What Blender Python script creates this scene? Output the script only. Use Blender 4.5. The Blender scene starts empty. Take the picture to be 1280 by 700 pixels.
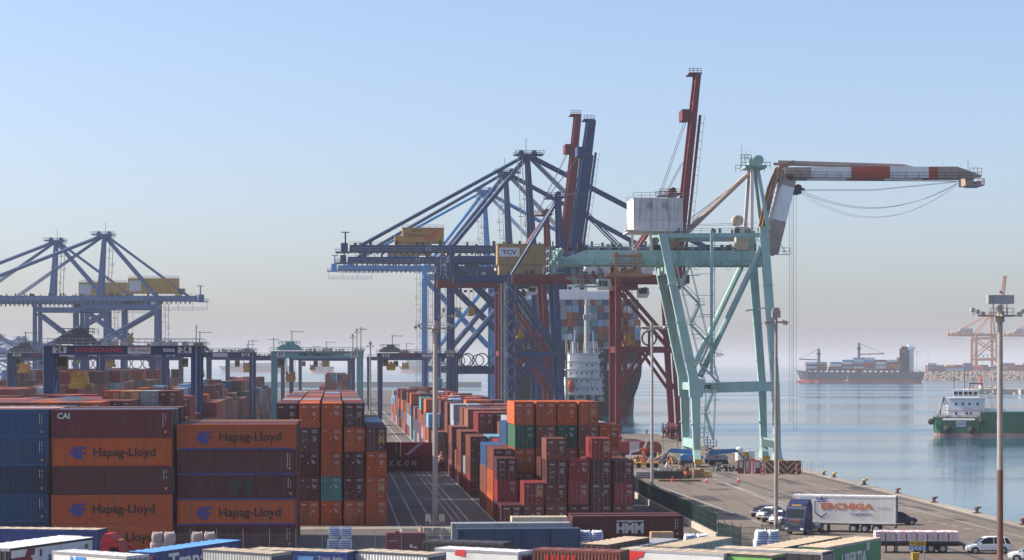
import bpy, math, random
from mathutils import Vector, Matrix
R = math.radians
C = bpy.context.scene.collection
SC = bpy.context.scene

# ------------------------------------------------------------------ camera
F = 2740.0          # focal length in pixels of the 1280 wide photograph
H = 19.2            # eye height above the yard
cam_d = bpy.data.cameras.new("camera")
cam_d.sensor_width = 36.0
cam_d.lens = 36.0 * F / 1280.0
cam_d.shift_y = 105.0 / 1280.0
cam_d.clip_start = 1.0
cam_d.clip_end = 120000.0
cam = bpy.data.objects.new("camera", cam_d)
cam.location = (0, 0, H)
cam.rotation_euler = (R(90), 0, 0)
C.objects.link(cam)
SC.camera = cam

# ------------------------------------------------------------------ light
SUN_EL, SUN_AZ = 37.0, -84.0        # azimuth clockwise from +Y
w = bpy.data.worlds.new("World")
SC.world = w
w.use_nodes = True
nt = w.node_tree
bg = nt.nodes["Background"]
sky = nt.nodes.new("ShaderNodeTexSky")
sky.sky_type = 'NISHITA'
sky.sun_disc = False
sky.sun_elevation = R(SUN_EL)
sky.sun_rotation = R(SUN_AZ)
sky.altitude = 0.0
sky.air_density = 0.85
sky.dust_density = 1.9
sky.ozone_density = 3.5
wb = nt.nodes.new("ShaderNodeMix"); wb.data_type = 'RGBA'; wb.blend_type = 'MULTIPLY'; wb.inputs[0].default_value = 1.0
wb.inputs[7].default_value = (1.045, .98, .985, 1)      # camera white balance
nt.links.new(sky.outputs[0], wb.inputs[6]); nt.links.new(wb.outputs[2], bg.inputs[0])
bg.inputs[1].default_value = 0.15
sun_d = bpy.data.lights.new("sun", 'SUN')
sun_d.energy = 5.0
sun_d.angle = R(0.5)
sun_d.color = (1.0, 0.93, 0.82)
sun = bpy.data.objects.new("sun", sun_d)
sdir = Vector((math.cos(R(SUN_EL)) * math.sin(R(SUN_AZ)), math.cos(R(SUN_EL)) * math.cos(R(SUN_AZ)), math.sin(R(SUN_EL))))
sun.rotation_euler = sdir.to_track_quat('Z', 'Y').to_euler()
C.objects.link(sun)
SC.view_settings.view_transform = 'Standard'
SC.view_settings.look = 'None'
SC.view_settings.exposure = 0.48
SC.view_settings.gamma = 1.0
SC.cycles.volume_bounces = 0
SC.cycles.max_bounces = 6
SC.cycles.diffuse_bounces = 3
SC.cycles.use_denoising = True
HAZE = 0.000105

# ------------------------------------------------------------------ placing
TH = math.atan(222.0 / F)           # the yard runs this far left of the view
PH = math.atan(163.0 / F)           # the old quay
CT, ST = math.cos(TH), math.sin(TH)

def px(x, y, z=0.0):
    """world point at height z seen at pixel x, y"""
    D = (H - z) * F / (y - 455.0)
    return Vector(((x - 640.0) * D / F, D, z))

def pd(x, y, D):
    """world point at depth D seen at pixel x, y"""
    return Vector(((x - 640.0) * D / F, D, H - (y - 455.0) * D / F))

def yard(a, b, z=0.0):
    return Vector((a * CT - b * ST, a * ST + b * CT, z))

def to_yard(p):
    return (p[0] * CT + p[1] * ST, -p[0] * ST + p[1] * CT)

# ------------------------------------------------------------------ mesh builder
class MB:
    def __init__(s):
        s.v, s.f, s.m, s.sm = [], [], [], []
    def face(s, pts, mi=0):
        n = len(s.v)
        s.v += [tuple(p) for p in pts]
        s.f.append(tuple(range(n, n + len(pts))))
        s.m.append(mi)
    def hexa(s, p, mi=0):
        """eight corners: bottom ring 0-3, top ring 4-7"""
        n = len(s.v)
        s.v += [tuple(q) for q in p]
        for f in ((0, 3, 2, 1), (4, 5, 6, 7), (0, 1, 5, 4), (1, 2, 6, 5), (2, 3, 7, 6), (3, 0, 4, 7)):
            s.f.append(tuple(n + i for i in f)); s.m.append(mi)
    def box(s, x0, x1, y0, y1, z0, z1, mi=0):
        s.hexa([(x0, y0, z0), (x1, y0, z0), (x1, y1, z0), (x0, y1, z0),
                (x0, y0, z1), (x1, y0, z1), (x1, y1, z1), (x0, y1, z1)], mi)
    def beam(s, p, q, w, h=None, mi=0, w2=None, h2=None, up=None):
        """rectangular member from p to q, w wide, h deep, tapering to w2 x h2"""
        p, q = Vector(p), Vector(q)
        h = w if h is None else h
        w2 = w if w2 is None else w2
        h2 = h if h2 is None else h2
        d = (q - p).normalized()
        u = Vector(up) if up else (Vector((0, 0, 1)) if abs(d.z) < 0.999 else Vector((1, 0, 0)))
        a = d.cross(u).normalized()
        b = a.cross(d).normalized()
        c = []
        for o, ww, hh in ((p, w, h), (q, w2, h2)):
            for i, j in ((-1, -1), (1, -1), (1, 1), (-1, 1)):
                c.append(o + a * (i * ww / 2) + b * (j * hh / 2))
        s.hexa(c, mi)
    def tube(s, p, q, r, n=6, r2=None, mi=0, caps=True):
        p, q = Vector(p), Vector(q)
        r2 = r if r2 is None else r2
        d = (q - p).normalized()
        u = Vector((0, 0, 1)) if abs(d.z) < 0.95 else Vector((1, 0, 0))
        a = d.cross(u).normalized(); b = a.cross(d)
        k = len(s.v)
        for o, rr in ((p, r), (q, r2)):
            for i in range(n):
                t = 2 * math.pi * i / n
                s.v.append(tuple(o + (a * math.cos(t) + b * math.sin(t)) * rr))
        for i in range(n):
            j = (i + 1) % n
            s.f.append((k + i, k + n + i, k + n + j, k + j)); s.m.append(mi)
        if caps:
            s.f.append(tuple(k + i for i in range(n))); s.m.append(mi)
            s.f.append(tuple(k + n + i for i in range(n - 1, -1, -1))); s.m.append(mi)
    def path(s, pts, r, n=4, mi=0):
        for a, b in zip(pts[:-1], pts[1:]):
            s.tube(a, b, r, n, mi=mi, caps=False)
    def prism(s, pts, off, mi=0):
        """polygon pts (3-D, planar) pushed along off"""
        off = Vector(off); k = len(s.v); n = len(pts)
        s.v += [tuple(p) for p in pts] + [tuple(Vector(p) + off) for p in pts]
        s.f.append(tuple(k + i for i in range(n - 1, -1, -1))); s.m.append(mi)
        s.f.append(tuple(k + n + i for i in range(n))); s.m.append(mi)
        for i in range(n):
            j = (i + 1) % n
            s.f.append((k + i, k + j, k + n + j, k + n + i)); s.m.append(mi)
    def ball(s, c, r, n=8, m=6, mi=0, sz=1.0):
        k = len(s.v); c = Vector(c)
        for i in range(m + 1):
            ph = math.pi * i / m
            for j in range(n):
                t = 2 * math.pi * j / n
                s.v.append((c.x + r * math.sin(ph) * math.cos(t), c.y + r * math.sin(ph) * math.sin(t), c.z + r * sz * math.cos(ph)))
        for i in range(m):
            for j in range(n):
                j2 = (j + 1) % n
                s.f.append((k + i * n + j, k + (i + 1) * n + j, k + (i + 1) * n + j2, k + i * n + j2)); s.m.append(mi)
    def loft(s, rings, mi=0, caps=True, closed=True):
        k = len(s.v); n = len(rings[0])
        for r_ in rings:
            s.v += [tuple(p) for p in r_]
        for i in range(len(rings) - 1):
            for j in range(n if closed else n - 1):
                j2 = (j + 1) % n
                s.f.append((k + i * n + j, k + i * n + j2, k + (i + 1) * n + j2, k + (i + 1) * n + j)); s.m.append(mi)
        if caps:
            s.f.append(tuple(k + j for j in range(n - 1, -1, -1))); s.m.append(mi)
            s.f.append(tuple(k + (len(rings) - 1) * n + j for j in range(n))); s.m.append(mi)
    def rail(s, p, q, h=1.1, step=2.0, r=0.04, mi=0):
        """guard rail from p to q"""
        p, q = Vector(p), Vector(q)
        n = max(1, int((q - p).length / step))
        for z in (h, h * 0.5):
            s.beam(p + Vector((0, 0, z)), q + Vector((0, 0, z)), r * 2, mi=mi)
        for i in range(n + 1):
            o = p.lerp(q, i / n)
            s.beam(o, o + Vector((0, 0, h)), r * 2, mi=mi)
    def mesh(s, name, smooth=False):
        me = bpy.data.meshes.new(name)
        me.from_pydata(s.v, [], s.f)
        me.polygons.foreach_set("material_index", s.m)
        if smooth:
            me.polygons.foreach_set("use_smooth", [True] * len(s.f))
        me.update()
        return me
    def build(s, name, mats, parent=None, smooth=False):
        me = s.mesh(name, smooth)
        for m in (mats if isinstance(mats, (list, tuple)) else [mats]):
            me.materials.append(m)
        return obj(name, me, parent)

def obj(name, data, parent=None):
    o = bpy.data.objects.new(name, data)
    C.objects.link(o)
    if parent is not None:
        o.parent = parent
        KIDS.setdefault(parent.name, []).append(o)
    return o

KIDS = {}
def tag(o, label, cat, group=None):
    o["label"] = label; o["category"] = cat
    if group:
        o["group"] = group
    return o

def thing(name, label, cat, loc=(0, 0, 0), rz=0.0, group=None):
    o = bpy.data.objects.new(name, None)
    o.empty_display_size = 0.5
    C.objects.link(o)
    o.location = loc; o.rotation_euler = (0, 0, rz)
    return tag(o, label, cat, group)

def copy_tree(o, parent=None):
    """a thing with copies of its parts and sub-parts"""
    c = o.copy(); C.objects.link(c)
    if parent is not None:
        c.parent = parent
        KIDS.setdefault(parent.name, []).append(c)
    for ch in KIDS.get(o.name, []):
        copy_tree(ch, c)
    return c

def text(string, size, mat, parent, loc, rot=(R(90), 0, 0), name="lettering", sx=1.0, align='CENTER', bold=0.0, width=None, height=None, shear=0.0):
    cu = bpy.data.curves.new("lettering", 'FONT')
    cu.body = string; cu.size = size
    cu.align_x = align; cu.align_y = 'CENTER'
    cu.extrude = 0.006; cu.resolution_u = 2
    cu.offset = bold; cu.shear = shear
    t = bpy.data.objects.new("lettering_source", cu)
    me = bpy.data.meshes.new_from_object(t)
    bpy.data.objects.remove(t); bpy.data.curves.remove(cu)
    me.materials.clear(); me.materials.append(mat)
    if width or height:                 # fit the lettering to a measured size
        xs = [v.co.x for v in me.vertices]; ys = [v.co.y for v in me.vertices]
        fx = width / (max(xs) - min(xs)) if width else None
        fy = height / (max(ys) - min(ys)) if height else None
        fx = fx or fy; fy = fy or fx
        cx, cy = (max(xs) + min(xs)) / 2, (max(ys) + min(ys)) / 2
        for v in me.vertices:
            v.co.x = (v.co.x - (cx if align == 'CENTER' else min(xs))) * fx; v.co.y = (v.co.y - cy) * fy
    o = obj(name, me, parent)
    o.location = loc; o.rotation_euler = rot; o.scale = (sx, 1, 1)
    return o

# ------------------------------------------------------------------ materials
def newmat(name):
    m = bpy.data.materials.new(name); m.use_nodes = True
    return m, m.node_tree, m.node_tree.nodes["Principled BSDF"]

def N(t, kind, **kw):
    n = t.nodes.new(kind)
    for k, v in kw.items():
        if k.startswith("i_"):
            n.inputs[int(k[2:]) if k[2:].isdigit() else k[2:]].default_value = v
        else:
            setattr(n, k, v)
    return n

def paint(name, col, rough=0.5, wear=0.35, dirt=(0.10, 0.07, 0.05), scale=1.0, var=0.10, spec=0.35, metal=0.0):
    """weathered paint: object to object variation, vertical streaks, blotches, chalking"""
    m, t, b = newmat(name)
    tc = N(t, "ShaderNodeTexCoord")
    oi = N(t, "ShaderNodeObjectInfo")
    add = N(t, "ShaderNodeVectorMath", operation='ADD')
    sc3 = N(t, "ShaderNodeVectorMath", operation='SCALE'); sc3.inputs[3].default_value = 1.0
    cmb = N(t, "ShaderNodeCombineXYZ")
    mul = N(t, "ShaderNodeMath", operation='MULTIPLY'); mul.inputs[1].default_value = 57.0
    t.links.new(oi.outputs["Random"], mul.inputs[0])
    t.links.new(mul.outputs[0], cmb.inputs[0]); t.links.new(mul.outputs[0], cmb.inputs[1])
    t.links.new(tc.outputs["Object"], add.inputs[0]); t.links.new(cmb.outputs[0], add.inputs[1])
    mp = N(t, "ShaderNodeMapping"); mp.inputs["Scale"].default_value = (1.7 * scale, 1.7 * scale, 0.16 * scale)
    t.links.new(add.outputs[0], mp.inputs[0])
    n1 = N(t, "ShaderNodeTexNoise"); n1.inputs["Scale"].default_value = 1.0; n1.inputs["Detail"].default_value = 6.0
    t.links.new(mp.outputs[0], n1.inputs["Vector"])
    n2 = N(t, "ShaderNodeTexNoise"); n2.inputs["Scale"].default_value = 0.55 * scale; n2.inputs["Detail"].default_value = 5.0
    t.links.new(add.outputs[0], n2.inputs["Vector"])
    r1 = N(t, "ShaderNodeValToRGB"); r1.color_ramp.elements[0].position = 0.52; r1.color_ramp.elements[1].position = 0.74
    t.links.new(n1.outputs[0], r1.inputs[0])
    f1 = N(t, "ShaderNodeMath", operation='MULTIPLY'); f1.inputs[1].default_value = wear
    t.links.new(r1.outputs[0], f1.inputs[0])
    mx = N(t, "ShaderNodeMix", data_type='RGBA'); mx.inputs[6].default_value = (*col, 1); mx.inputs[7].default_value = (*dirt, 1)
    t.links.new(f1.outputs[0], mx.inputs[0])
    # faded blotches and per-object value
    hs = N(t, "ShaderNodeHueSaturation")
    mr = N(t, "ShaderNodeMapRange"); mr.inputs[3].default_value = 0.78; mr.inputs[4].default_value = 1.22
    t.links.new(n2.outputs[0], mr.inputs[0])
    mr2 = N(t, "ShaderNodeMapRange"); mr2.inputs[3].default_value = 1 - var; mr2.inputs[4].default_value = 1 + var
    t.links.new(oi.outputs["Random"], mr2.inputs[0])
    mm = N(t, "ShaderNodeMath", operation='MULTIPLY')
    t.links.new(mr.outputs[0], mm.inputs[0]); t.links.new(mr2.outputs[0], mm.inputs[1])
    t.links.new(mm.outputs[0], hs.inputs["Value"])
    t.links.new(mx.outputs[2], hs.inputs["Color"])
    # rust blooms and chalky fading on top of the streaks
    n3 = N(t, "ShaderNodeTexNoise"); n3.inputs["Scale"].default_value = 1.9 * scale; n3.inputs["Detail"].default_value = 9.0; n3.inputs["Roughness"].default_value = .72
    t.links.new(add.outputs[0], n3.inputs["Vector"])
    r3 = N(t, "ShaderNodeValToRGB"); r3.color_ramp.elements[0].position = .60; r3.color_ramp.elements[1].position = .70
    t.links.new(n3.outputs[0], r3.inputs[0])
    f3 = N(t, "ShaderNodeMath", operation='MULTIPLY'); f3.inputs[1].default_value = wear * .8
    t.links.new(r3.outputs[0], f3.inputs[0])
    mx3 = N(t, "ShaderNodeMix", data_type='RGBA'); mx3.inputs[7].default_value = (dirt[0] * 1.1, dirt[1] * .8, dirt[2] * .7, 1)
    t.links.new(f3.outputs[0], mx3.inputs[0]); t.links.new(hs.outputs[0], mx3.inputs[6])
    fade = N(t, "ShaderNodeMix", data_type='RGBA'); fade.inputs[7].default_value = (.05 + col[0] * 1.5, .05 + col[1] * 1.5, .05 + col[2] * 1.5, 1)
    fr = N(t, "ShaderNodeMath", operation='MULTIPLY'); fr.inputs[1].default_value = .45 * min(1.0, wear * 1.6)
    sq = N(t, "ShaderNodeMath", operation='POWER'); sq.inputs[1].default_value = 2.0
    m7 = N(t, "ShaderNodeMath", operation='FRACT'); m8 = N(t, "ShaderNodeMath", operation='MULTIPLY'); m8.inputs[1].default_value = 7.31
    t.links.new(oi.outputs["Random"], m8.inputs[0]); t.links.new(m8.outputs[0], m7.inputs[0]); t.links.new(m7.outputs[0], sq.inputs[0]); t.links.new(sq.outputs[0], fr.inputs[0])
    t.links.new(fr.outputs[0], fade.inputs[0]); t.links.new(mx3.outputs[2], fade.inputs[6])
    t.links.new(fade.outputs[2], b.inputs["Base Color"])
    rr = N(t, "ShaderNodeMapRange"); rr.inputs[3].default_value = rough - 0.12; rr.inputs[4].default_value = rough + 0.2
    t.links.new(n2.outputs[0], rr.inputs[0]); t.links.new(rr.outputs[0], b.inputs["Roughness"])
    b.inputs["Specular IOR Level"].default_value = spec
    b.inputs["Metallic"].default_value = metal
    return m

def flat(name, col, rough=0.6, metal=0.0, emit=None):
    m, t, b = newmat(name)
    b.inputs["Base Color"].default_value = (*col, 1)
    b.inputs["Roughness"].default_value = rough
    b.inputs["Metallic"].default_value = metal
    return m

M = {}
for k, c in dict(orange=(.39, .072, .014), maroon=(.082, .017, .020), brown=(.15, .040, .028), red=(.22, .022, .022), wine=(.115, .018, .026),
                 blue=(.014, .068, .165), navy=(.012, .038, .090), green=(.02, .095, .05), grey=(.26, .28, .30),
                 sky=(.16, .34, .50), white=(.66, .66, .64), teal=(.06, .22, .21), rust=(.20, .062, .040),
                 tan=(.42, .24, .10), cream=(.55, .46, .32)).items():
    M[k] = paint("container_" + k, c, rough=.55, wear=.6, var=.17)
M["rod"] = flat("zinc_rod", (.20, .19, .185), .5, .2)
M["cast"] = paint("corner_steel", (.12, .09, .08), .6)
M["wdecal"] = flat("white_print", (.60, .60, .60), .6)
M["ydecal"] = flat("yellow_print", (.55, .30, .03), .6)
M["rdecal"] = flat("red_print", (.62, .03, .03), .6)
M["odecal"] = flat("orange_red_print", (.60, .13, .03), .6)
M["bdecal"] = flat("blue_print", (.03, .05, .25), .6)
M["cdecal"] = flat("cyan_print", (.05, .25, .62), .6)
M["kdecal"] = flat("black_print", (.015, .015, .018), .6)
M["gdecal"] = flat("grey_print", (.45, .46, .47), .6)
M["crane_blue"] = paint("crane_blue", (.009, .046, .135), .45, .3, dirt=(.05, .055, .075), scale=.35)
M["crane_navy"] = paint("crane_navy", (.014, .030, .11), .45, .3, dirt=(.05, .05, .06), scale=.35)
M["crane_light"] = paint("crane_light_blue", (.045, .23, .48), .45, .25, scale=.35)
M["crane_aqua"] = paint("crane_aqua", (.255, .40, .368), .6, .7, dirt=(.22, .15, .11), scale=.6)
M["crane_red"] = paint("crane_red", (.165, .022, .030), .5, .3, dirt=(.10, .03, .02), scale=.4)
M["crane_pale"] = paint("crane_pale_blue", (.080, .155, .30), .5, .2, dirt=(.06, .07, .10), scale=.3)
M["crane_orange"] = paint("crane_orange", (.42, .17, .07), .5, .2, scale=.3)
M["rtg_navy"] = paint("gantry_navy", (.011, .042, .125), .42, .25, dirt=(.04, .045, .06), scale=.5)
M["rtg_aqua"] = paint("gantry_aqua", (.11, .29, .31), .45, .3, scale=.5)
M["yellow"] = paint("plant_yellow", (.62, .33, .03), .5, .3)
M["house_y"] = paint("house_yellow", (.47, .27, .065), .5, .35, scale=.6)
M["house_tan"] = paint("house_tan", (.36, .225, .09), .5, .4, scale=.6)
M["spreader"] = paint("spreader_yellow", (.42, .24, .03), .5, .7)
M["galv"] = paint("galvanised", (.36, .36, .36), .5, .3, metal=.3)
M["mast"] = paint("mast_steel", (.33, .29, .26), .5, .6, dirt=(.20, .11, .06), metal=.1)
M["rusty"] = paint("rusty_steel", (.30, .15, .09), .65, .6)
M["dark"] = paint("dark_steel", (.04, .04, .045), .5, .3)
M["black"] = flat("black_rubber", (.018, .018, .018), .8)
M["white_st"] = paint("white_steel", (.72, .71, .69), .5, .35, dirt=(.42, .30, .20), scale=.7, var=.04)
M["house_white"] = paint("house_white", (.62, .61, .60), .55, .8, dirt=(.40, .27, .19), scale=1.1, var=.04)
M["pinkwhite"] = paint("faded_white", (.62, .55, .53), .55, .3, scale=.7)
M["offred"] = paint("boom_red", (.42, .07, .04), .5, .35, scale=.8)
M["bare"] = paint("bare_primer", (.36, .27, .22), .6, .5, dirt=(.25, .12, .06), scale=.8)
M["conc"] = paint("cast_concrete", (.42, .37, .30), .8, .35, dirt=(.2, .17, .14))
M["glass"] = flat("dark_glass", (.012, .018, .022), .12); M["glass"].node_tree.nodes["Principled BSDF"].inputs["Specular IOR Level"].default_value = .3
M["steelrope"] = flat("wire_rope", (.20, .20, .21), .6, .2)
M["ropewhite"] = flat("grey_rope", (.35, .36, .38), .6)
def cm(k):
    return M[k]
# ------------------------------------------------------------------ setting
def struct(o):
    o["kind"] = "structure"
    return o

def ground_mat(name, c0, c1, rough=.85, stains=(.05, .045, .04), sc=1.0, amt=.5):
    m, t, b = newmat(name)
    tc = N(t, "ShaderNodeTexCoord")
    n1 = N(t, "ShaderNodeTexNoise"); n1.inputs["Scale"].default_value = .03 * sc; n1.inputs["Detail"].default_value = 8
    n2 = N(t, "ShaderNodeTexNoise"); n2.inputs["Scale"].default_value = .9 * sc; n2.inputs["Detail"].default_value = 6
    mp = N(t, "ShaderNodeMapping"); mp.inputs["Scale"].default_value = (.55 * sc, .035 * sc, 1)
    mp.inputs["Rotation"].default_value = (0, 0, -.08)
    n3 = N(t, "ShaderNodeTexNoise"); n3.inputs["Scale"].default_value = 1; n3.inputs["Detail"].default_value = 5
    for n in (n1, n2):
        t.links.new(tc.outputs["Object"], n.inputs["Vector"])
    t.links.new(tc.outputs["Object"], mp.inputs[0]); t.links.new(mp.outputs[0], n3.inputs["Vector"])
    mx = N(t, "ShaderNodeMix", data_type='RGBA'); mx.inputs[6].default_value = (*c0, 1); mx.inputs[7].default_value = (*c1, 1)
    r = N(t, "ShaderNodeValToRGB"); r.color_ramp.elements[0].position = .38; r.color_ramp.elements[1].position = .66
    t.links.new(n1.outputs[0], r.inputs[0]); t.links.new(r.outputs[0], mx.inputs[0])
    mx2 = N(t, "ShaderNodeMix", data_type='RGBA'); mx2.inputs[7].default_value = (*stains, 1)
    r2 = N(t, "ShaderNodeValToRGB"); r2.color_ramp.elements[0].position = .54; r2.color_ramp.elements[1].position = .74
    t.links.new(n3.outputs[0], r2.inputs[0])
    f = N(t, "ShaderNodeMath", operation='MULTIPLY'); f.inputs[1].default_value = amt
    t.links.new(r2.outputs[0], f.inputs[0]); t.links.new(f.outputs[0], mx2.inputs[0]); t.links.new(mx.outputs[2], mx2.inputs[6])
    nv = N(t, "ShaderNodeTexVoronoi"); nv.inputs["Scale"].default_value = .11 * sc
    nw = N(t, "ShaderNodeTexNoise"); nw.inputs["Scale"].default_value = .35 * sc; nw.inputs["Detail"].default_value = 4
    t.links.new(tc.outputs["Object"], nw.inputs["Vector"])
    vm = N(t, "ShaderNodeVectorMath", operation='MULTIPLY_ADD'); vm.inputs[1].default_value = (5, 5, 0)
    t.links.new(nw.outputs["Color"], vm.inputs[0]); t.links.new(tc.outputs["Object"], vm.inputs[2]); t.links.new(vm.outputs[0], nv.inputs["Vector"])
    rv = N(t, "ShaderNodeValToRGB"); rv.color_ramp.elements[0].position = .06; rv.color_ramp.elements[0].color = (1, 1, 1, 1); rv.color_ramp.elements[1].position = .30; rv.color_ramp.elements[1].color = (0, 0, 0, 1)
    t.links.new(nv.outputs["Distance"], rv.inputs[0])
    fo = N(t, "ShaderNodeMath", operation='MULTIPLY'); fo.inputs[1].default_value = .55 * amt
    t.links.new(rv.outputs[0], fo.inputs[0])
    mx4 = N(t, "ShaderNodeMix", data_type='RGBA'); mx4.inputs[7].default_value = (*stains, 1)
    t.links.new(fo.outputs[0], mx4.inputs[0]); t.links.new(mx2.outputs[2], mx4.inputs[6]); mx2 = mx4
    hs = N(t, "ShaderNodeHueSaturation"); mr = N(t, "ShaderNodeMapRange"); mr.inputs[3].default_value = .8; mr.inputs[4].default_value = 1.2
    t.links.new(n2.outputs[0], mr.inputs[0]); t.links.new(mr.outputs[0], hs.inputs["Value"]); t.links.new(mx2.outputs[2], hs.inputs["Color"])
    t.links.new(hs.outputs[0], b.inputs["Base Color"])
    b.inputs["Roughness"].default_value = rough
    b.inputs["Specular IOR Level"].default_value = .25
    return m

M["asphalt"] = ground_mat("worn_asphalt", (.168, .133, .103), (.225, .181, .143))
M["yardtar"] = ground_mat("yard_asphalt", (.105, .090, .080), (.155, .133, .115))
M["quaycon"] = ground_mat("quay_concrete", (.28, .245, .205), (.37, .33, .28), amt=.35)
M["line"] = ground_mat("worn_road_paint", (.30, .29, .27), (.46, .44, .41), amt=.8, sc=3)
M["rock"] = paint("breakwater_rock", (.34, .27, .21), .9, .3, scale=.5, var=.3)

# water
m, t, b = newmat("harbour_water")
b.inputs["Base Color"].default_value = (.034, .115, .185, 1)
b.inputs["IOR"].default_value = 1.33
tc = N(t, "ShaderNodeTexCoord")
mp = N(t, "ShaderNodeMapping"); mp.inputs["Scale"].default_value = (.0016, .011, 1)
t.links.new(tc.outputs["Object"], mp.inputs[0])
big = N(t, "ShaderNodeTexNoise"); big.inputs["Scale"].default_value = 1; big.inputs["Detail"].default_value = 5
t.links.new(mp.outputs[0], big.inputs["Vector"])
rp = N(t, "ShaderNodeValToRGB"); rp.color_ramp.elements[0].position = .42; rp.color_ramp.elements[1].position = .62
t.links.new(big.outputs[0], rp.inputs[0])
mp2 = N(t, "ShaderNodeMapping"); mp2.inputs["Scale"].default_value = (.35, .75, 1)
t.links.new(tc.outputs["Object"], mp2.inputs[0])
rip = N(t, "ShaderNodeTexNoise"); rip.inputs["Scale"].default_value = 1; rip.inputs["Detail"].default_value = 4
t.links.new(mp2.outputs[0], rip.inputs["Vector"])
st = N(t, "ShaderNodeMapRange"); st.inputs[3].default_value = .10; st.inputs[4].default_value = .55
t.links.new(rp.outputs[0], st.inputs[0])
bp = N(t, "ShaderNodeBump"); bp.inputs["Distance"].default_value = .30
t.links.new(st.outputs[0], bp.inputs["Strength"]); t.links.new(rip.outputs[0], bp.inputs["Height"])
t.links.new(bp.outputs[0], b.inputs["Normal"])
ro = N(t, "ShaderNodeMapRange"); ro.inputs[3].default_value = .04; ro.inputs[4].default_value = .18
t.links.new(rp.outputs[0], ro.inputs[0]); t.links.new(ro.outputs[0], b.inputs["Roughness"])
M["water"] = m

WZ = -2.6
mb = MB()
mb.face([(-30000, -300, WZ), (30000, -300, WZ), (30000, 45000, WZ), (-30000, 45000, WZ)])
struct(mb.build("water", M["water"]))

def quay_x(D):               # edge of the old quay
    return -163.0 / F * D + 76.95
NE = 70.5                    # edge of the new quay, yard frame
c0 = Vector((quay_x(60), 60, 0)); c1 = Vector((quay_x(598), 598, 0))
bb = to_yard(c1)[1]
c2 = yard(NE, bb); c3 = yard(NE, 1590); c4 = yard(-183, 1590); c5 = yard(-183, 60)
poly = [c5, c0, c1, c2, c3, c4]
mb = MB()
mb.prism([Vector((p.x, p.y, -6)) for p in poly], (0, 0, 6))
struct(mb.build("yard_ground", M["yardtar"]))
# the open quay beside the old crane: its own surface, a few millimetres up
fen = [px(786, 600), px(892, 659), px(1000, 700)]       # foot of the fence between yard and quay
f0, f1 = px(786, 600), px(893, 662)
fd = (f1 - f0).normalized()
fa = f0 - fd * 300.0; fb = f0 + fd * 250.0
qs = []
mb = MB()
K0 = px(700, 546)
mb.face([(-20 + 60, 90, .004), (quay_x(90), 90, .004), (quay_x(597.5), 597.5, .004), (K0.x - 6, 597.5, .004), (f0.x + 1, f0.y, .004), (f1.x + 1, f1.y, .004)])
struct(mb.build("quay_apron", M["asphalt"]))
# coping
mb = MB()
def strip(mb, D0, D1, o0, o1, z0, z1):
    mb.hexa([(quay_x(D0) + o0, D0, z0), (quay_x(D0) + o1, D0, z0), (quay_x(D1) + o1, D1, z0), (quay_x(D1) + o0, D1, z0),
             (quay_x(D0) + o0, D0, z1), (quay_x(D0) + o1, D0, z1), (quay_x(D1) + o1, D1, z1), (quay_x(D1) + o0, D1, z1)])
D = 90.0
while D < 590:
    strip(mb, D + .04, D + 11.0, -1.5, .06 + random.Random(int(D)).uniform(0, .04), -1.6, .10)
    D += 11.06
mb.hexa([tuple(p) for p in (c2 + Vector((0, -1.4, -1.6)), c1 + Vector((-1.5, -1.4, -1.6)), c1 + Vector((-1.5, .05, -1.6)), c2 + Vector((0, .05, -1.6)),
                           c2 + Vector((0, -1.4, .1)), c1 + Vector((-1.5, -1.4, .1)), c1 + Vector((-1.5, .05, .1)), c2 + Vector((0, .05, .1)))])
struct(mb.build("quay_coping", M["quaycon"]))

# painted lines, in the yard frame
mb = MB()
def yline(a0, b0, a1, b1, wd, z=.008):
    p, q = yard(a0, b0, z), yard(a1, b1, z)
    n = (q - p).normalized(); s_ = Vector((-n.y, n.x, 0)) * (wd / 2)
    mb.face([p - s_, q - s_, q + s_, p + s_])
for (x, y, z2) in ((523, 660, 0), (536.6, 647, 0), (617, 650, 0), (500, 660, 0), (585, 650, 0)):
    a, b_ = to_yard(px(x, y))
    yline(a, 225, a, 1300, .28)
a, b_ = to_yard(px(575, 650)); yline(a, 225, a, 600, .2)
a, b_ = to_yard(px(566, 650)); yline(a, 225, a, 420, .2)
for a_ in (-7.9, -12, -16.2, -21.9, -17.2):
    yline(a_, 225, a_, 1500, .25)
for b_ in (300, 345, 520, 640):
    yline(7.2, b_, 19.0, b_, .3, .010)
# quay markings
def qline(x0, y0, x1, y1, wd):
    p, q = px(x0, y0), px(x1, y1); p.z = q.z = .010
    n = (q - p).normalized(); s_ = Vector((-n.y, n.x, 0)) * (wd / 2)
    mb.face([p - s_, q - s_, q + s_, p + s_])
qline(818, 606, 955, 655, .30); qline(893, 599, 1000, 641, .30); qline(896, 600, 1010, 640, .22)
qline(1000, 601, 1280, 672, .2)
for i in range(9):
    x = 1112 + i * 15.5
    qline(x, 643 + i * 2.9, x + 9, 643.6 + i * 2.9, .45)
for i in range(8):
    qline(880 + i * 13, 611 + i * 3.6, 930 + i * 14, 608.5 + i * 3.6, .14)
struct(mb.build("painted_lines", M["line"]))

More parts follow.
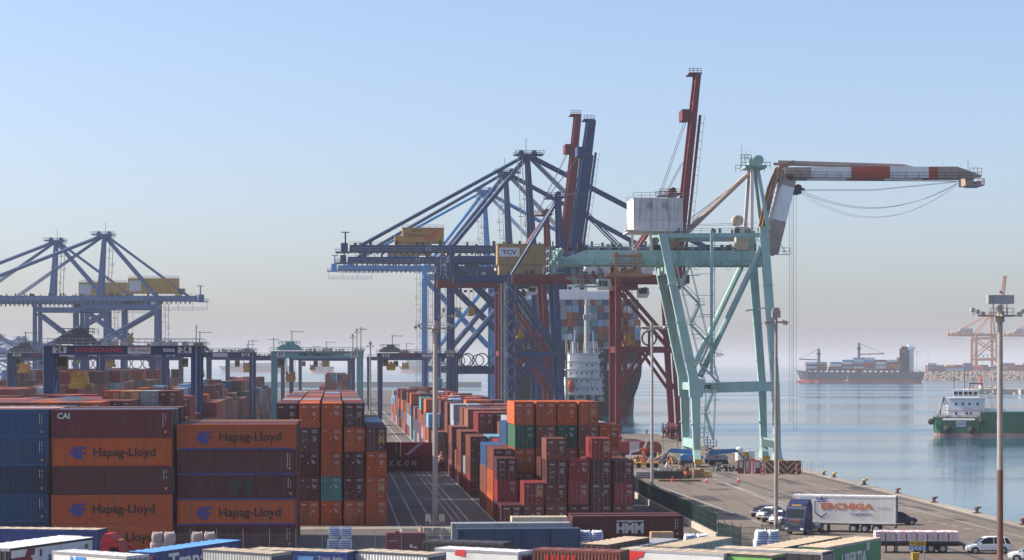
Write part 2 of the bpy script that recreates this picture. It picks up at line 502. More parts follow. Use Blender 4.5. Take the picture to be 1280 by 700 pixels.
# crane rails, slab joints and repair patches on the quay
mb = MB()
for off in (74.2, 58.96):
    for o_ in (-.32, .22):
        strip(mb, 95, 592, off + o_ - 76.95, off + o_ - 76.95 + .1, .002, .012)
    strip(mb, 95, 592, off - 76.95 - .07, off - 76.95 + .07, .002, .03)
struct(mb.build("crane_rail", M["dark"]))
M["patch"] = ground_mat("asphalt_patch", (.075, .066, .060), (.110, .096, .085))
M["joint"] = flat("joint_tar", (.035, .032, .03), .8)
mb = MB(); rn = random.Random(61)
for k in range(26):
    D = rn.uniform(225, 400); X = quay_x(D) - rn.uniform(4, 34); w_ = rn.uniform(.8, 4.5); l_ = rn.uniform(2, 16)
    mb.face([(X, D, .006), (X + w_, D, .006), (X + w_ - l_ * .06, D + l_, .006), (X - l_ * .06, D + l_, .006)])
struct(mb.build("asphalt_patches", M["patch"]))
mb = MB()
D = 215
while D < 440:
    mb.face([(quay_x(D) - 27, D, .009), (quay_x(D) - 1.6, D, .009), (quay_x(D) - 1.6, D + .12, .009), (quay_x(D) - 27, D + .12, .009)]); D += 12.0
for off in (14.5, 27.0): strip(mb, 215, 470, -off, -off + .1, .002, .0095)
struct(mb.build("slab_joints", M["joint"]))

# concrete strip along the near end of the blocks
mb = MB()
p = [yard(-30, 255.5, .012), yard(24, 255.5, .012), yard(24, 259.2, .012), yard(-30, 259.2, .012)]
mb.face(p)
struct(mb.build("concrete_path", M["quaycon"]))

# breakwaters
def rocks(mb, x0, x1, y0, y1, zb, zt, n, r0, r1, seed):
    rn = random.Random(seed)
    for i in range(n):
        u = rn.random(); v = rn.random()
        hgt = zb + (zt - zb) * v
        cx = x0 + (x1 - x0) * u; cy = y0 + (y1 - y0) * v + rn.uniform(-1, 1)
        r = rn.uniform(r0, r1)
        k = len(mb.v); pts = []
        for (a, b_, c_) in ((1, 0, 0), (-1, 0, 0), (0, 1, 0), (0, -1, 0), (0, 0, 1), (0, 0, -1)):
            j = lambda: rn.uniform(-.35, .35)
            pts.append((cx + r * (a + j()), cy + r * (b_ + j()), hgt + r * .8 * (c_ + j())))
        mb.v += pts
        for f in ((0, 2, 4), (2, 1, 4), (1, 3, 4), (3, 0, 4), (2, 0, 5), (1, 2, 5), (3, 1, 5), (0, 3, 5)):
            mb.f.append(tuple(k + q for q in f)); mb.m.append(0)
JX = (1125 - 640) * 3000 / F
mb = MB()
mb.prism([(JX - 25, 2990, -4), (JX, 3010, 8), (2400, 3010, 8), (2400, 2990, -4)], (0, 0, 0.01))
mb.box(JX, 2400, 3006, 3500, -4, 7.6)
struct(mb.build("breakwater_bank", M["rock"]))
mb = MB(); rocks(mb, JX - 15, 1100, 2985, 3010, -3, 8.5, 2300, 1.6, 3.2, 5)
o = mb.build("breakwater_rocks", M["rock"]); o["kind"] = "stuff"
J2 = (1212 - 640) * 1607 / F
mb = MB(); mb.box(J2 + 2, 900, 1600, 1640, -4, .9); mb.box(J2 + 34, 900, 1592, 1600, -4, .6)
struct(mb.build("pier_head", M["conc"]))
mb = MB(); rocks(mb, J2, J2 + 300, 1594, 1612, -3, 2.5, 420, .8, 1.7, 8)
o = mb.build("pier_rocks", M["rock"]); o["kind"] = "stuff"
mb = MB(); mb.box(-620, -30, 2100, 2140, -4, 2.2)
struct(mb.build("far_breakwater", M["conc"]))
# ------------------------------------------------------------------ containers
CW = 2.438
def corr(mb, p, q, z0, z1, n, depth, out, horiz=False):
    """trapezoid corrugation between p and q (2-D), pushed along out; horiz: z0,z1 are the ends of a flat roof"""
    p, q = Vector(p), Vector(q); out = Vector(out)
    prof = []
    for i in range(n):
        for f, d in ((0.0, 0), (.25, 0), (.5, 1), (.75, 1)):
            prof.append(((i + f) / n, d))
    prof.append((1.0, 0))
    k = len(mb.v)
    for f, d in prof:
        o = p.lerp(q, f) + out * (d * depth)
        mb.v.append(tuple(o + Vector(z0))); mb.v.append(tuple(o + Vector(z1)))
    for i in range(len(prof) - 1):
        a = k + 2 * i
        mb.f.append((a, a + 2, a + 3, a + 1)); mb.m.append(0)

CMESH = {}
def slotmesh(mb, name, n=1):
    me = mb.mesh(name)
    for i in range(n):
        me.materials.append(M["cast"])
    return me

def container_meshes(L, h):
    key = (L, h)
    if key in CMESH:
        return CMESH[key]
    W2 = CW / 2
    d = {}
    mb = MB()                                        # frame: posts, rails, floor
    for x in (-W2 + .07, W2 - .07):
        for y in (.07, L - .07):
            mb.box(x - .07, x + .07, y - .07, y + .07, .12, h - .12)
        mb.box(x - .05, x + .05, .14, L - .14, 0.02, .16)
        mb.box(x - .03, x + .03, .14, L - .14, h - .10, h - .01)
    for y in (.05, L - .05):
        mb.box(-W2 + .14, W2 - .14, y - .05, y + .05, .0, .15)
        mb.box(-W2 + .14, W2 - .14, y - .05, y + .05, h - .13, h - .01)
    mb.box(-W2 + .1, W2 - .1, .12, L - .12, .12, .15)
    d["frame"] = slotmesh(mb, "frame")
    mb = MB()
    for x in (-W2 + .08, W2 - .08):
        for y in (.08, L - .08):
            for z in (.06, h - .06):
                mb.box(x - .085, x + .085, y - .095, y + .095, z - .065, z + .065)
    d["corner_castings"] = slotmesh(mb, "corner_castings")
    n = int(round((L - .28) / .29))
    mb = MB(); corr(mb, (-W2 + .055, L - .14, 0), (-W2 + .055, .14, 0), (0, 0, .15), (0, 0, h - .09), n, .04, (-1, 0, 0))
    d["left_wall"] = slotmesh(mb, "side_wall")
    mb = MB(); corr(mb, (W2 - .055, .14, 0), (W2 - .055, L - .14, 0), (0, 0, .15), (0, 0, h - .09), n, .04, (1, 0, 0))
    d["right_wall"] = slotmesh(mb, "side_wall")
    mb = MB(); corr(mb, (W2 - .14, L - .06, 0), (-W2 + .14, L - .06, 0), (0, 0, .14), (0, 0, h - .12), 8, .04, (0, 1, 0))
    d["end_wall"] = slotmesh(mb, "end_wall")
    mb = MB(); corr(mb, (0, .1, h - .045), (0, L - .1, h - .045), (-W2 + .05, 0, 0), (W2 - .05, 0, 0), n, .03, (0, 0, 1))
    d["roof"] = slotmesh(mb, "roof")
    for sd in (-1, 1):
        mb = MB()
        x0, x1 = (-W2 + .15, -.012) if sd < 0 else (.012, W2 - .15)
        mb.box(x0, x1, .03, .07, .15, h - .13)
        for i in range(5):                           # horizontal swages of the door leaf
            z0 = .15 + (h - .28) * (i + .12) / 5; z1 = .15 + (h - .28) * (i + .88) / 5
            mb.prism([(x0 + .06, .031, z0), (x0 + .06, .012, z0 + .05), (x0 + .06, .012, z1 - .05), (x0 + .06, .031, z1)], (x1 - x0 - .12, 0, 0))
        d["door_%d" % sd] = slotmesh(mb, "door")
        mb = MB()
        for f in (.27, .74):
            x = x0 + (x1 - x0) * f
            mb.beam((x, -.02, .06), (x, -.02, h - .05), .045)
            for z in (.12, h * .33, h * .62, h - .12):
                mb.box(x - .05, x + .05, -.03, .03, z - .035, z + .035)
            mb.box(x, x + .36 * (-sd) if sd > 0 else x + .36, -.045, -.03, h * .40, h * .40 + .05)
        d["rods_%d" % sd] = slotmesh(mb, "lock_rods")
    mb = MB()                                        # one low mesh for distant ones
    mb.box(-W2 + .05, W2 - .05, .03, L - .03, .08, h - .04)
    for x in (-W2 + .07, W2 - .07):
        for y in (.08, L - .08):
            mb.box(x - .075, x + .075, y - .085, y + .085, 0, h)
    for x in (-W2 + .05, W2 - .05):
        mb.box(x - .045, x + .045, .17, L - .17, 0.02, .17)
        mb.box(x - .03, x + .03, .17, L - .17, h - .1, h - .01)
    for y in (.055,):
        mb.box(-W2 + .15, W2 - .15, y - .05, y + .05, h - .14, h - .02)
        for x in (-.72, -.3, .3, .72):
            mb.beam((x, -.01, .1), (x, -.01, h - .1), .06, mi=1)
        mb.box(-.02, .02, 0, .03, .15, h - .14, 1)
    d["low"] = slotmesh(mb, "container", 2)
    CMESH[key] = d
    return d

def part(name, me, parent, *mats):
    o = obj(name, me, parent)
    for i, m in enumerate(mats):
        o.material_slots[i].link = 'OBJECT'
        o.material_slots[i].material = m
    return o

# small stencilled marks, a handful of shared layouts
def mark_mesh(kind, seed, h):
    rn = random.Random(seed * 17 + 3)
    mb = MB()
    y = -.012
    def q(x0, x1, z0, z1, mi):
        mb.box(x0, x1, y - .004, y, z0, z1, mi)
    if kind == 0:                                    # door: number rows on the right leaf, plates on the left
        for i in range(2):
            z = h - .42 - i * .17
            x = .34
            while x < .95:
                wd = rn.uniform(.03, .07); q(x, x + wd, z, z + .09, 0); x += wd + .03
        for i in range(rn.randint(3, 6)):
            z = h * .62 - i * .1; q(.40, .40 + rn.uniform(.3, .55), z, z + .035, 0)
        x = -.9
        if rn.random() < .6:
            for i in range(rn.randint(3, 6)):
                q(x, x + .06, h - .55, h - .38, 0); x += .1
        for i in range(rn.randint(1, 4)):
            x0 = rn.uniform(-1, .8); z0 = rn.uniform(.4, h - .9); q(x0, x0 + .13, z0, z0 + .13, rn.choice((0, 0, 1)))
        if seed == 5:
            for x0 in (.2, .66):
                for i in range(5):
                    q(x0, x0 + .3, h * .35 + i * .24, h * .35 + i * .24 + .15, 1)
    return slotmesh(mb, "stencil_marks", 2)
MARKS = {h: [mark_mesh(0, i, h) for i in range(6)] for h in (2.591, 2.896)}

CG = {}
def container(loc, rz, L, h, col, label, group, detail=True, mark=None, seed=0, colname=None):
    d = container_meshes(L, h)
    m = M[col]
    if not detail:
        o = part("container", d["low"], None, m, M["rod"] if col in ("orange", "maroon", "brown") else m)
        o.location = loc; o.rotation_euler = (0, 0, rz)
        return tag(o, label, "container", group)
    r = thing("container", label, "container", loc, rz, group)
    part("frame", d["frame"], r, m)
    part("corner_castings", d["corner_castings"], r, m)["kind"] = "stuff"
    part("side_wall", d["left_wall"], r, m); part("side_wall", d["right_wall"], r, m)
    part("end_wall", d["end_wall"], r, m); part("roof", d["roof"], r, m)
    for sd in (-1, 1):
        dr = part("door", d["door_%d" % sd], r, m)
        part("lock_rods", d["rods_%d" % sd], dr, M["rod"] if seed % 3 else m)
    if mark is None:
        mark = seed % 6
    if mark >= 0:
        part("stencil_marks", MARKS[h][mark], r, M["wdecal"], M["ydecal"])["kind"] = "stuff"
    return r

ORD = "zeroth first second third fourth fifth sixth seventh eighth ninth tenth eleventh twelfth thirteenth fourteenth fifteenth sixteenth seventeenth eighteenth nineteenth twentieth".split()
def ordn(i):
    if i < len(ORD): return ORD[i]
    return "%dth" % i if i % 10 not in (1, 2, 3) else "%d%s" % (i, {1: "st", 2: "nd", 3: "rd"}[i % 10])
COLN = dict(wine="wine red", orange="orange", maroon="dark maroon", brown="rust brown", red="red", blue="blue", navy="navy blue", green="dark green",
            grey="grey", sky="light blue", white="white", teal="teal green", rust="rust red", tan="tan")
HC, STD = 2.896, 2.591
rnd = random.Random(11)
PAL = ["brown"] * 18 + ["rust"] * 14 + ["maroon"] * 14 + ["orange"] * 11 + ["red"] * 9 + ["blue"] * 4 + ["grey"] * 6 + ["sky"] * 3 + ["navy"] * 2 + ["green"] * 2 + ["teal"] * 1 + ["tan"] * 1 + ["white"] * 1
LIST = []     # dict per container
def column(block, a, b, L, h, cols, ci, ri, seed=0):
    z = 0.0
    for t_, c_ in enumerate(cols):
        hh = h[t_] if isinstance(h, (list, tuple)) else h
        LIST.append(dict(block=block, a=a, b=b + rnd.uniform(-.10, .10), L=L, h=hh, z=z + .012 + .004 * t_, col=c_, ci=ci, ri=ri, t=t_ + 1, ja=rnd.uniform(-.05, .05)))
        z += hh + .006
def rc(n):
    return [rnd.choice(PAL) for _ in range(n)]
O, MA, BR, RD, RU, BL, GN, GY, SK, NV, TE, TA, WH = "orange maroon brown red rust blue green grey sky navy teal tan white".split()
L40, L20 = 12.192, 6.058

# block left of the road: five columns, forty foot boxes seen by their ends
BA = "block left of empty road"
front = {1: [O, MA, MA, MA, MA], 2: [O, MA, MA, MA, O], 3: [O, TE, O, O, O], 4: [O, MA, MA, O, MA], 5: [O, O, O, MA]}
tops = {1: [MA, MA, GY, O, MA, MA, RU, BR, GY, BR], 2: [O, O, GY, O, BR, O, RU, BR, O, MA], 3: [O, RU, BR, MA, O, RU, RD, SK, BR, BR], 4: [MA, RD, GY, BR, RU, RU, BR, O, MA, BR]}
for ri in range(10):
    for ci in range(1, 6):
        a = -6.9 + 1.22 + 2.674 * (ci - 1); b = (262, 274.65, 287.3, 299.9, 314.6, 327.2, 339.8, 354.5, 367.1, 381.8)[ri]
        if ri == 0:
            cols = front[ci]
        elif ci < 5:
            cols = rc(4) + [tops[ci][ri]]
        else:
            cols = rc(4 if ri < 5 else 3 if ri < 7 else 2)
            if ri < 5: cols[-1] = [MA, MA, SK, GY, MA][ri]
        column(BA, a, b, L40, HC, cols, ci, ri + 1)
# far end of the same lane
BF = "distant block past aqua gantry"
for ri in range(9):
    for ci in range(1, 6):
        n = [5, 4, 4, 4, 3, 4, 3, 5, 4][ri] if ci != 1 else 3
        cols = rc(n)
        if ri == 5 and ci > 1: cols[-1] = GY
        column(BF, -5.7 + 2.674 * (ci - 1), 1010 + 12.65 * ri * 2, L40, HC, cols, ci, ri + 1)

# block right of the road
BRK = "block right of empty road"
A0 = 19.6 + 1.22
def rb(ri, b, L, h, spec):
    for ci, cols in spec.items():
        column(BRK, A0 + 2.66 * (ci - 1), b, L, h, cols, ci, ri)
rb(1, 257.5, L20, STD, {1: [MA], 2: [BR, RD], 3: [BR, BR, MA, BR], 4: [MA, RD, RD], 5: [MA, MA, MA, RD], 6: [BR, RD, MA]})
rb(2, 264.0, L20, STD, {1: [MA, RD, MA], 2: [BR, MA], 3: [BR, RD, MA], 4: [MA, MA], 5: [MA, BR, BR], 6: [RD, MA, BR]})
rb(3, 270.5, L40, HC, {1: [O, O, BR], 2: [MA, O, O, GN, O], 3: [MA, BR, O, RU, O], 4: [BR, O, O, GN, O], 5: [BR, O, O, RU, O], 6: [BR, O, O, O]})
rb(4, 283.3, L40, HC, {1: [RU, RU, BL], 2: [BR, BR, BR, BL], 3: [MA, BR, RU, RU], 4: rc(4), 5: rc(4), 6: rc(4)})
rb(5, 298.0, L40, HC, {2: [BR, RU, RD], 3: [BR, BR, BL], 4: rc(4), 5: rc(3), 6: rc(4)})
rb(6, 316.0, L40, HC, {1: [RD, BR, BR], 2: [BR, RU, SK], 3: rc(4), 4: rc(4), 5: rc(3), 6: rc(4)})
rb(7, 329.5, L20, STD, {1: [RD, GY], 2: rc(3), 3: rc(4), 4: rc(4)})
rb(8, 340.0, L40, HC, {1: [BR, BR, BR], 2: [BR, RU, RU, RD], 3: [BR, RU, BR, BR], 4: rc(4), 5: rc(4), 6: rc(4)})
rb(9, 353.0, L20, STD, {1: [RD, RU], 2: rc(3), 3: rc(4), 4: rc(4), 5: rc(4)})
rb(10, 366.0, L40, HC, {1: [BR, MA, BR], 2: [BR, RU, RU, RU], 3: [BR, BR, RU, BR], 4: [BR, BR, BR, RU], 5: rc(4)})
rb(11, 380.0, L40, HC, {2: [BR, RU, RU, BR], 3: rc(4), 4: rc(4), 5: rc(4)})
rb(12, 410.0, L40, HC, {2: [GY, RD, GY, GY], 3: [GY, GY, GY, GY], 4: [BR, BR, MA, BR], 5: rc(4), 6: rc(4)})
b = 432.0; ri = 13
while b < 760:
    for ci in range(1, 7):
        n = rnd.choice((3, 3, 4, 4)) if ci < 3 else rnd.choice((3, 4, 4, 4))
        if ci == 1:
            n = [3, 2, 3, 4, 3, 4][ri % 6]
        cols = rc(n)
        if ci == 1 and rnd.random() < .45: cols = [rnd.choice((SK, GY, O, RU, O, BL)) for _ in range(n)]
        column(BRK, A0 + 2.66 * (ci - 1), b, L40, HC if rnd.random() < .7 else STD, cols, ci, ri)
    b += 12.8 + (14 if ri % 7 == 6 else 0); ri += 1
p = pd(548, 458, 690); a_, b_ = to_yard(p)
column("far rows beside light blue crane", a_, b_, L40, HC, [BR, BR, RU, GY, SK], 1, 1)

# stacks behind the long side-on ones at the left
BL_ = "block behind side-on stacks"
for ri in range(6):
    for ci in range(1, 13):
        a = -20.9 - 1.22 - 2.50 * (12 - ci); b = 270 + 12.7 * ri
        if ri < 2: h, n = HC, 5
        elif ri == 2: h, n = (STD, 6) if ci > 8 else (HC, 5)
        else: h, n = HC, rnd.choice((4, 5, 5))
        if ri == 0 and ci > 9: n = 4
        if ri == 1 and ci > 10: n = 4
        cols = rc(n); cols = [c if c not in (WH, SK, GY, TE) else RU for c in cols]
        if ri == 2: cols[-1] = {12: BR, 11: GY, 10: TA, 9: O}.get(ci, cols[-1])
        if ri == 0: cols[-1] = [RU, BR, RD, RU, BR, RU, O, RU, O, BR, O, MA][ci - 1]
        column(BL_, a, b, L40, h, cols, ci, ri + 1)
# lane under the blue gantries
BG = "lane beneath navy gantries"
for ri in range(34):
    for ci in range(1, 7):
        a = -23.2 - 1.22 - 2.66 * (6 - ci); b = 385 + 12.75 * ri
        if ri in (12, 13, 24): continue
        n = rnd.choice((4, 4, 5, 5)) if ri > 5 else rnd.choice((4, 4, 5))
        if ci == 6: n = 4 if ri > 3 else 3
        if ri < 3: n = min(n, 4)
        column(BG, a, b, L40, HC if rnd.random() < .6 else STD, rc(n), ci, ri + 1)
# lanes farther left
BH = "outer lane at far left"
for ri in range(30):
    for ci in range(1, 7):
        a = -54.5 - 2.66 * (6 - ci); b = 400 + 12.75 * ri
        n = rnd.choice((4, 4, 5)) if ri < 9 else rnd.choice((5, 5, 6))
        column(BH, a, b, L40, HC, rc(n), ci, ri + 1)
BI = "outermost lane at far left"
for ri in range(30):
    for ci in range(1, 7):
        a = -86 - 2.66 * (6 - ci); b = 640 + 12.75 * ri
        n = rnd.choice((4, 5, 5, 6))
        column(BI, a, b, L40, HC, rc(n), ci, ri + 1)

# ---- the long sides facing us: three stacks across the front
SIDE = []
def sidestack(name, xl, D, cols, h, deep):
    """forty foot boxes lying across the view; xl = pixel of the left end"""
    x0 = (xl - 640) * D / F
    a, b = to_yard((x0, D))
    for k in range(deep):
        z = 0.0
        for t_, c_ in enumerate(cols if k == 0 else [c for c in rc(len(cols))]):
            SIDE.append(dict(name=name, a=a + rnd.uniform(-.08, .08) + 12.192, b=b + 2.56 * k + rnd.uniform(-.03, .03), z=z + .012, h=h, col=c_, t=t_ + 1, k=k))
            z += h + .006
sidestack("the leftmost side-on stack", 62 - 152, 224.5, [NV, BL, NV, BL, BL], HC, 8)
sidestack("the middle side-on stack", 64.5, 224, [O, O, MA, O, "wine"], HC, 8)
sidestack("the right side-on stack", 222, 225.5, [MA, O, MA, MA, O], STD, 8)

# ---- which are seen, and how large
from mathutils.bvhtree import BVHTree
def corners(c, side=False):
    if side:
        P = [(c["a"] - 12.192, c["b"]), (c["a"], c["b"]), (c["a"], c["b"] + CW), (c["a"] - 12.192, c["b"] + CW)]
    else:
        P = [(c["a"] - CW / 2, c["b"]), (c["a"] + CW / 2, c["b"]), (c["a"] + CW / 2, c["b"] + c["L"]), (c["a"] - CW / 2, c["b"] + c["L"])]
    return [yard(x, y, c["z"]) for x, y in P] + [yard(x, y, c["z"] + c["h"]) for x, y in P]
bv, bf = [], []
for c_ in LIST + SIDE:
    k = len(bv); bv += corners(c_, "k" in c_)
    for f in ((4, 5, 6, 7), (0, 1, 5, 4), (1, 2, 6, 5), (2, 3, 7, 6), (3, 0, 4, 7)):
        bf.append(tuple(k + i for i in f))
tree = BVHTree.FromPolygons(bv, bf)
eye = Vector((0, 0, H))
def seen(c, side=False):
    P = corners(c, side); tot = 0.0
    ctr = sum(P, Vector()) / 8
    for f in ((4, 5, 6, 7), (0, 1, 5, 4), (1, 2, 6, 5), (3, 0, 4, 7)):
        q = [P[i] for i in f]
        n = (q[1] - q[0]).cross(q[3] - q[0]); area = n.length
        n.normalize()
        fc = (q[0] + q[2]) / 2
        if n.dot(fc - ctr) < 0: n = -n
        v = eye - fc
        cs = n.dot(v.normalized())
        if cs <= 0: continue
        hit = 0; tot_s = 0
        for i in (.08, .3, .5, .7, .92):
            for j in (.06, .35, .65, .94):
                p = q[0].lerp(q[1], i).lerp(q[3].lerp(q[2], i), j) + n * .02
                tot_s += 1
                X = 640 + p.x * F / p.y; Y = 455 - (p.z - H) * F / p.y
                if not (0 < X < 1280 and 0 < Y < 700): continue
                if tree.ray_cast(p, (eye - p).normalized(), 5000)[0] is None: hit += 1
        tot += area * cs * (F / v.length) ** 2 * hit / tot_s
    return tot
for c_ in LIST + SIDE:
    c_["vis"] = seen(c_, "k" in c_)
NIND = 262
order = sorted(LIST + SIDE, key=lambda c: -c["vis"])
ind = [c for c in order[:NIND] if c["vis"] > 6]
idset = {id(c) for c in ind}
print("containers", len(LIST) + len(SIDE), "seen", sum(1 for c in order if c["vis"] > 3), "smallest single", ind[-1]["vis"])
rest = MB(); rkeys = list(COLN); rmats = [M[k] for k in rkeys]
seenlab = set()
for i, c in enumerate(LIST + SIDE):
    side = "k" in c
    if id(c) not in idset:
        P = corners(c, side)
        dn = (c["a"] - (12.192 if side else 0)); 
        rest.hexa(P, rkeys.index(c["col"]))
        continue
    if side:
        lab = "%s container, %s tier from the ground, %s of %s" % (COLN[c["col"]], ordn(c["t"]), "front" if c["k"] == 0 else ordn(c["k"] + 1) + " rank", c["name"])
        o = container(yard(c["a"], c["b"] + CW / 2, c["z"]), TH + R(90), L40, c["h"], c["col"], lab, "containers stacked side-on across the front of the yard", True, -1, i)
        c["obj"] = o
    else:
        lab = "%s container, %s tier, column %s, row %s of %s" % (COLN[c["col"]], ordn(c["t"]), "one two three four five six seven eight nine ten eleven twelve".split()[c["ci"] - 1], ordn(c["ri"]).replace("th", "th"), c["block"])
        o = container(yard(c["a"] + c["ja"], c["b"], c["z"]), TH + rnd.uniform(-.004, .004), c["L"], c["h"], c["col"], lab, "containers in " + c["block"], c["b"] < 345, None, rnd.randrange(1000))
        c["obj"] = o
o = rest.build("stacked_containers", rmats); o["kind"] = "stuff"
# ------------------------------------------------------------------ ship to shore cranes
def bogies(root, xs, ys, mat, z0=0.05):
    """wheel trucks under the four corners"""
    for x in xs:
        for y in ys:
            mb = MB()
            mb.prism([(x - .5, y - 3.2, 1.2), (x - .5, y - 1.0, 2.6), (x - .5, y + 1.0, 2.6), (x - .5, y + 3.2, 1.2), (x - .5, y + 3.0, .8), (x - .5, y - 3.0, .8)], (1.0, 0, 0))
            for k in (-2.4, -.9, .9, 2.4):
                mb.tube((x - .35, y + k, z0 + .45), (x + .35, y + k, z0 + .45), .45, 10)
            mb.box(x - .6, x + .6, y - 3.6, y - 3.15, .5, 1.2); mb.box(x - .6, x + .6, y + 3.15, y + 3.6, .5, 1.2)
            mb.build("bogie", mat, root)

def stairs(root, p, q, side, mat, step=4.0, wd=2.4, name="stairs", flights=True):
    """zig-zag flights and landings climbing from p to q beside a leg"""
    p, q = Vector(p), Vector(q)
    n = max(2, int((q.z - p.z) / step))
    mb = MB()
    for i in range(n):
        a = p.lerp(q, i / n); b_ = p.lerp(q, (i + 1) / n)
        s_ = 1 if i % 2 else -1
        o0 = Vector((side * wd * (.0 if i % 2 else 1), 0, 0)); o1 = Vector((side * wd * (1 if i % 2 else .0), 0, 0))
        for y in (-.45, .45) if flights else ():
            mb.beam(a + o0 + Vector((0, y, 0)), b_ + o1 + Vector((0, y, 0)), .12, .32)
            mb.beam(a + o0 + Vector((0, y, 1)), b_ + o1 + Vector((0, y, 1)), .06)
        c = b_ + o1
        mb.box(c.x - .9, c.x + .9, c.y - .7, c.y + .7, c.z - .10, c.z + .04); mb.box(a.x + o1.x - .9, a.x + o1.x + .9, a.y - .7, a.y + .7, (a.z + b_.z) / 2 - .08, (a.z + b_.z) / 2 + .04)
        mb.rail(c + Vector((-.7, -.6, 0)), c + Vector((.7, -.6, 0)), 1.1, .7)
        mb.beam(c + Vector((.7, -.6, 0)), c + Vector((.7, -.6, 1.1)), .07); mb.beam(c + Vector((-.7, -.6, 0)), c + Vector((-.7, -.6, 1.1)), .07)
    for o in (0, side * wd):
        for y in (-.6, .6): mb.beam(p + Vector((o, y, 0)), q + Vector((o, y, 0)), .11)
    return mb.build(name, mat, root)

def clutter(mb, x0, x1, y, z, n, rn, hmax=1.6):
    for i in range(n):
        x = rn.uniform(x0, x1); w_ = rn.uniform(.3, 1.1); h = rn.uniform(.4, hmax)
        mb.box(x, x + w_, y - w_ / 2, y + w_ / 2, z, z + h)

def cab(root, x, y, z, mat, s=1.0):
    mb = MB()
    mb.prism([(x, y - 1.1 * s, z), (x + 2.4 * s, y - 1.1 * s, z), (x + 3.0 * s, y - 1.1 * s, z + 1.0 * s), (x + 2.8 * s, y - 1.1 * s, z + 2.5 * s), (x, y - 1.1 * s, z + 2.5 * s)], (0, 2.2 * s, 0))
    c = mb.build("operator_cab", mat, root)
    mb = MB(); mb.box(x + .3 * s, x + 2.3 * s, y - 1.13 * s, y - 1.105 * s, z + 1.0 * s, z + 2.1 * s); mb.box(x + .3 * s, x + 2.3 * s, y + 1.105 * s, y + 1.13 * s, z + 1.0 * s, z + 2.1 * s)
    mb.build("window", M["glass"], c)

def spreader(root, x, y, z, ztop, mat, along='y', L=12.2):
    mb = MB()
    if along == 'y':
        mb.box(x - .45, x + .45, y - L / 2, y + L / 2, z, z + .6)
        for k in (-1, 1): mb.box(x - 1.15, x + 1.15, y + k * L / 2 - .25, y + k * L / 2 + .25, z - .25, z + .5)
    else:
        mb.box(x - L / 2, x + L / 2, y - .45, y + .45, z, z + .6)
        for k in (-1, 1): mb.box(x + k * L / 2 - .25, x + k * L / 2 + .25, y - 1.15, y + 1.15, z - .25, z + .5)
    mb.box(x - 1.3, x + 1.3, y - 1.6, y + 1.6, z + .6, z + 1.7)
    mb.prism([(x - 1.0, y - 1.2, z + 1.7), (x + 1.0, y - 1.2, z + 1.7), (x + .6, y - 1.2, z + 3.0), (x - .6, y - 1.2, z + 3.0)], (0, 2.4, 0))
    for k in (-.7, .7):
        mb.tube((x + k, y - .25, z + 3.2), (x + k, y + .25, z + 3.2), .55, 10)
    s_ = mb.build("spreader", mat, root)
    mb = MB()
    for i in (-.7, .7):
        for j in (-1, 1):
            mb.beam((x + i, y + j * .3, z + 3.4), (x + i * 1.6, y + j * 1.6, ztop), .06)
    mb.build("hoist_ropes", M["steelrope"], root)

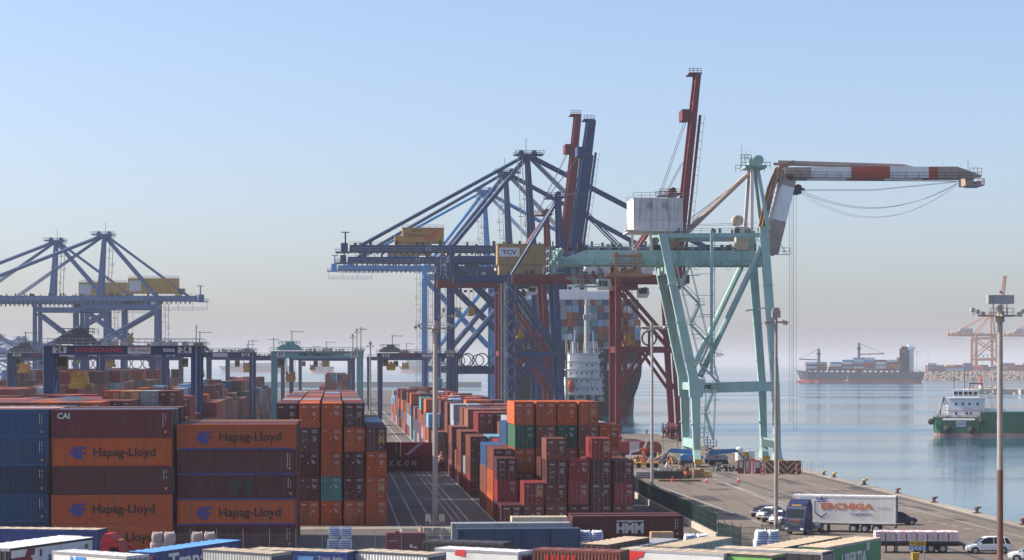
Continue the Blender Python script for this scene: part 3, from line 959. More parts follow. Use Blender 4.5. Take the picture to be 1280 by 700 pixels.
def crane_big(name, label, org, rz, mat, house, hlab, g=28.0, wb=17.5, zp=17.2, zg=56.4, back=32.6, out=67.0, apex=86.6, ax=-3.0, seed=1, group=None, number=None, raised=None, simple=False, hx=None, hz=(1.9, 6.6), tower=None, legw=1.9):
    """modern gantry: portal, twin girders, mast with stays, boom down over the water (local +x)"""
    rn = random.Random(seed)
    r = thing(name, label, "gantry crane", org, rz, group)
    hw = wb / 2
    bogies(r, (-g, 0), (-hw, hw), mat)
    for x in (-g, 0):
        mb = MB(); mb.box(x - .8, x + .8, -hw - 3, hw + 3, 2.6, 4.4); mb.build("sill_beam", mat, r)
        for y in (-hw, hw):
            mb = MB()
            mb.beam((x, y, 4.4), (x, y * .97, zg + 1), legw, 1.5, w2=legw * .8, h2=1.4, up=(0, 1, 0))
            mb.build("leg", mat, r)
        mb = MB(); mb.box(x - .7, x + .7, -hw + 1, hw - 1, zg - 4.2, zg - 2.2); mb.build("cross_beam", mat, r)
    for y in (-hw, hw):
        mb = MB(); mb.box(-g + .9, -.9, y - .7, y + .7, zp - 1.2, zp + 1.2); mb.build("portal_beam", mat, r)
        mb = MB(); mb.box(-g + .9, -.9, y - .55, y + .55, zg - 4.6, zg - 2.6); mb.build("upper_tie", mat, r)
        mb = MB(); mb.tube((-g + .8, y, zg - 5), (-1, y, zp + 9), .62, 8); mb.build("brace", mat, r)
        mb = MB(); mb.tube((-1, y, zg - 5.5), (-g + 1, y, zp + 3), .62, 8); mb.build("brace", mat, r)
    if tower is not None:
        mb = MB(); mb.box(tower - 1.2, tower + 1.2, -hw - 1, -hw + 1.6, zp + 1.2, zg - 1.2); mb.build('lift_tower', mat, r)
    # girders
    for y in (-3.4, 3.4):
        mb = MB(); mb.box(-g - back, 4.5, y - .65, y + .65, zg - 1.1, zg + 1.1); mb.build("girder", mat, r)
        mb = MB()
        if raised is None:
            mb.box(4.7, out, y - .6, y + .6, zg - 1.1, zg + 1.0)
        else:
            t_ = R(raised); d_ = Vector((math.cos(t_), 0, math.sin(t_)))
            mb.beam((4.7, y, zg), Vector((4.7, y, zg)) + d_ * (out - 4.7), 2.0, 1.2, up=(0, 1, 0))
        mb.build("boom", mat, r)
    mb = MB()
    x = -g - back
    while x < (out if raised is None else 4):
        mb.box(x, x + .35, -2.75, 2.75, zg - .6, zg + .1); x += 7.2
    for y, s_ in ((-4.9, -1), (4.9, 1)):
        e = out - 1 if raised is None else 4
        mb.box(-g - back + 1, e, y - .45, y + .45, zg - .95, zg - .88)
        mb.rail((-g - back + 1, y + s_ * .45, zg - .9), (e, y + s_ * .45, zg - .9), 1.1, 2.6)
    mb.rail((-g - back, -3.4, zg + 1.1), (4, -3.4, zg + 1.1), 1.1, 2.4)
    mb.build("walkway", M["galv"] if not simple else mat, r)
    mb = MB()
    x = -g - back + 3
    while x < (out - 2 if raised is None else 4):       # festoon loops and brackets under the girder
        mb.box(x, x + .5, -4.6, -4.1, zg - 2.0, zg - 1.1); x += 1.9
    clutter(mb, -g - back, out * .55 if raised is None else 4, -3.2, zg + 1.1, 40, rn)
    mb.build("festoon", M["dark"] if not simple else mat, r)["kind"] = "stuff"
    # mast
    for y in (-1, 1):
        mb = MB(); mb.beam((ax + 1.5, y * hw * .8, zg + 1), (ax, y * 2.2, apex), 1.7, 1.5, w2=1.3, h2=1.2, up=(0, 1, 0)); mb.build("mast", mat, r)
        mb = MB(); mb.tube((-g + .5, y * hw * .8, zg + .8), (ax - .8, y * 2.2, apex - .8), .72, 8); mb.build("back_leg", mat, r)
        mb = MB(); mb.tube((-g - back + 3.5, y * 3.4, zg + 1), (ax - .8, y * 2.4, apex + .2), .48, 8); mb.build("backstay", mat, r)
        mb = MB()
        if raised is None:
            mb.tube((out * .83, y * 3.4, zg + 1), (ax + .8, y * 2.4, apex + .2), .52, 8)
            for o_ in (0, .9): mb.tube((out * .40 + o_, y * 3.4, zg + 1), (ax + .8 + o_ * .6, y * 2.4, apex - .4), .2, 6)
        else:
            e = Vector((4.7, y * 3.4, zg)) + d_ * (out * .55)
            mb.tube(e, (ax + .8, y * 2.4, apex), .3, 6)
        mb.build("forestay", mat, r)
    mb = MB()
    mb.box(ax - 2.6, ax + 2.8, -3.4, 3.4, apex - .6, apex + .5)
    mb.box(ax - 4.2, ax + 5.2, -4.0, 4.0, apex + .5, apex + .65)
    for y in (-4.0, 4.0): mb.rail((ax - 4.2, y, apex + .6), (ax + 5.2, y, apex + .6), 1.1, 1.5, .06)
    for k in (-2.0, 2.2): mb.tube((ax + k, -1.2, apex + 1.2), (ax + k, 1.2, apex + 1.2), .9, 10)
    mb.tube((ax - .4, 0, apex), (ax - .4, 0, apex + 6), .09, 5)
    mb.build("mast_head", mat, r)
    stairs(r, (ax + 1.2 - 2, -hw * .6, zg + 2), (ax - 2, -3, apex), -1, M["galv"] if not simple else mat, 5, 1.4, flights=False)
    stairs(r, (-g - 2.2, -hw, 4), (-g - 2.2, -hw, zg - 2), -1, M["galv"] if not simple else mat, 5, 1.4, flights=False)
    # machinery house
    h = MB(); hx0, hx1 = hx or (-g - 15.6, -g - 2.3)
    h.box(hx0, hx1, -3.6, 3.6, zg + hz[0], zg + hz[1]); h.box(hx0 - .1, hx1 + .1, -3.7, 3.7, zg + hz[1], zg + hz[1] + .15)
    h.box(hx0 - 2.5, hx0 - .02, -2.6, 2.6, zg + 1.9, zg + 4.2)
    for x in (hx0 + 1, hx1 - 1): h.box(x - .3, x + .3, -3.4, 3.4, zg + 1.1, zg + 1.9)
    ho = h.build("machinery_house", house, r)
    mb = MB(); mb.rail((hx0, -3.6, zg + hz[1] + .1), (hx1, -3.6, zg + hz[1] + .1), 1, 2); mb.rail((hx0, 3.6, zg + hz[1] + .1), (hx1, 3.6, zg + hz[1] + .1), 1, 2)
    mb.build("roof_rail", M["galv"], ho)
    if hlab:
        hlab(ho, hx0, hx1, zg)
    # trolley, cab, spreader
    tx = -g + 9 + rn.uniform(-2, 10)
    mb = MB(); mb.box(tx, tx + 5, -3, 3, zg - 2.3, zg - 1.2); mb.build("trolley", M["dark"], r)
    cab(r, tx + 5.2, 0, zg - 5.0, M["white_st"])
    spreader(r, tx + 2.5, 0, zg - 15 - rn.uniform(0, 12), zg - 2, M["spreader"])
    # backreach end: platform, lamps, cable reels on the portal
    mb = MB(); xe = -g - back
    mb.box(xe - 4.5, xe, -4.4, 4.4, zg - 1.3, zg - 1.1); mb.rail((xe - 4.5, -4.4, zg - 1.1), (xe, -4.4, zg - 1.1)); mb.rail((xe - 4.5, 4.4, zg - 1.1), (xe, 4.4, zg - 1.1))
    mb.box(xe - 2.8, xe - .6, -2, 2, zg - 1.1, zg + 1.8)
    mb.box(xe - 1.6, xe - 1.1, -.3, .3, zg + 1.8, zg + 5.2); mb.box(xe - 2.6, xe, -.4, .4, zg + 5.2, zg + 5.5)
    mb.rail((xe - 4, -4.4, zg - 4.5), (xe + 14, -4.4, zg - 4.5)); mb.box(xe - 4, xe + 14, -4.5, -3.4, zg - 4.6, zg - 4.5)
    for k in (xe - 4, xe + 2, xe + 8, xe + 14): mb.beam((k, -4, zg - 4.5), (k, -4, zg - 1), .12)
    mb.build("end_platform", mat, r)
    mb = MB()
    for x in (-g + 5, -g + 9.6, -g + 14.2):
        n_ = 14
        for i in range(n_):
            t0, t1 = 2 * math.pi * i / n_, 2 * math.pi * (i + 1) / n_
            mb.beam((x + 2.1 * math.cos(t0), -hw - .9, zp + 3.3 + 2.1 * math.sin(t0)), (x + 2.1 * math.cos(t1), -hw - .9, zp + 3.3 + 2.1 * math.sin(t1)), .5, .35)
    mb.build("cable_reel", M["dark"], r)
    if number:
        text(number, 2.0, M["wdecal"], r, (hx0 + (hx1 - hx0) * .62, -4.08, zg), name="number")
    return r

def apm_house(o, x0, x1, zg):
    text("APM\nTERMINALS", 1.45, M["kdecal"], o, ((x0 + x1) / 2 - 2.2, -3.63, zg + 4.9))
    mb = MB()
    for k in (0, 1.3):
        mb.face([(x1 - 5.4 - k, -3.62, zg + 2.6 + k * .2), (x1 - 4.8 - k, -3.62, zg + 2.6 + k * .2), (x1 - 1.2 - k * .4, -3.62, zg + 5.2 + k * .5), (x1 - 2.2 - k * .4, -3.62, zg + 5.2 + k * .5)])
    mb.build("logo", M["rdecal"], o)

G1 = "blue gantry cranes over the big ship"
def on_new(D, a=65.5):
    b = (D - a * ST) / CT
    return yard(a, b)
crane_big("gantry_crane", "navy blue crane numbered 12 with yellow machinery house and lowered boom", on_new(713), TH, M["crane_blue"], M["house_y"], apm_house, number="12", seed=3, group=G1)
crane_big("gantry_crane", "navy blue crane numbered 13, half hidden behind crane 12", on_new(803), TH, M["crane_blue"], M["house_y"], None, number="13", seed=4, group=G1, zg=57, apex=88.7)
crane_big("gantry_crane", "light blue crane standing behind the two navy cranes", on_new(917), TH, M["crane_light"], M["crane_light"], None, seed=7, group=G1, zg=59.0, apex=91, back=36)
def left_house(o, x0, x1, zg):
    mb = MB(); mb.box(x1 - 5.4, x1 - .4, 3.6, 3.66, zg + 3.0, zg + 7.4); mb.build("sign", M["wdecal"], o)
G2 = "hazy blue gantry cranes at the far left"
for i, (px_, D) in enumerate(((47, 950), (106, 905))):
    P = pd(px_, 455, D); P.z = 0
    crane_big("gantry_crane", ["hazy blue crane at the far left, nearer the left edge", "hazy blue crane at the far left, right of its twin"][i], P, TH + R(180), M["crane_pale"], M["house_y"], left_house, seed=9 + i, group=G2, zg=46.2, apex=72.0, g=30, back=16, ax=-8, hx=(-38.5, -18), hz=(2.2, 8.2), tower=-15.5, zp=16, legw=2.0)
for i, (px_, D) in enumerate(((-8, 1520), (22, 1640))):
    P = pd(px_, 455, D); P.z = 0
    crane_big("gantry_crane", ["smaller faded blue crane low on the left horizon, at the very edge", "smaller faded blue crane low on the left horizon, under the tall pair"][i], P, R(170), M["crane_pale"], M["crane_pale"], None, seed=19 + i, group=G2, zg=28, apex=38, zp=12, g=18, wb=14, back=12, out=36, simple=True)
# orange cranes beyond the breakwater
G3 = "faded orange gantry cranes beyond the breakwater"
for i, (px_, D, ra) in enumerate(((1243, 3250, 84), (1312, 3300, 80), (1420, 3350, 80))):
    P = pd(px_, 455, D); P.z = 7.6
    crane_big("gantry_crane", ["faded orange crane behind the breakwater with its boom raised", "faded orange crane at the right edge, only its backreach in view", "faded orange crane beyond the right edge"][i], P, R(4), M["crane_orange"], M["grey"] , None, seed=29 + i, group=G3, zg=39, apex=62, g=22, back=26, out=68, raised=ra, simple=True, ax=-3, zp=13, legw=2.8).scale = (1.4, 1.4, 1.4)
    if i == 1: break

# ---- older cranes on the fifteen metre gauge with the boom up
def crane_old(name, label, org, rz, mat, house, zg, zt, tilt, blen, apex, back, seed, group, lattice=False, hlab=None, boomw=1.9, hinge=3.6, hx=(-16.5, -1.5), hz=(2.2, 4.8), hhalf=2.6):
    rn = random.Random(seed); g, hw = 15.24, 7.3
    r = thing(name, label, "gantry crane", org, rz, group)
    bogies(r, (-g, 0), (-hw, hw), mat)
    for x in (-g, 0):
        mb = MB(); mb.box(x - .7, x + .7, -hw - 2.5, hw + 2.5, 2.6, 4.2); mb.build("sill_beam", mat, r)
        for y in (-hw, hw):
            mb = MB(); mb.beam((x, y, 4.2), (x - (0 if x else 2.2), y, zg + .5), 1.5, 1.3, w2=1.5, h2=1.2, up=(0, 1, 0)); mb.build("leg", mat, r)
        for z in (zt, zg - 1.9):
            mb = MB(); mb.box(x - .5, x + .5, -hw + .7, hw - .7, z - .8, z + .8); mb.build("cross_beam", mat, r)
    for y in (-hw, hw):
        mb = MB(); mb.box(-g + .7, -.7, y - .5, y + .5, zt - .75, zt + .75); mb.build("tie_beam", mat, r)
        mb = MB(); mb.tube((-g + .5, y, zg - 1.3), (-.9, y, zt + .6), .5, 8); mb.build("brace", mat, r)
        for x in (-g + .6, -.6):
            mb = MB(); mb.tube((-g * .5, y, zt - .6), (x, y, zt - 10.5), .42, 8); mb.build("brace", mat, r)
        mb = MB(); mb.beam((0, y, zg + .9), (-.8, y * .45, apex), 1.1, 1.0, up=(0, 1, 0)); mb.build("mast", mat, r)
        mb = MB(); mb.tube((-g + .3, y, zg + .9), (-.8, y * .45, apex - .6), .45, 8); mb.build("back_leg", mat, r)
    mb = MB(); mb.box(-2.2, .8, -4.2, 4.2, apex - .3, apex + .1); mb.rail((-4.5, -4.2, apex), (1, -4.2, apex), 1.1, 1.2, .06); mb.rail((-4.5, 4.2, apex), (1, 4.2, apex), 1.1, 1.2, .06)
    mb.box(-4.5, .8, -4.2, 4.2, apex - .35, apex - .3)
    for y in (-2, 2): mb.tube((-.8, y - .4, apex + .9), (-.8, y + .4, apex + .9), .8, 10)
    mb.build("mast_head", mat, r)
    for y in (-2.9, 2.9):
        mb = MB(); mb.box(-g - back, 3.2, y - .55, y + .55, zg - 1.1, zg + 1.1); mb.build("girder", mat, r)
    # raised boom: two box girders with ties
    t_ = R(tilt); d_ = Vector((math.cos(t_), 0, math.sin(t_))); n_ = Vector((-math.sin(t_), 0, math.cos(t_)))
    B0 = Vector((hinge, 0, zg))
    for y in (-2.9, 2.9):
        o_ = Vector((0, y, 0))
        mb = MB(); mb.beam(B0 + o_, B0 + o_ + d_ * blen, boomw, 1.1, w2=boomw * .65, h2=.9, up=(0, 1, 0)); mb.build("boom", mat, r)
    mb = MB(); k = 1.0
    while k < blen:
        mb.beam(B0 + d_ * k + Vector((0, -2.4, 0)), B0 + d_ * k + Vector((0, 2.4, 0)), .5); k += 5.5
    for y in (-3.9, 3.9):
        o_ = Vector((0, y, 0)) - n_ * (boomw * .5 + .4)
        mb.beam(B0 + o_, B0 + o_ + d_ * (blen * .8), .12, .7); mb.beam(B0 + o_ - n_ * 1.1, B0 + o_ - n_ * 1.1 + d_ * (blen * .8), .08)
        k = 0
        while k < blen * .8:
            mb.beam(B0 + o_ + d_ * k, B0 + o_ + d_ * k - n_ * 1.1, .08); k += 2.2
    tp = B0 + d_ * blen
    mb.box(tp.x - 2.4, tp.x + .8, -3.4, 3.4, tp.z, tp.z + .3); mb.rail((tp.x - 2.4, -3.4, tp.z + .2), (tp.x + .6, -3.4, tp.z + .2), 1.1, 1, .06)
    mm = B0 + d_ * (blen * .8) + n_ * 1.9
    mb.box(mm.x - 1.2, mm.x + .8, -3.2, 3.2, mm.z - 1.5, mm.z + 1.2)
    mb.build("boom_ties", mat, r)
    mb = MB()
    for y in (-2.4, 2.4):
        e = B0 + d_ * (blen * .8) + n_ * 1.4 + Vector((0, y, 0))
        mb.beam(e, (-3.8, y, apex), .13); mb.beam(e + d_ * -12, (-2.5, y, apex), .13)
    mb.build("boom_hoist_ropes", M["steelrope"], r)
    mb = MB()
    for y, s_ in ((-3.9, -1), (3.9, 1)):
        mb.box(-g - back, 3, y - .4, y + .4, zg - .9, zg - .84); mb.rail((-g - back, y + s_ * .4, zg - .9), (3, y + s_ * .4, zg - .9), 1.1, 2)
    mb.build("walkway", mat, r)
    mb = MB(); clutter(mb, -g - back, 2, -2.9, zg + 1.1, 26, rn, 1.5); clutter(mb, -g - back, -8, -3, zg - 2.6, 14, rn, 1.4); mb.build("fittings", M["dark"], r)["kind"] = "stuff"
    h = MB(); h.box(hx[0], hx[1], -hhalf, hhalf, zg + hz[0], zg + hz[1]); h.box(hx[0] - .12, hx[1] + .12, -hhalf - .12, hhalf + .12, zg + hz[1], zg + hz[1] + .15)
    h.box(hx[0] + .5, hx[1] - .5, -2.6, 2.6, zg + 1.1, zg + hz[0])
    ho = h.build("machinery_house", house, r)
    if hlab: hlab(ho, hx, zg, hz, hhalf)
    tx = -g + 1.0
    mb = MB(); mb.box(tx, tx + 4.5, -2.6, 2.6, zg - 2.6, zg - 1.2); mb.build("trolley", mat, r)
    cab(r, tx + 4.6, 0, zg - 4.6, M["white_st"])
    spreader(r, tx + 2.2, 0, zg - 17, zg - 2.6, M["spreader"])
    stairs(r, (-g + .5, -hw - 1.3, 4), (-g + .5, -hw - 1.3, zg - 2), 1, mat, 3.0, 1.5)
    if lattice:
        mb = MB(); k = 4.0
        for y in (-hw, hw):
            z = 4.0; s_ = 1
            while z < zg - 3:
                for o_ in (-.95, .95):
                    mb.beam((-g - 1.3 * s_, y + o_, z), (-g + 1.3 * s_, y + o_, z + 3.2), .26)
                z += 3.2; s_ = -s_
            for c_ in (-1.4, 1.4):
                mb.beam((-g + c_, y - .95, 4), (-g + c_, y - .95, zg - 1), .34); mb.beam((-g + c_, y + .95, 4), (-g + c_, y + .95, zg - 1), .34)
        mb.build("stair_tower", M["grey"], r)
    mb = MB()
    for x in (-g * .5,):
        for i in range(14):
            t0, t1 = 2 * math.pi * i / 14, 2 * math.pi * (i + 1) / 14
            mb.beam((x + 1.8 * math.cos(t0), -hw - .9, zt + 2.8 + 1.8 * math.sin(t0)), (x + 1.8 * math.cos(t1), -hw - .9, zt + 2.8 + 1.8 * math.sin(t1)), .45, .4)
        mb.box(x - .3, x + .3, -hw - 1, -hw - .55, zt + .7, zt + 4.5)
    mb.build("cable_reel", M["dark"], r)
    return r
def tcv_house(o, hx, zg, hz, hh):
    mb = MB(); mb.box(hx[0] + .4, hx[0] + 6.4, -hh - .06, -hh - .01, zg + hz[0] + 2.2, zg + hz[1] - 1.0); s_ = mb.build("sign", M["wdecal"], o)
    text("TCV", 2.0, M["bdecal"], s_, (hx[0] + 3.4, -hh - .09, zg + (hz[0] + hz[1]) / 2 + .6), width=4.2, height=1.4, bold=.05)
G4 = "old gantry cranes with their booms raised"
crane_old("gantry_crane", "navy crane with raised wide navy boom and tan machinery house", on_new(637), TH, M["crane_blue"], M["house_tan"], 43.8, 22.0, 82.5, 46.5, 67.6, 16.0, 5, G4, True, tcv_house, boomw=3.6, hinge=2.8, hx=(-18.6, -5.0), hz=(4.2, 10.0), hhalf=3.2)
crane_old("gantry_crane", "red crane with raised boom close behind the navy raised boom", on_new(672), TH, M["crane_red"], M["pinkwhite"], 43.6, 22.4, 84.2, 52, 65, 19.0, 6, G4, boomw=2.8)
def on_old(D, off=74.2):
    return Vector((-163.0 / F * D + off, D, 0))
rr_ = crane_old("gantry_crane", "dark red crane with tall raised boom behind the aqua crane", on_old(554), PH, M["crane_red"], M["pinkwhite"], 40.5, 22.8, 84.0, 52, 62.0, 26.0, 8, G4, hinge=.1, hx=(-23, -5.5))
text("NOELL", 1.3, M["wdecal"], rr_, (-26, -3.5, 40.6))
# ------------------------------------------------------------------ the aqua crane with the folding jib
GO = on_old(411)
gr = thing("gantry_crane", "aqua green old crane with folded jib striped red and white", "gantry crane", GO, PH)
S6 = F / 411.0
def gp(x, y, far=False):
    """pixel -> crane frame; near frame at y=0, far frame 14.6 m behind"""
    yy = 14.6 if far else 0.0
    D = 411.0 + yy
    w_ = Vector(((x - 640) * D / F, D, H - (y - 455) * D / F)) - GO
    c_, s_ = math.cos(-PH), math.sin(-PH)
    return Vector((w_.x * c_ - w_.y * s_, yy, w_.z))
AQ, GA = M["crane_aqua"], M["galv"]
YN, YF = 0.0, 14.6
def mem(name, pts, w_, h_=None, w2=None, mat=AQ, parent=None, n=None):
    mb = MB()
    for i, (a, b_) in enumerate(zip(pts[:-1], pts[1:])):
        if n: mb.tube(a, b_, w_, n)
        else: mb.beam(a, b_, w_, h_ or w_, w2=w2 if w2 and i == 0 else None, h2=w2 if w2 and i == 0 else None, up=(0, 1, 0))
    return mb.build(name, mat, parent or gr)
ybase = 2.6
for y in (YN, YF):
    V = lambda x, z: Vector((x, y, z))
    # landside leg: upright below the tie, leaning back above
    mb = MB()
    mb.beam(V(-15.24, 2.4), V(-15.5, 15.0), 1.25, 1.35, w2=1.75, h2=1.5, up=(0, 1, 0))
    mb.beam(V(-15.5, 14.9), V(-21.7, 43.6), 1.75, 1.5, w2=1.5, h2=1.2, up=(0, 1, 0))
    mb.prism([V(-16.6, 13) + Vector((0, -.7, 0)), V(-14.2, 13) + Vector((0, -.7, 0)), V(-13.6, 16.2) + Vector((0, -.7, 0)), V(-16.8, 17) + Vector((0, -.7, 0))], (0, 1.4, 0))
    mb.build("landside_leg", AQ, gr)
    mb = MB()
    mb.beam(V(0, 2.4), V(-.35, 15.0), 1.2, 1.3, w2=1.4, h2=1.5, up=(0, 1, 0))
    mb.beam(V(-.35, 14.8), V(-2.6, 45.0), 1.4, 1.5, w2=1.6, h2=1.2, up=(0, 1, 0))
    mb.build("waterside_leg", AQ, gr)
    mb = MB(); mb.beam(V(-14.6, 14.6), V(-1.0, 15.0), 1.75, 1.1, up=(0, 1, 0)); mb.build("tie_beam", AQ, gr)
    mem("brace", [V(-14.6, 16.8), V(-3.0, 41.0)], .56, n=8)
    mb = MB(); mb.beam(V(-20.8, 43.2), V(-2.9, 43.4), .7, .8); mb.build("top_strut", AQ, gr)
    mb = MB(); mb.beam(V(-13.9, 14.9) + Vector((0, -.58, 0)), V(-12, 15) + Vector((0, -.58, 0)), .04, .7)
    mb.build("nameplate", M["dark"], gr)
for x in (-15.3, -.1):
    mb = MB(); mb.box(x - .6, x + .6, .8, 13.8, 3.4, 5.0); mb.build("sill_beam", AQ, gr)
for x, z in ((-15.5, 15.0), (-.4, 15.0)):
    mb = MB(); mb.box(x - .5, x + .5, .8, 13.8, z - .7, z + .7); mb.build("cross_beam", AQ, gr)
mb = MB(); mb.box(-20.9, -19.7, .7, 13.9, 36.2, 37.6); mb.build("cross_beam", AQ, gr)
for x in (-15.3, 0):
    for y in (YN, YF):
        mb = MB()
        mb.prism([(x - .6, y - 2.4, 1.5), (x - .6, y - .8, 3.2), (x - .6, y + .8, 3.2), (x - .6, y + 2.4, 1.5), (x - .6, y + 2.3, .9), (x - .6, y - 2.3, .9)], (1.2, 0, 0))
        for k in (-1.7, -.6, .6, 1.7): mb.tube((x - .4, y + k, .5), (x + .4, y + k, .5), .45, 10)
        mb.build("bogie", AQ, gr)
        mb = MB(); mb.box(x - .7, x + .7, y - 3.0, y - 2.45, .5, 1.5); mb.build("buffer", M["yellow"], gr)
# girder: two webs side by side with a tapered tail
for y in (5.0, 9.6):
    mb = MB()
    zb, zt = 37.75, 40.7
    mb.prism([(-41.0, y - .55, zb), (-1.5, y - .55, zb), (-1.5, y - .55, zt), (-35.5, y - .55, zt), (-41.0, y - .55, zb + 1.0)], (0, 1.1, 0))
    mb.build("girder", AQ, gr)
    mb = MB(); mb.box(-41, -1.5, y - .75, y - .56, zb, zb + .18); mb.box(-41, -1.5, y - .70, y - .56, zb + .95, zb + 1.05)
    for x in range(-38, -1, 4): mb.box(x, x + .1, y - .66, y - .56, zb + .2, zt - .1)
    mb.build("girder_flange", AQ, gr)
mb = MB()
for x in range(-40, -2, 5): mb.box(x, x + .5, 5.56, 9.04, 38.0, 39.6)
mb.build("girder_ties", AQ, gr)
mb = MB()
for y in (4.0, 10.6):
    mb.box(-41, -2, y - .45, y + .45, 37.9, 37.98)
mb.rail((-41, 3.55, 37.95), (-24, 3.55, 37.95), 1.1, 1.8); mb.rail((-35, 5, 40.7), (-23.5, 5, 40.7), 1.1, 1.8, .05); mb.rail((-19, 5, 40.7), (-4, 5, 40.7), 1.0, 1.8, .05)
mb.rail((-20, .0, 43.7), (-3, .0, 43.7), .9, 1.8, .04)
mb.build("walkway", AQ, gr)
rn = random.Random(2)
mb = MB()                              # tail end cluster of frames and sheaves
for i in range(5):
    x = -42.6 + i * .55
    mb.beam((x, 3.6, 36.2 + i * .2), (x, 3.6, 41.6 - i * .25), .16); mb.beam((x, 11, 36.2 + i * .2), (x, 11, 41.6 - i * .25), .16)
for z in (36.4, 37.8, 39.2, 40.6):
    mb.beam((-42.6, 3.6, z), (-40.2, 3.6, z), .16); mb.beam((-42.6, 11, z), (-40.2, 11, z), .16)
    mb.beam((-42.6, 3.6, z), (-42.6, 11, z), .16)
for i in range(9): mb.tube((-42 + rn.random() * 2, 4 + i * .8, 38 + rn.random() * 3), (-42 + rn.random() * 2, 4.3 + i * .8, 38 + rn.random() * 3), .5, 8)
mb.build("tail_frame", AQ, gr)
mb = MB()                              # hanging frame to the cab
for x0, x1 in ((-38, -36.5), (-36.5, -33), (-33, -31.2)):
    for y in (5, 9.6):
        mb.beam((x0, y, 37.7), (x0 + .6, y, 33.8), .16); mb.beam((x0, y, 37.7), (x1, y, 34.0), .14)
mb.beam((-37.4, 5, 33.9), (-30.6, 5, 33.9), .2); mb.beam((-37.4, 9.6, 33.9), (-30.6, 9.6, 33.9), .2)
mb.rail((-37.4, 5, 33.9), (-32, 5, 33.9), 1.2, 1.2)
mb.build("cab_hanger", AQ, gr)
cab(gr, -33.2, 7.3, 33.2, M["white_st"], .85)
mb = MB()                              # rusty trolley hung astride the girder
for x in (-30, -25.6):
    mb.box(x - .35, x + .35, 3.6, 4.0, 36.2, 40.2); mb.box(x - .35, x + .35, 10.6, 11, 36.2, 40.2)
for z in (36.4, 38.0, 39.6):
    mb.box(-30.5, -25.0, 3.65, 3.95, z - .18, z + .18); mb.box(-30.5, -25.0, 10.65, 10.95, z - .18, z + .18)
mb.box(-31.5, -23.4, 3.4, 11.2, 35.9, 36.2); mb.beam((-30, 3.8, 36.2), (-25.6, 3.8, 40), .2)
mb.box(-29, -26, 4.2, 10.4, 36.2, 37.2)
mb.build("trolley", M["rusty"], gr)
# machinery house on the landside top
h = MB()
h.box(-26.9, -17.6, 1.6, 13.0, 44.4, 50.2)
h.box(-27.0, -17.5, 1.5, 13.1, 50.2, 50.35)
for i in range(8): h.box(-26.9 + i * 1.22, -26.82 + i * 1.22, 1.54, 1.6, 44.5, 50.1)
h.box(-26.9, -17.6, 1.55, 1.6, 47.2, 47.28)
ho = h.build("machinery_house", M["house_white"], gr)
mb = MB()
for i in range(1, 8): mb.box(-26.9 + i * 1.1 - .03, -26.9 + i * 1.1 + .03, 1.5, 1.538, 44.5, 50.1)
for z in (46.3, 48.2): mb.box(-26.9, -17.6, 1.51, 1.537, z - .03, z + .03)
mb.build("panel_joints", M["galv"], ho)
mb = MB(); mb.box(-26.4, -25.5, 1.50, 1.536, 44.5, 46.5); mb.build("door", M["pinkwhite"], ho)
for x in (-24.4, -21.6):
    mb = MB()
    for k in range(5): mb.box(x, x + 1.1, 1.47, 1.536, 48.5 + k * .2, 48.62 + k * .2)
    mb.build("louvre", M["galv"], ho)
mb = MB(); mb.rail((-27.0, 1.5, 50.35), (-17.5, 1.5, 50.35), 1.0, 1.5, .04); mb.rail((-27.0, 13.1, 50.35), (-17.5, 13.1, 50.35), 1.0, 1.5, .04); mb.build("roof_rail", M["galv"], ho)
mb = MB(); mb.box(-27.6, -17.1, 1.0, 13.6, 44.1, 44.38); mb.rail((-28.2, 1.0, 44.3), (-26.4, 1.0, 44.3), 1.1, .7, .05); mb.box(-28.4, -27.6, 1, 5, 44.2, 44.35)
mb.build("house_floor", M["pinkwhite"], ho)
mb = MB()
for x in (-27, -23.5): mb.beam((x, 3.5, 44.1), (x + .4, 5, 40.7), .4)
mb.build("house_post", M["white_st"], ho)
# mast and head
for k, (xa, xb) in enumerate(((-3.4, -3.0), (-2.0, -2.4))):
    for y, y2 in ((3.4, 5.6), (11.2, 9.0)):
        mb = MB(); mb.beam((xa - .9 + k * 1.9, y, 44.5), (xb - .8 + k * .4, y2, 56.6), .62, .6, up=(0, 1, 0)); mb.build("mast", M["pinkwhite"] if k == 0 else AQ, gr)
mb = MB(); mb.box(-5.3, -1.2, 4.4, 10.2, 56.4, 56.9); mb.box(-4.4, -2.0, 5.6, 9.0, 56.9, 58.2)
mb.rail((-6.2, 4.2, 56.2), (-.6, 4.2, 56.2), 1.2, .9, .06); mb.rail((-6.2, 10.4, 56.2), (-.6, 10.4, 56.2), 1.2, .9, .06)
for y in (5.6, 7.3, 9.0): mb.tube((-2.6, y - .25, 57.9), (-2.6, y + .25, 57.9), 1.0, 12)
mb.beam((-6.0, 4.4, 56.4), (-6.0, 4.4, 60.6), .1); mb.beam((-5.2, 4.4, 56.4), (-5.2, 4.4, 59.6), .1)
mb.rail((-6.2, 4.2, 57.6), (-4.2, 4.2, 57.6), 1.2, .6, .06)
mb.build("mast_head", AQ, gr)
for y, y2 in ((4.5, 6.2), (10.1, 8.4)):
    mem("back_strut", [Vector((-19.6, y, 41.0)), Vector((-4.4, y2, 55.4))], .42, mat=M["bare"], n=8)
mb = MB()
for y in (5, 9.6):
    mb.beam((-18.5, y, 44.6), (-5, y, 54.6), .07); mb.beam((-16.8, y, 44.8), (-5, y, 55.2), .07); mb.beam((-18, y, 45.5), (-3, y, 46.0), .06)
mb.build("stay_ropes", M["steelrope"], gr)
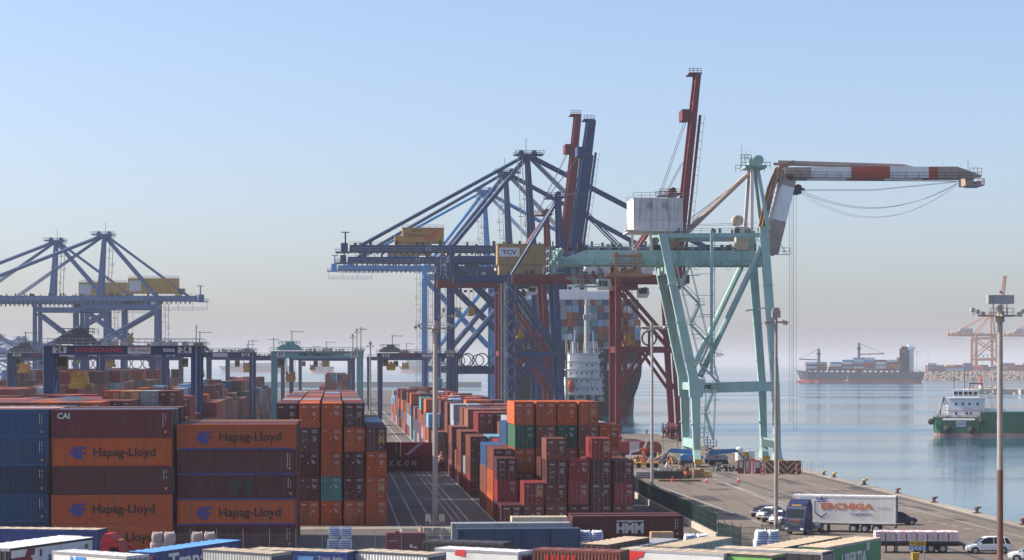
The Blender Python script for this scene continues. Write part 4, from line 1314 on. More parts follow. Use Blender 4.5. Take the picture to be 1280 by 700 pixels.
# jib: lower half folded upright, upper half level
def band(p0, p1, y, w_, d_, cuts, name):
    """one box girder from p0 to p1 split into painted bands (same surface, butted)"""
    mats = [M["bare"], M["white_st"], M["offred"]]
    mb = MB(); e = 0.0
    for f, mi in cuts:
        mb.beam(p0.lerp(p1, e), p0.lerp(p1, f), d_, w_, mi=mi, up=(0, 1, 0)); e = f
    return mb.build(name, mats, gr)
J0, J1 = Vector((-.2, 0, 40.2)), Vector((3.4, 0, 55.0))
for y in (5.0, 9.6):
    o_ = Vector((0, y, 0))
    band(J0 + o_, J1 + o_, y, 1.0, 2.5, ((.42, 0), (.86, 1), (1.0, 0)), "lower_jib")
mb = MB()
dj = (J1 - J0).normalized()
for k in range(1, 15, 2):
    mb.beam(J0 + dj * k + Vector((0, 5.5, 0)), J0 + dj * k + Vector((0, 9.1, 0)), .3)
nj = Vector((dj.z, 0, -dj.x))
for y in (4.2, 10.4):
    mb.beam(J0 - nj * 1.7 + Vector((0, y, 0)), J1 - nj * 1.7 + Vector((0, y, 0)), .14); mb.beam(J0 - nj * 2.5 + Vector((0, y, 0)), J1 - nj * 2.5 + Vector((0, y, 0)), .12)
    for k in range(0, 15): mb.beam(J0 - nj * 1.7 + dj * k + Vector((0, y, 0)), J0 - nj * 2.5 + dj * (k + .5) + Vector((0, y, 0)), .1)
mb.rail((-1.5, 4.2, 40.0), (3.2, 4.2, 40.0), 1.2, 1, .05); mb.box(-1.5, 3.2, 4.1, 4.9, 39.9, 40.0); mb.beam((.5, 4.3, 43.5), (2.6, 4.3, 40), .1)
mb.build("jib_ladder", M["galv"], gr)
K0, K1 = Vector((2.2, 0, 55.45)), Vector((35.4, 0, 55.75))
for y in (5.0, 9.6):
    o_ = Vector((0, y, 0))
    band(K0 + o_, K1 + o_, y, 1.0, 2.15, ((.155, 0), (.385, 1), (.61, 2), (.835, 1), (.89, 2), (1.0, 0)), "upper_jib")
    mb = MB()
    mb.prism([K1 + o_ + Vector((.003, -.5, -1.07)), K1 + o_ + Vector((4.6, -.5, -1.0)), K1 + o_ + Vector((4.6, -.5, -.5)), K1 + o_ + Vector((.003, -.5, 1.07))], (0, 1.0, 0))
    mb.build("jib_nose", M["bare"], gr)
    mb = MB(); mb.beam(Vector((1.0, y + .1, 57.6)), Vector((25.2, y + .1, 57.0)), .5, .5, up=(0, 1, 0)); mb.prism([(25.2, y - .1, 56.9), (28, y - .1, 56.6), (25.2, y - .1, 57.25)], (0, .4, 0))
    mb.build("jib_tie", M["bare"], gr)
mb = MB()
for k in range(2, 34, 4): mb.box(2 + k, 2.4 + k, 5.5, 9.1, 54.9, 56.0)
for y in (4.2, 10.4):
    mb.box(2.6, 38, y - .4, y + .4, 54.5, 54.56); mb.rail((2.6, y - .4 if y < 7 else y + .4, 54.5), (38, y - .4 if y < 7 else y + .4, 54.5), 1.1, 2.4, .035)
mb.build("jib_walkway", M["dark"], gr)
mb = MB(); mb.box(38.4, 40.6, 4.2, 10.4, 53.2, 53.4); mb.box(37.2, 38.4, 4.4, 10.2, 53.3, 55.0); mb.box(38.4, 40.2, 5, 9.6, 53.4, 54.0)
mb.rail((38.4, 4.2, 53.4), (40.6, 4.2, 53.4), 1.1, .8, .05); mb.rail((40.6, 4.2, 53.4), (40.6, 10.4, 53.4), 1.1, .8, .05); mb.rail((38, 5, 55), (40.2, 5, 55), 1.6, .7, .05); mb.beam((37.6, 5, 55.5), (37.6, 5, 58.4), .1)
mb.build("jib_tip_platform", M["bare"], gr)
for y in (5.2, 9.4):                    # orange folding links
    mb = MB()
    mb.beam((-1.8, y, 44.6), (.2, y, 53.2), .8, .8, up=(0, 1, 0)); mb.beam((.2, y, 53.0), (1.6, y, 56.6), .8, .8, up=(0, 1, 0)); mb.beam((1.4, y, 56.5), (4.2, y, 57.6), .7, .7, up=(0, 1, 0))
    mb.beam((2.9, y, 56.3), (.6, y, 53.6), .5, .5, up=(0, 1, 0)); mb.tube((3.4, y - .7, 54.6), (3.4, y + .7, 54.6), .7, 10)
    mb.build("folding_link", M["rusty"], gr)
mb = MB(); mb.box(3.8, 5.6, 5.2, 9.4, 51.6, 53.0); mb.tube((4.9, 5, 52.6), (4.9, 9.6, 52.6), .8, 8); mb.beam((3, 7.3, 52.4), (6.6, 7.3, 52.6), .4); mb.build("head_trolley", M["dark"], gr)
mb = MB()
for x, z in ((3.9, 8.0), (4.7, 6.4)):
    mb.beam((x, 6.0, 51.8), (x, 6.0, z), .055); mb.beam((x, 8.6, 51.8), (x, 8.6, z), .055)
def sag(a, b_, d_, n=14):
    return [a.lerp(b_, i / n) - Vector((0, 0, 4 * d_ * (i / n) * (1 - i / n))) for i in range(n + 1)]
for y in (6, 8.6):
    mb.path(sag(Vector((5.8, y, 52.2)), Vector((36.5, y, 54.0)), 4.0), .035); mb.path(sag(Vector((5.8, y, 51.9)), Vector((36.5, y, 53.9)), 5.6), .022)
    mb.path([Vector((5.8, y, 52.4)), Vector((20, y, 52.5)), Vector((36.5, y, 54.2))], .035)
mb.build("hoist_ropes", M["steelrope"], gr)
# driver's room and lift beside the water legs
mb = MB(); mb.box(-7.0, -4.6, 4.6, 7.0, 41.0, 45.2); mb.box(-7.4, -4.2, 4.2, 7.4, 40.8, 41.0); mb.tube((-6.6, 4.4, 46.4), (-6.6, 7.4, 46.4), 1.0, 10); mb.build("winch_room", M["cream"], gr)
stairs(gr, (-14.0, -1.1, 5), (-13.6, -1.1, 15), 1, AQ, 3.4, 1.8)
stairs(gr, (-13.8, -1.1, 15.6), (-19.2, -1.1, 37.6), 1, AQ, 3.4, 2.6)
mb = MB()
for z in (20, 24, 28, 32, 36): mb.beam((-15.8, -1.6, z), (-12.0, -1.6, z), .1)
mb.beam((-12.6, -1.2, 17), (-12.6, -1.2, 44), .5); mb.beam((-12.0, -1.2, 17), (-12.0, -1.2, 44), .12)
for z in range(18, 44, 2): mb.beam((-12.6, -1.2, z), (-12.0, -1.2, z + 1), .08)
mb.build("cable_ladder", AQ, gr)
mb = MB()
for y in (YN, YF): mb.beam((-3.6, y, 29.5), (-.9, y, 30.0), .3)
mb.beam((-10.2, 0, 21), (-10.2, 14.6, 21), .25); mb.box(-12.4, -10.8, -1, 1, 20.6, 20.75); mb.rail((-12.4, -1, 20.7), (-10.8, -1, 20.7), 1.1, .6)
mb.build("brace_platform", M["pinkwhite"], gr)

mb = MB()
for y in (YN, YF):
    for z in (8, 20, 27, 34):
        x = -15.24 - .26 * (z - 2.4) / 12.6 if z < 15 else -15.5 - 6.2 * (z - 14.9) / 28.7
        mb.box(x - 1.02, x + 1.02, y - .86, y + .86, z - .07, z + .07)
        x2 = -.35 - 2.25 * max(0, z - 14.8) / 30.2
        mb.box(x2 - .86, x2 + .86, y - .84, y + .84, z - .07, z + .07)
for x in range(-36, -2, 3):
    for y in (4.36,): mb.box(x - .04, x + .04, y, y + .07, 38.0, 40.6)
mb.build("flange_plates", AQ, gr)["kind"] = "stuff"
mb = MB(); rn = random.Random(77)
for i in range(46):
    x = rn.uniform(-40, -3); w_ = rn.uniform(.2, .9); h_ = rn.uniform(.3, 1.3); mb.box(x, x + w_, 5.2, 5.2 + w_, 40.7, 40.7 + h_)
for i in range(14):
    x = rn.uniform(-20, -4); mb.box(x, x + .4, .2, .6, 43.8, 44.2 + rn.random() * .6)
for k in range(12): mb.beam((-40 + k * 3, 4.3, 38.3), (-38.6 + k * 3, 4.3, 36.9), .06); mb.beam((-38.6 + k * 3, 4.3, 36.9), (-37 + k * 3, 4.3, 38.3), .06)
mb.build("fittings", M["dark"], gr)["kind"] = "stuff"
# ------------------------------------------------------------------ rubber tyred gantries
M["plant_grey"] = paint("plant_grey", (.075, .08, .095), .5, .4)
M["cab_tan"] = paint("cab_tan", (.20, .14, .085), .5, .3)
def rtg(label, a, D, mat, tx, number=None, extra=None, W=23.5, zb=20.7, zt=22.2, sp=16.6, detail=True, seed=0, trolley_mat=None, group="rubber tyred gantries over the container lanes"):
    rn = random.Random(seed)
    b = (D - a * ST) / CT
    r = thing("yard_gantry", label, "yard gantry", yard(a, b), TH, group)
    hw = 3.4
    for x in (0, W):
        mb = MB(); mb.box(x - .45, x + .45, -hw - 2.6, hw + 2.6, 1.0, 2.1); mb.build("sill_beam", mat, r)
        for y in (-hw - 1.6, -hw + .4, hw - .4, hw + 1.6):
            mb = MB(); mb.tube((x - .28, y, .75), (x + .28, y, .75), .75, 14); mb.tube((x - .3, y, .75), (x + .3, y, .75), .35, 8)
            mb.build("wheel", M["black"], r)
        for y in (-hw, hw):
            mb = MB(); mb.beam((x, y, 2.1), (x, y, zt), 1.35, .9, w2=1.6, h2=.95, up=(0, 1, 0)); mb.build("leg", mat, r)
        mb = MB(); mb.box(x - .5, x + .5, -1.6, 1.6, 2.1, 3.9); mb.build("power_pack", mat, r)
    for y in (-hw, hw):
        mb = MB(); mb.box(-.9, W + .9, y - .45, y + .45, zb, zt + .006); mb.build("top_beam", mat, r)
        s_ = -1 if y < 0 else 1
        mb = MB(); mb.box(-1.2, W + 1.2, y + s_ * .45, y + s_ * 1.15, zt - .06, zt + .02)
        mb.rail((-1.2, y + s_ * 1.12, zt), (W + 1.2, y + s_ * 1.12, zt), 1.1, 1.1, .035)
        clutter(mb, 8, W, y, zt + .01, 10, rn, .9)
        mb.build("walkway", M["galv"], r)["kind"] = "stuff"
    for x in (-.3, W + .3):
        mb = MB(); mb.box(x - .4, x + .4, -hw + .45, hw - .45, zb + .2, zt - .1); mb.build("end_tie", mat, r)
    mb = MB()                                  # trolley with winch, machinery hood and mast
    mb.box(tx - 3.2, tx + 3.2, -hw - .3, hw + .3, zt + .25, zt + .75); mb.box(tx - 2.2, tx + 1.6, -2.0, 2.0, zt + .75, zt + 1.9)
    mb.prism([(tx - 4.2, -3.2, zt + .4), (tx - 2.6, -3.2, zt + 1.7), (tx + 2.2, -3.2, zt + 1.7), (tx + 3.4, -3.2, zt + .4)], (0, .5, 0))
    mb.box(tx - 1.3, tx + 1.2, -1.2, 1.2, zt + 1.9, zt + 2.6); mb.rail((tx - 3.2, -3.2, zt + 1.75), (tx + 2.6, -3.2, zt + 1.75), 1.0, .9, .04); mb.rail((tx - 3.2, 3.2, zt + 1.75), (tx + 2.6, 3.2, zt + 1.75), 1.0, .9, .04)
    mb.beam((tx + .4, -2, zt + 2.6), (tx + .4, -2, zt + 5.6), .22); mb.beam((tx, -2, zt + 5.4), (tx + 3.8, -2, zt + 5.3), .16)
    mb.build("trolley", trolley_mat or M["plant_grey"], r)
    cx = tx - 4.6 if tx > 6 else -.0 + .9
    mb = MB(); mb.box(cx, cx + 1.7, -1.1, 1.1, zb - 2.6, zb - .2); cb = mb.build("operator_cab", M["cab_tan"], r)
    mb = MB(); mb.box(cx + .15, cx + 1.55, -1.13, -1.1, zb - 1.8, zb - .5); mb.build("window", M["glass"], cb)
    # spreader with head block hanging from ropes
    mb = MB()
    mb.box(tx - .5, tx + .5, -5.9, 5.9, sp - 1.1, sp - .5)
    for k in (-5.8, 5.8): mb.box(tx - 1.22, tx + 1.22, k - .25, k + .25, sp - 1.35, sp - .6)
    for x in (-1.2, 1.2): mb.prism([(tx + x * .4 - .3, -1.8, sp - .6), (tx + x * .4 + .3, -1.8, sp - .6), (tx + x * .8 + .25, -1.8, sp + 1.2), (tx + x * .8 - .25, -1.8, sp + 1.2)], (0, 3.6, 0))
    mb.prism([(tx - 1.45, -1.7, sp - .7), (tx + 1.45, -1.7, sp - .7), (tx + 1.2, -1.7, sp + .7), (tx - 1.2, -1.7, sp + .7)], (0, 3.4, 0))
    for x in (-1.0, 0, 1.0): mb.tube((tx + x, -1.9, sp + 1.0), (tx + x, -1.4, sp + 1.0), .42, 9)
    mb.build("spreader", M["spreader"], r)
    mb = MB()
    for x in (-1, 1):
        for y in (-1.5, 1.5): mb.beam((tx + x, y, sp + .9), (tx + x * 1.4, y, zb), .06)
    mb.build("hoist_ropes", M["steelrope"], r)
    if detail:
        yf = -hw - .45
        mb = MB(); mb.beam((-.75, yf - .4, 2.0), (-.75, yf - .4, zt), .09); mb.beam((-.75, yf - .9, 2.0), (-.75, yf - .9, zt), .09)
        for z in range(3, 22): mb.beam((-.75, yf - .4, z), (-.75, yf - .9, z), .06)
        mb.build("ladder", M["galv"], r)
        mb = MB(); mb.beam((W + .1, yf - .12, 2.1), (W + .1, yf - .12, zt + 3.4), .16); mb.build("cable_pipe", M["galv"], r)
        mb = MB()
        for x in (0, W): mb.beam((x + (.55 if x == 0 else -.55), -hw, 10), (x + (.55 if x == 0 else -.55), hw, 17), .2)
        mb.build("cross_brace", mat, r)
    if number:
        for x in (1.75, W - 1.75):
            mb = MB(); mb.box(x - 1.1, x + 1.1, -hw - .49, -hw - .455, zb + .25, zt - .2); s_ = mb.build("number_plate", M["wdecal"], r)
            text(number, 1.35, M["kdecal"], s_, (x, -hw - .51, (zb + zt) / 2 + .02), name="number", bold=.03)
    if extra: extra(r, -hw - .5, (zb + zt) / 2, W)
    return r
def ex24(r, y, z, W):
    text("KONECRANES", 1.05, M["rdecal"], r, (8.0, y - .01, z), sx=1.15, bold=.02)
    mb = MB(); mb.box(12.6, 16.3, y, y + .03, z - .62, z + .55); s_ = mb.build("sign", M["wdecal"], r)
    text("APM TERMINALS", .42, M["kdecal"], s_, (14.7, y - .01, z - .1))
    mb = MB(); mb.face([(12.9, y - .01, z), (13.1, y - .01, z), (13.9, y - .01, z + .4), (13.5, y - .01, z + .4)]); mb.build("logo", M["rdecal"], s_)
    mb = MB(); mb.box(18.3, 20.1, y, y + .03, z - .25, z + .25); s_ = mb.build("sign", M["wdecal"], r)
    text("KALMAR", .36, M["kdecal"], s_, (19.2, y - .01, z))
def ex37(r, y, z, W):
    text("APM TERMINALS", 1.15, M["kdecal"], r, (11.2, y - .01, z), sx=1.12, bold=.02)
    mb = MB(); mb.face([(15.6, y - .005, z - .3), (16, y - .005, z - .3), (18.1, y - .005, z + .45), (17.2, y - .005, z + .45)]); mb.build("logo", M["rdecal"], r)
    mb = MB(); mb.box(19.0, 20.9, y, y + .03, z - .2, z + .25); mb.build("sign", M["wdecal"], r)
def exs(r, y, z, W):
    mb = MB(); mb.box(W * .55, W * .72, y, y + .03, z - .55, z + .5); mb.build("sign", M["wdecal"], r)
    text("KONECRANES", .9, M["rdecal"], r, (W * .33, y - .01, z))
a24 = -45.9
rtg("navy yard gantry numbered 24, largest and nearest of the gantries", a24, 357, M["rtg_navy"], 4.6, "24", ex24, seed=1)
rtg("aqua green yard gantry numbered 37 over the lane left of the road", -16.4, 602, M["rtg_aqua"], 4.4, "37", ex37, zb=20.8, zt=22.7, sp=15.7, seed=2, trolley_mat=M["rtg_aqua"])
rtg("navy yard gantry numbered 22, right behind gantry 24", -45.6, 593, M["rtg_navy"], 9.0, "22", exs, zb=21, zt=22.4, sp=17, seed=3)
rtg("navy yard gantry over the lane right of the empty road", 14.2, 685, M["rtg_navy"], 3.4, "25", exs, zb=21.1, zt=22.6, sp=18.6, seed=4)
rtg("navy yard gantry at the far left edge with a tan trolley hood", -86.4, 590, M["rtg_navy"], 3.4, "21", exs, zb=21, zt=22.2, sp=18.2, seed=5)
for i, (a, D, tx) in enumerate(((-45.6, 800, 14), (-45.6, 940, 8), (-16.4, 840, 13), (-16.4, 1054, 6), (14.2, 905, 15), (-86.4, 760, 9), (-86.4, 900, 15), (-117, 820, 12))):
    rtg(["navy gantry third along the lane of gantry 24", "navy gantry farthest along the lane of gantry 24", "navy gantry seen through the legs of gantry 37", "farthest navy gantry seen through the legs of gantry 37", "navy gantry behind the one right of the road",
         "navy gantry second along the outer left lane", "navy gantry third along the outer left lane", "hazy navy gantry over the outermost left lane"][i], a, D, M["rtg_navy"], tx, None, None, sp=17.5 + i % 3, detail=False, seed=20 + i)
# ------------------------------------------------------------------ ships
M["hull_grey"] = paint("hull_grey", (.085, .095, .12), .5, .3, scale=.2)
M["hull_dark"] = paint("hull_dark_blue", (.005, .010, .024), .6, .2, dirt=(.012, .012, .016), scale=.15, spec=.15)
M["hull_green"] = paint("hull_green", (.012, .115, .06), .45, .35, scale=.6)
M["boot"] = paint("antifouling_red", (.42, .09, .06), .6, .35, scale=.3)
M["boot_g"] = paint("antifouling_pink", (.40, .20, .16), .6, .4, scale=.5)
M["ship_white"] = paint("ship_white", (.70, .70, .70), .5, .25, dirt=(.42, .3, .2), scale=.4, var=.03)
M["deck"] = paint("deck_brown", (.18, .09, .07), .7, .3)

def hull(mb, L, B, zw, zd, n=24, bow=.18, stern=.12, rake=.06, flare=.2, boot=2.0, sheer=0.0, sternw=.8):
    """hull along +x (bow at L); two strakes: boot top (material 1) and topsides (material 0)"""
    rings = [[], [], []]
    for lev, (z, k) in enumerate(((zw - 2, 0.0), (zw + boot, .35), (zd, 1.0))):
        for i in range(n + 1):
            t_ = i / n
            x = t_ * L
            if t_ > 1 - bow:
                u = (t_ - 1 + bow) / bow
                wd = (1 - u ** (1.7 + 1.5 * k)) * (1 - .18 * (1 - k))
                x = L * (1 - bow) + u * L * bow * (1 - rake * (1 - k) / bow)
            elif t_ < stern:
                u = 1 - t_ / stern
                wd = 1 - (1 - sternw * (.55 + .45 * k)) * u ** 1.6
                x = t_ * L + (1 - k) * L * .03 * u
            else:
                wd = 1.0
            rings[lev].append((x, max(.02, wd) * B / 2, z + (sheer * max(0, (t_ - .75) / .25) ** 2 if lev == 2 else 0)))
    for a, b_, mi in ((0, 1, 1), (1, 2, 0)):
        for sgn in (-1, 1):
            for i in range(n):
                q = [rings[a][i], rings[a][i + 1], rings[b_][i + 1], rings[b_][i]]
                q = [(p[0], p[1] * sgn, p[2]) for p in q]
                mb.face(q if sgn < 0 else q[::-1], mi)
        q = [(rings[a][0][0], -rings[a][0][1], rings[a][0][2]), (rings[a][0][0], rings[a][0][1], rings[a][0][2]), (rings[b_][0][0], rings[b_][0][1], rings[b_][0][2]), (rings[b_][0][0], -rings[b_][0][1], rings[b_][0][2])]
        mb.face(q[::-1], mi)
    for i in range(n):
        q0, q1 = rings[2][i], rings[2][i + 1]
        mb.face([(q0[0], -q0[1], q0[2] - .3), (q1[0], -q1[1], q1[2] - .3), (q1[0], q1[1], q1[2] - .3), (q0[0], q0[1], q0[2] - .3)], 2)

SHIPC = ["brown", "rust", "maroon", "blue", "grey", "orange", "grey", "sky", "teal", "white", "red", "grey", "blue"]
# -- the feeder out in the harbour; its bow points left
DF = 2590
r = thing("container_ship", "grey hulled container ship with two deck cranes out in the harbour", "ship", pd(1155, 455, DF) * 1.0, R(180 - 4))
r.location.z = 0
mb = MB(); hull(mb, 150, 24, WZ, 9.6, bow=.16, stern=.10, rake=.05, boot=3.4, sheer=2.4)
mb.build("hull", [M["hull_grey"], M["boot"], M["deck"]], r)
mb = MB(); mb.ball((148.0, 0, WZ + .5), 2.0, 10, 8); mb.tube((140, 0, WZ + .2), (148, 0, WZ + .5), 2, 10); mb.build("bulb", M["boot"], r)
mb = MB()
mb.box(13, 19, -9, 9, 9.6, 36); mb.box(19, 24, -7, 7, 9.6, 22); mb.box(12, 20, -12.2, 12.2, 36, 39.2); mb.box(13, 19, -6, 6, 39.2, 42)
house = mb.build("superstructure", M["ship_white"], r)
mb = MB()
for i in range(8):
    for y in range(-8, 9, 2): mb.box(12.96, 13, y - .4, y + .4, 11.5 + i * 3, 12.6 + i * 3)
for y in range(-11, 12, 2): mb.box(20.0, 20.04, y - .8, y + .8, 37, 38.4)
for sgn in (-9.04, 9.0):
    for i in range(6):
        for x in (14, 16, 18): mb.box(x - .4, x + .4, sgn, sgn + .04, 11.5 + i * 3, 12.6 + i * 3)
mb.build("window", M["glass"], house)["kind"] = "stuff"
mb = MB(); mb.box(18.6, 29, 2.5, 10.4, 9.6, 37.5); mb.box(20, 27, 3.5, 9.4, 37.5, 40); f_ = mb.build("funnel", M["hull_dark"], r)
mb = MB(); mb.box(23, 26.4, 10.42, 10.5, 32.6, 35.8); mb.build("funnel_mark", M["rdecal"], f_)
mb = MB(); mb.beam((16, 0, 42), (16, 0, 53), .8); mb.beam((16, -3, 47), (16, 3, 47), .5); mb.beam((14, 0, 49), (18, 0, 49), .4); mb.beam((8.5, 0, 10), (8.5, 0, 34), .4); mb.beam((5.5, 0, 33.5), (10, 0, 33.5), .5); mb.build("mast", M["ship_white"], r)
mb = MB(); mb.prism([(30.5, 10.8, 12), (38, 10.8, 18.5), (39, 10.8, 17.2), (32, 10.8, 10.8)], (0, 2.2, 0)); mb.build("lifeboat", M["odecal"], r)
for x, zt in ((77, 44), (124, 37.5)):
    mb = MB(); mb.tube((x, 8, 9.4), (x, 8, zt), 1.9, 10, r2=1.5); mb.box(x - 2.2, x + 2.2, 6, 10, zt - 8, zt - 5); mb.build("crane_post", M["hull_grey"], r)
    mb = MB()
    e = (x + 23 if x > 100 else x - 30, 8, zt - 12.5)
    mb.beam((x, 8, zt - 13.5), e, 1.5, 1.2); mb.beam((x, 8, zt - .6), e, .25); mb.beam((x, 7, zt - 1), (e[0], 7, e[2]), .2)
    mb.build("crane_jib", M["hull_grey"], r)
rn = random.Random(4)
mb = MB(); keys = list(COLN); mats = [M[k] for k in keys]
for x, nt_ in ((139, 4), (126.5, 4), (110, 4), (96.5, 5), (83.5, 6), (70.5, 6), (57.5, 5), (44.5, 5), (32, 6)):
    for cc in range(8):
        y = -10 + cc * 2.55
        for t_ in range(int(nt_) if cc < 7 else max(1, int(nt_))):
            c_ = rn.choice(["sky", "blue", "orange", "rust", "red", "white", "sky", "grey", "rust"])
            if x < 40 and t_ == 2: c_ = "tan"
            mb.box(x - 12.1, x, y, y + 2.4, 11.2 + t_ * 2.62, 13.75 + t_ * 2.62, keys.index(c_))
o = mb.build("ship_cargo", mats, None); o.location = r.location; o.rotation_euler = r.rotation_euler; o["kind"] = "stuff"
mb = MB()
x = 27
while x < 140:
    mb.box(x, x + 1.2, -11.5, 11.5, 9.3, 11.15); mb.box(x + .3, x + .7, -11.6, 11.6, 11.2, 16); x += 12.9 / 2
mb.rail((2, 11.9, 9.5), (26, 11.9, 9.5), 1.2, 2, .1)
mb.build("lashing_bridge", M["hull_grey"], r)["kind"] = "stuff"
# small launch in front of it
p = px(1063, 478.2, WZ)
l_ = thing("pilot_launch", "tiny red and white launch beside the grey ship's hull", "boat", p, R(180))
mb = MB(); hull(mb, 9, 3, 0, 1.5, n=10, boot=.2, bow=.4); mb.build("hull", [M["boot"], M["boot"], M["deck"]], l_)
mb = MB(); mb.box(2.5, 5.5, -1, 1, 1.2, 3.4); mb.tube((3.5, 0, 3.4), (3.5, 0, 9), .14, 5); mb.build("cabin", M["ship_white"], l_)

# -- the very large ship alongside, stern towards us
DB, AB0, BB = 905, 72.2, 57.0
P = pd(716, 455, DB); P.z = 0
r = thing("container_ship", "huge dark blue container ship moored beyond the cranes, stern towards us", "ship", P, R(90))
mb = MB()
zs = [(-3.2, .74, 9), (0, .80, 6), (4, .87, 3), (9, .94, 1.2), (14, .99, .3), (17, 1.0, 0), (25.6, 1.0, 0)]
L = 380.0
def ring(z, k, xo):
    pts = []
    for t_ in (0, .02, .06, .12, .2, .5, .8, .9, .96, 1.0):
        w_ = BB / 2
        if t_ < .2: w_ *= k + (1 - k) * min(1, t_ / .14)
        if t_ > .8: w_ *= max(.02, 1 - ((t_ - .8) / .2) ** 2)
        pts.append((xo * (1 - min(1, t_ / .1)) + t_ * L, w_, z))
    return [(p[0], -p[1], p[2]) for p in pts] + [(p[0], p[1], p[2]) for p in pts[::-1]]
mb.loft([ring(*q) for q in zs])
mb.build("hull", M["hull_dark"], r, smooth=False)
mb = MB()
for y in (-26, -23, -20, -15, 10, 15, 20, 23, 26): mb.box(-.06, .02, y - .8, y + .8, 16.6, 19.4)
mb.build("mooring_port", M["gdecal"], r)["kind"] = "stuff"
mb = MB()
for y in range(-28, 29, 8): mb.beam((3, y, 25.6), (3, y, 29), .5)
mb.box(2.7, 3.3, -28, 28, 28.6, 29.0)
mb.build("lashing_bridge", M["hull_dark"], r)["kind"] = "stuff"
mb = MB(); mb.box(250, 262, -27, 27, 25, 54); mb.box(250, 262, -30, 30, 54, 57.5); bh = mb.build("superstructure", M["ship_white"], r)
mb = MB(); mb.box(88, 100, -9, 9, 25, 56); mb.build("funnel", M["ship_white"], r)
rn = random.Random(15)
keys = list(COLN); mb = MB()
for bay in range(9):
    x = 3.6 + bay * 14.3
    for cc in range(22):
        y = -28.2 + cc * 2.565
        top = 7 if bay else 6
        if bay == 0 and cc in (0, 1): top = 4
        if bay == 0 and cc in (2, 3, 4): top = 5
        if bay == 0 and cc > 17: top = 5
        for t_ in range(top):
            if bay and 2 < cc < 19 and t_ < top - 2: continue
            c_ = rn.choice(["grey", "grey", "brown", "rust", "rust", "grey", "blue", "teal", "sky", "white", "brown", "orange", "navy"])
            mb.box(x, x + 12.2, y, y + 2.44, 26.0 + t_ * 2.92, 28.85 + t_ * 2.92, keys.index(c_))
o = mb.build("ship_cargo", [M[k] for k in keys], None); o.location = P; o.rotation_euler = r.rotation_euler; o["kind"] = "stuff"

# -- small white vessel stern-on in front of it
DW = 765
p = pd(732, 455, DW); p.z = 0
r = thing("coaster", "small white coaster stern-on between the navy and the red crane", "ship", p, TH + R(90))
mb = MB(); hull(mb, 84, 13.4, WZ, 6.0, boot=1.5, sternw=.96, stern=.05); mb.build("hull", [M["hull_dark"], M["boot"], M["deck"]], r)
mb = MB()
for i in range(6):
    w_ = 6.3 - (.25 * i if i > 2 else 0)
    mb.box(3.0 + i * .35, 13, -w_, w_, 6 + i * 2.85, 8.55 + i * 2.85)
    mb.box(1.2 + i * .35, 13.4, -w_ - .5, w_ + .5, 8.55 + i * 2.85, 8.85 + i * 2.85)
sh = mb.build("superstructure", M["ship_white"], r)
mb = MB()
for i in range(5):
    for y in rn.sample((-4.6, -2.8, -1, 1, 2.8, 4.6), rn.randint(2, 5)):
        mb.box(2.95 + i * .35, 3.0 + i * .35, y - .24, y + .24, 7.1 + i * 2.85, 7.7 + i * 2.85)
for y in (-4.5, -1.5, 1.5, 4.5): mb.box(2.97, 3.01, y - 1.0, y + 1.0, 6.2, 8.2)
mb.build("window", M["glass"], sh)["kind"] = "stuff"
mb = MB()
for i in range(6):
    x = 1.25 + i * .35; mb.rail((x, -6.4, 8.85 + i * 2.85), (x, 6.4, 8.85 + i * 2.85), 1.0, 1.2, .05)
mb.build("rail", M["ship_white"], sh)
mb = MB(); mb.tube((7, -1.2, 23), (7, -1.2, 40), 1.0, 10, r2=.85); mb.box(6.1, 7.9, -2.4, 0, 35, 36.6); mb.tube((7, -1.2, 40), (7, -1.2, 42), .5, 8); mb.build("crane_post", M["galv"], r)
mb = MB()
for y in (-3.6, 3.4): mb.beam((6, y, 23), (6, y * .9, 31), .35)
for y in (-5, -2.4, 0, 2, 4.4, 5.6): mb.beam((7, y, 23), (7, y, 26.5), .16)
mb.beam((6, -4.6, 27), (6, -2.6, 27), .25); mb.beam((6, 2.6, 27), (6, 4.6, 27), .25)
mb.build("mast", M["ship_white"], r)
mb = MB()
for k in range(5): mb.beam((1.6, -5.4 if k % 2 else -3.6, 6.2 + k * 2.85), (1.9, -3.6 if k % 2 else -5.4, 8.9 + k * 2.85), .35, .2)
for y in (-6.0, -2.2, 2.4, 6.0): mb.beam((1.5, y, 6.0), (1.6, y, 17), .18)
mb.box(1.0, 3.0, -6.6, -4.8, 6.0, 7.6); mb.box(.6, 2.6, 1.0, 3.0, 6.0, 7.2); mb.tube((4.6, 3.6, 23), (4.6, 3.6, 27), .7, 10)
mb.build("deck_gear", M["grey"], r)["kind"] = "stuff"
mb = MB(); mb.ball((2.2, 5.0, 11.5), 1.5, 10, 8, sz=1.7); mb.build("lifeboat", M["offred"], r)

# -- green supply vessel on the right
p = px(1166, 543.5, WZ)
r = thing("supply_vessel", "green hulled supply vessel with white bridge house near right edge", "ship", Vector((p.x, p.y, 0)), R(-11))
mb = MB(); hull(mb, 15, 10.5, WZ, 2.9, n=14, boot=.7, bow=.02, rake=0, stern=.12, sternw=.9)
mb.build("hull", [M["hull_green"], M["boot_g"], M["deck"]], r)
mb = MB()
k = lambda x, w_, z: (x, w_, z)
rings = []
for z, fl in ((WZ - 1, .0), (WZ + .75, .25), (2.9, .7), (4.6, 1.0)):
    ring_ = []
    for t_ in (0, .15, .4, .65, .82, .93, 1.0):
        w_ = 5.3 * (1 - max(0, (t_ - .55) / .45) ** (1.6 + fl)) * (1 - .06 * (1 - fl))
        ring_.append((14.2 + t_ * (24.0 + 2.5 * fl), max(.05, w_), z + (.9 * max(0, t_ - .6) if z > 3 else 0)))
    rings.append([(a, -b_, c_) for a, b_, c_ in ring_] + [(a, b_, c_) for a, b_, c_ in ring_[::-1]])
mb.loft(rings)
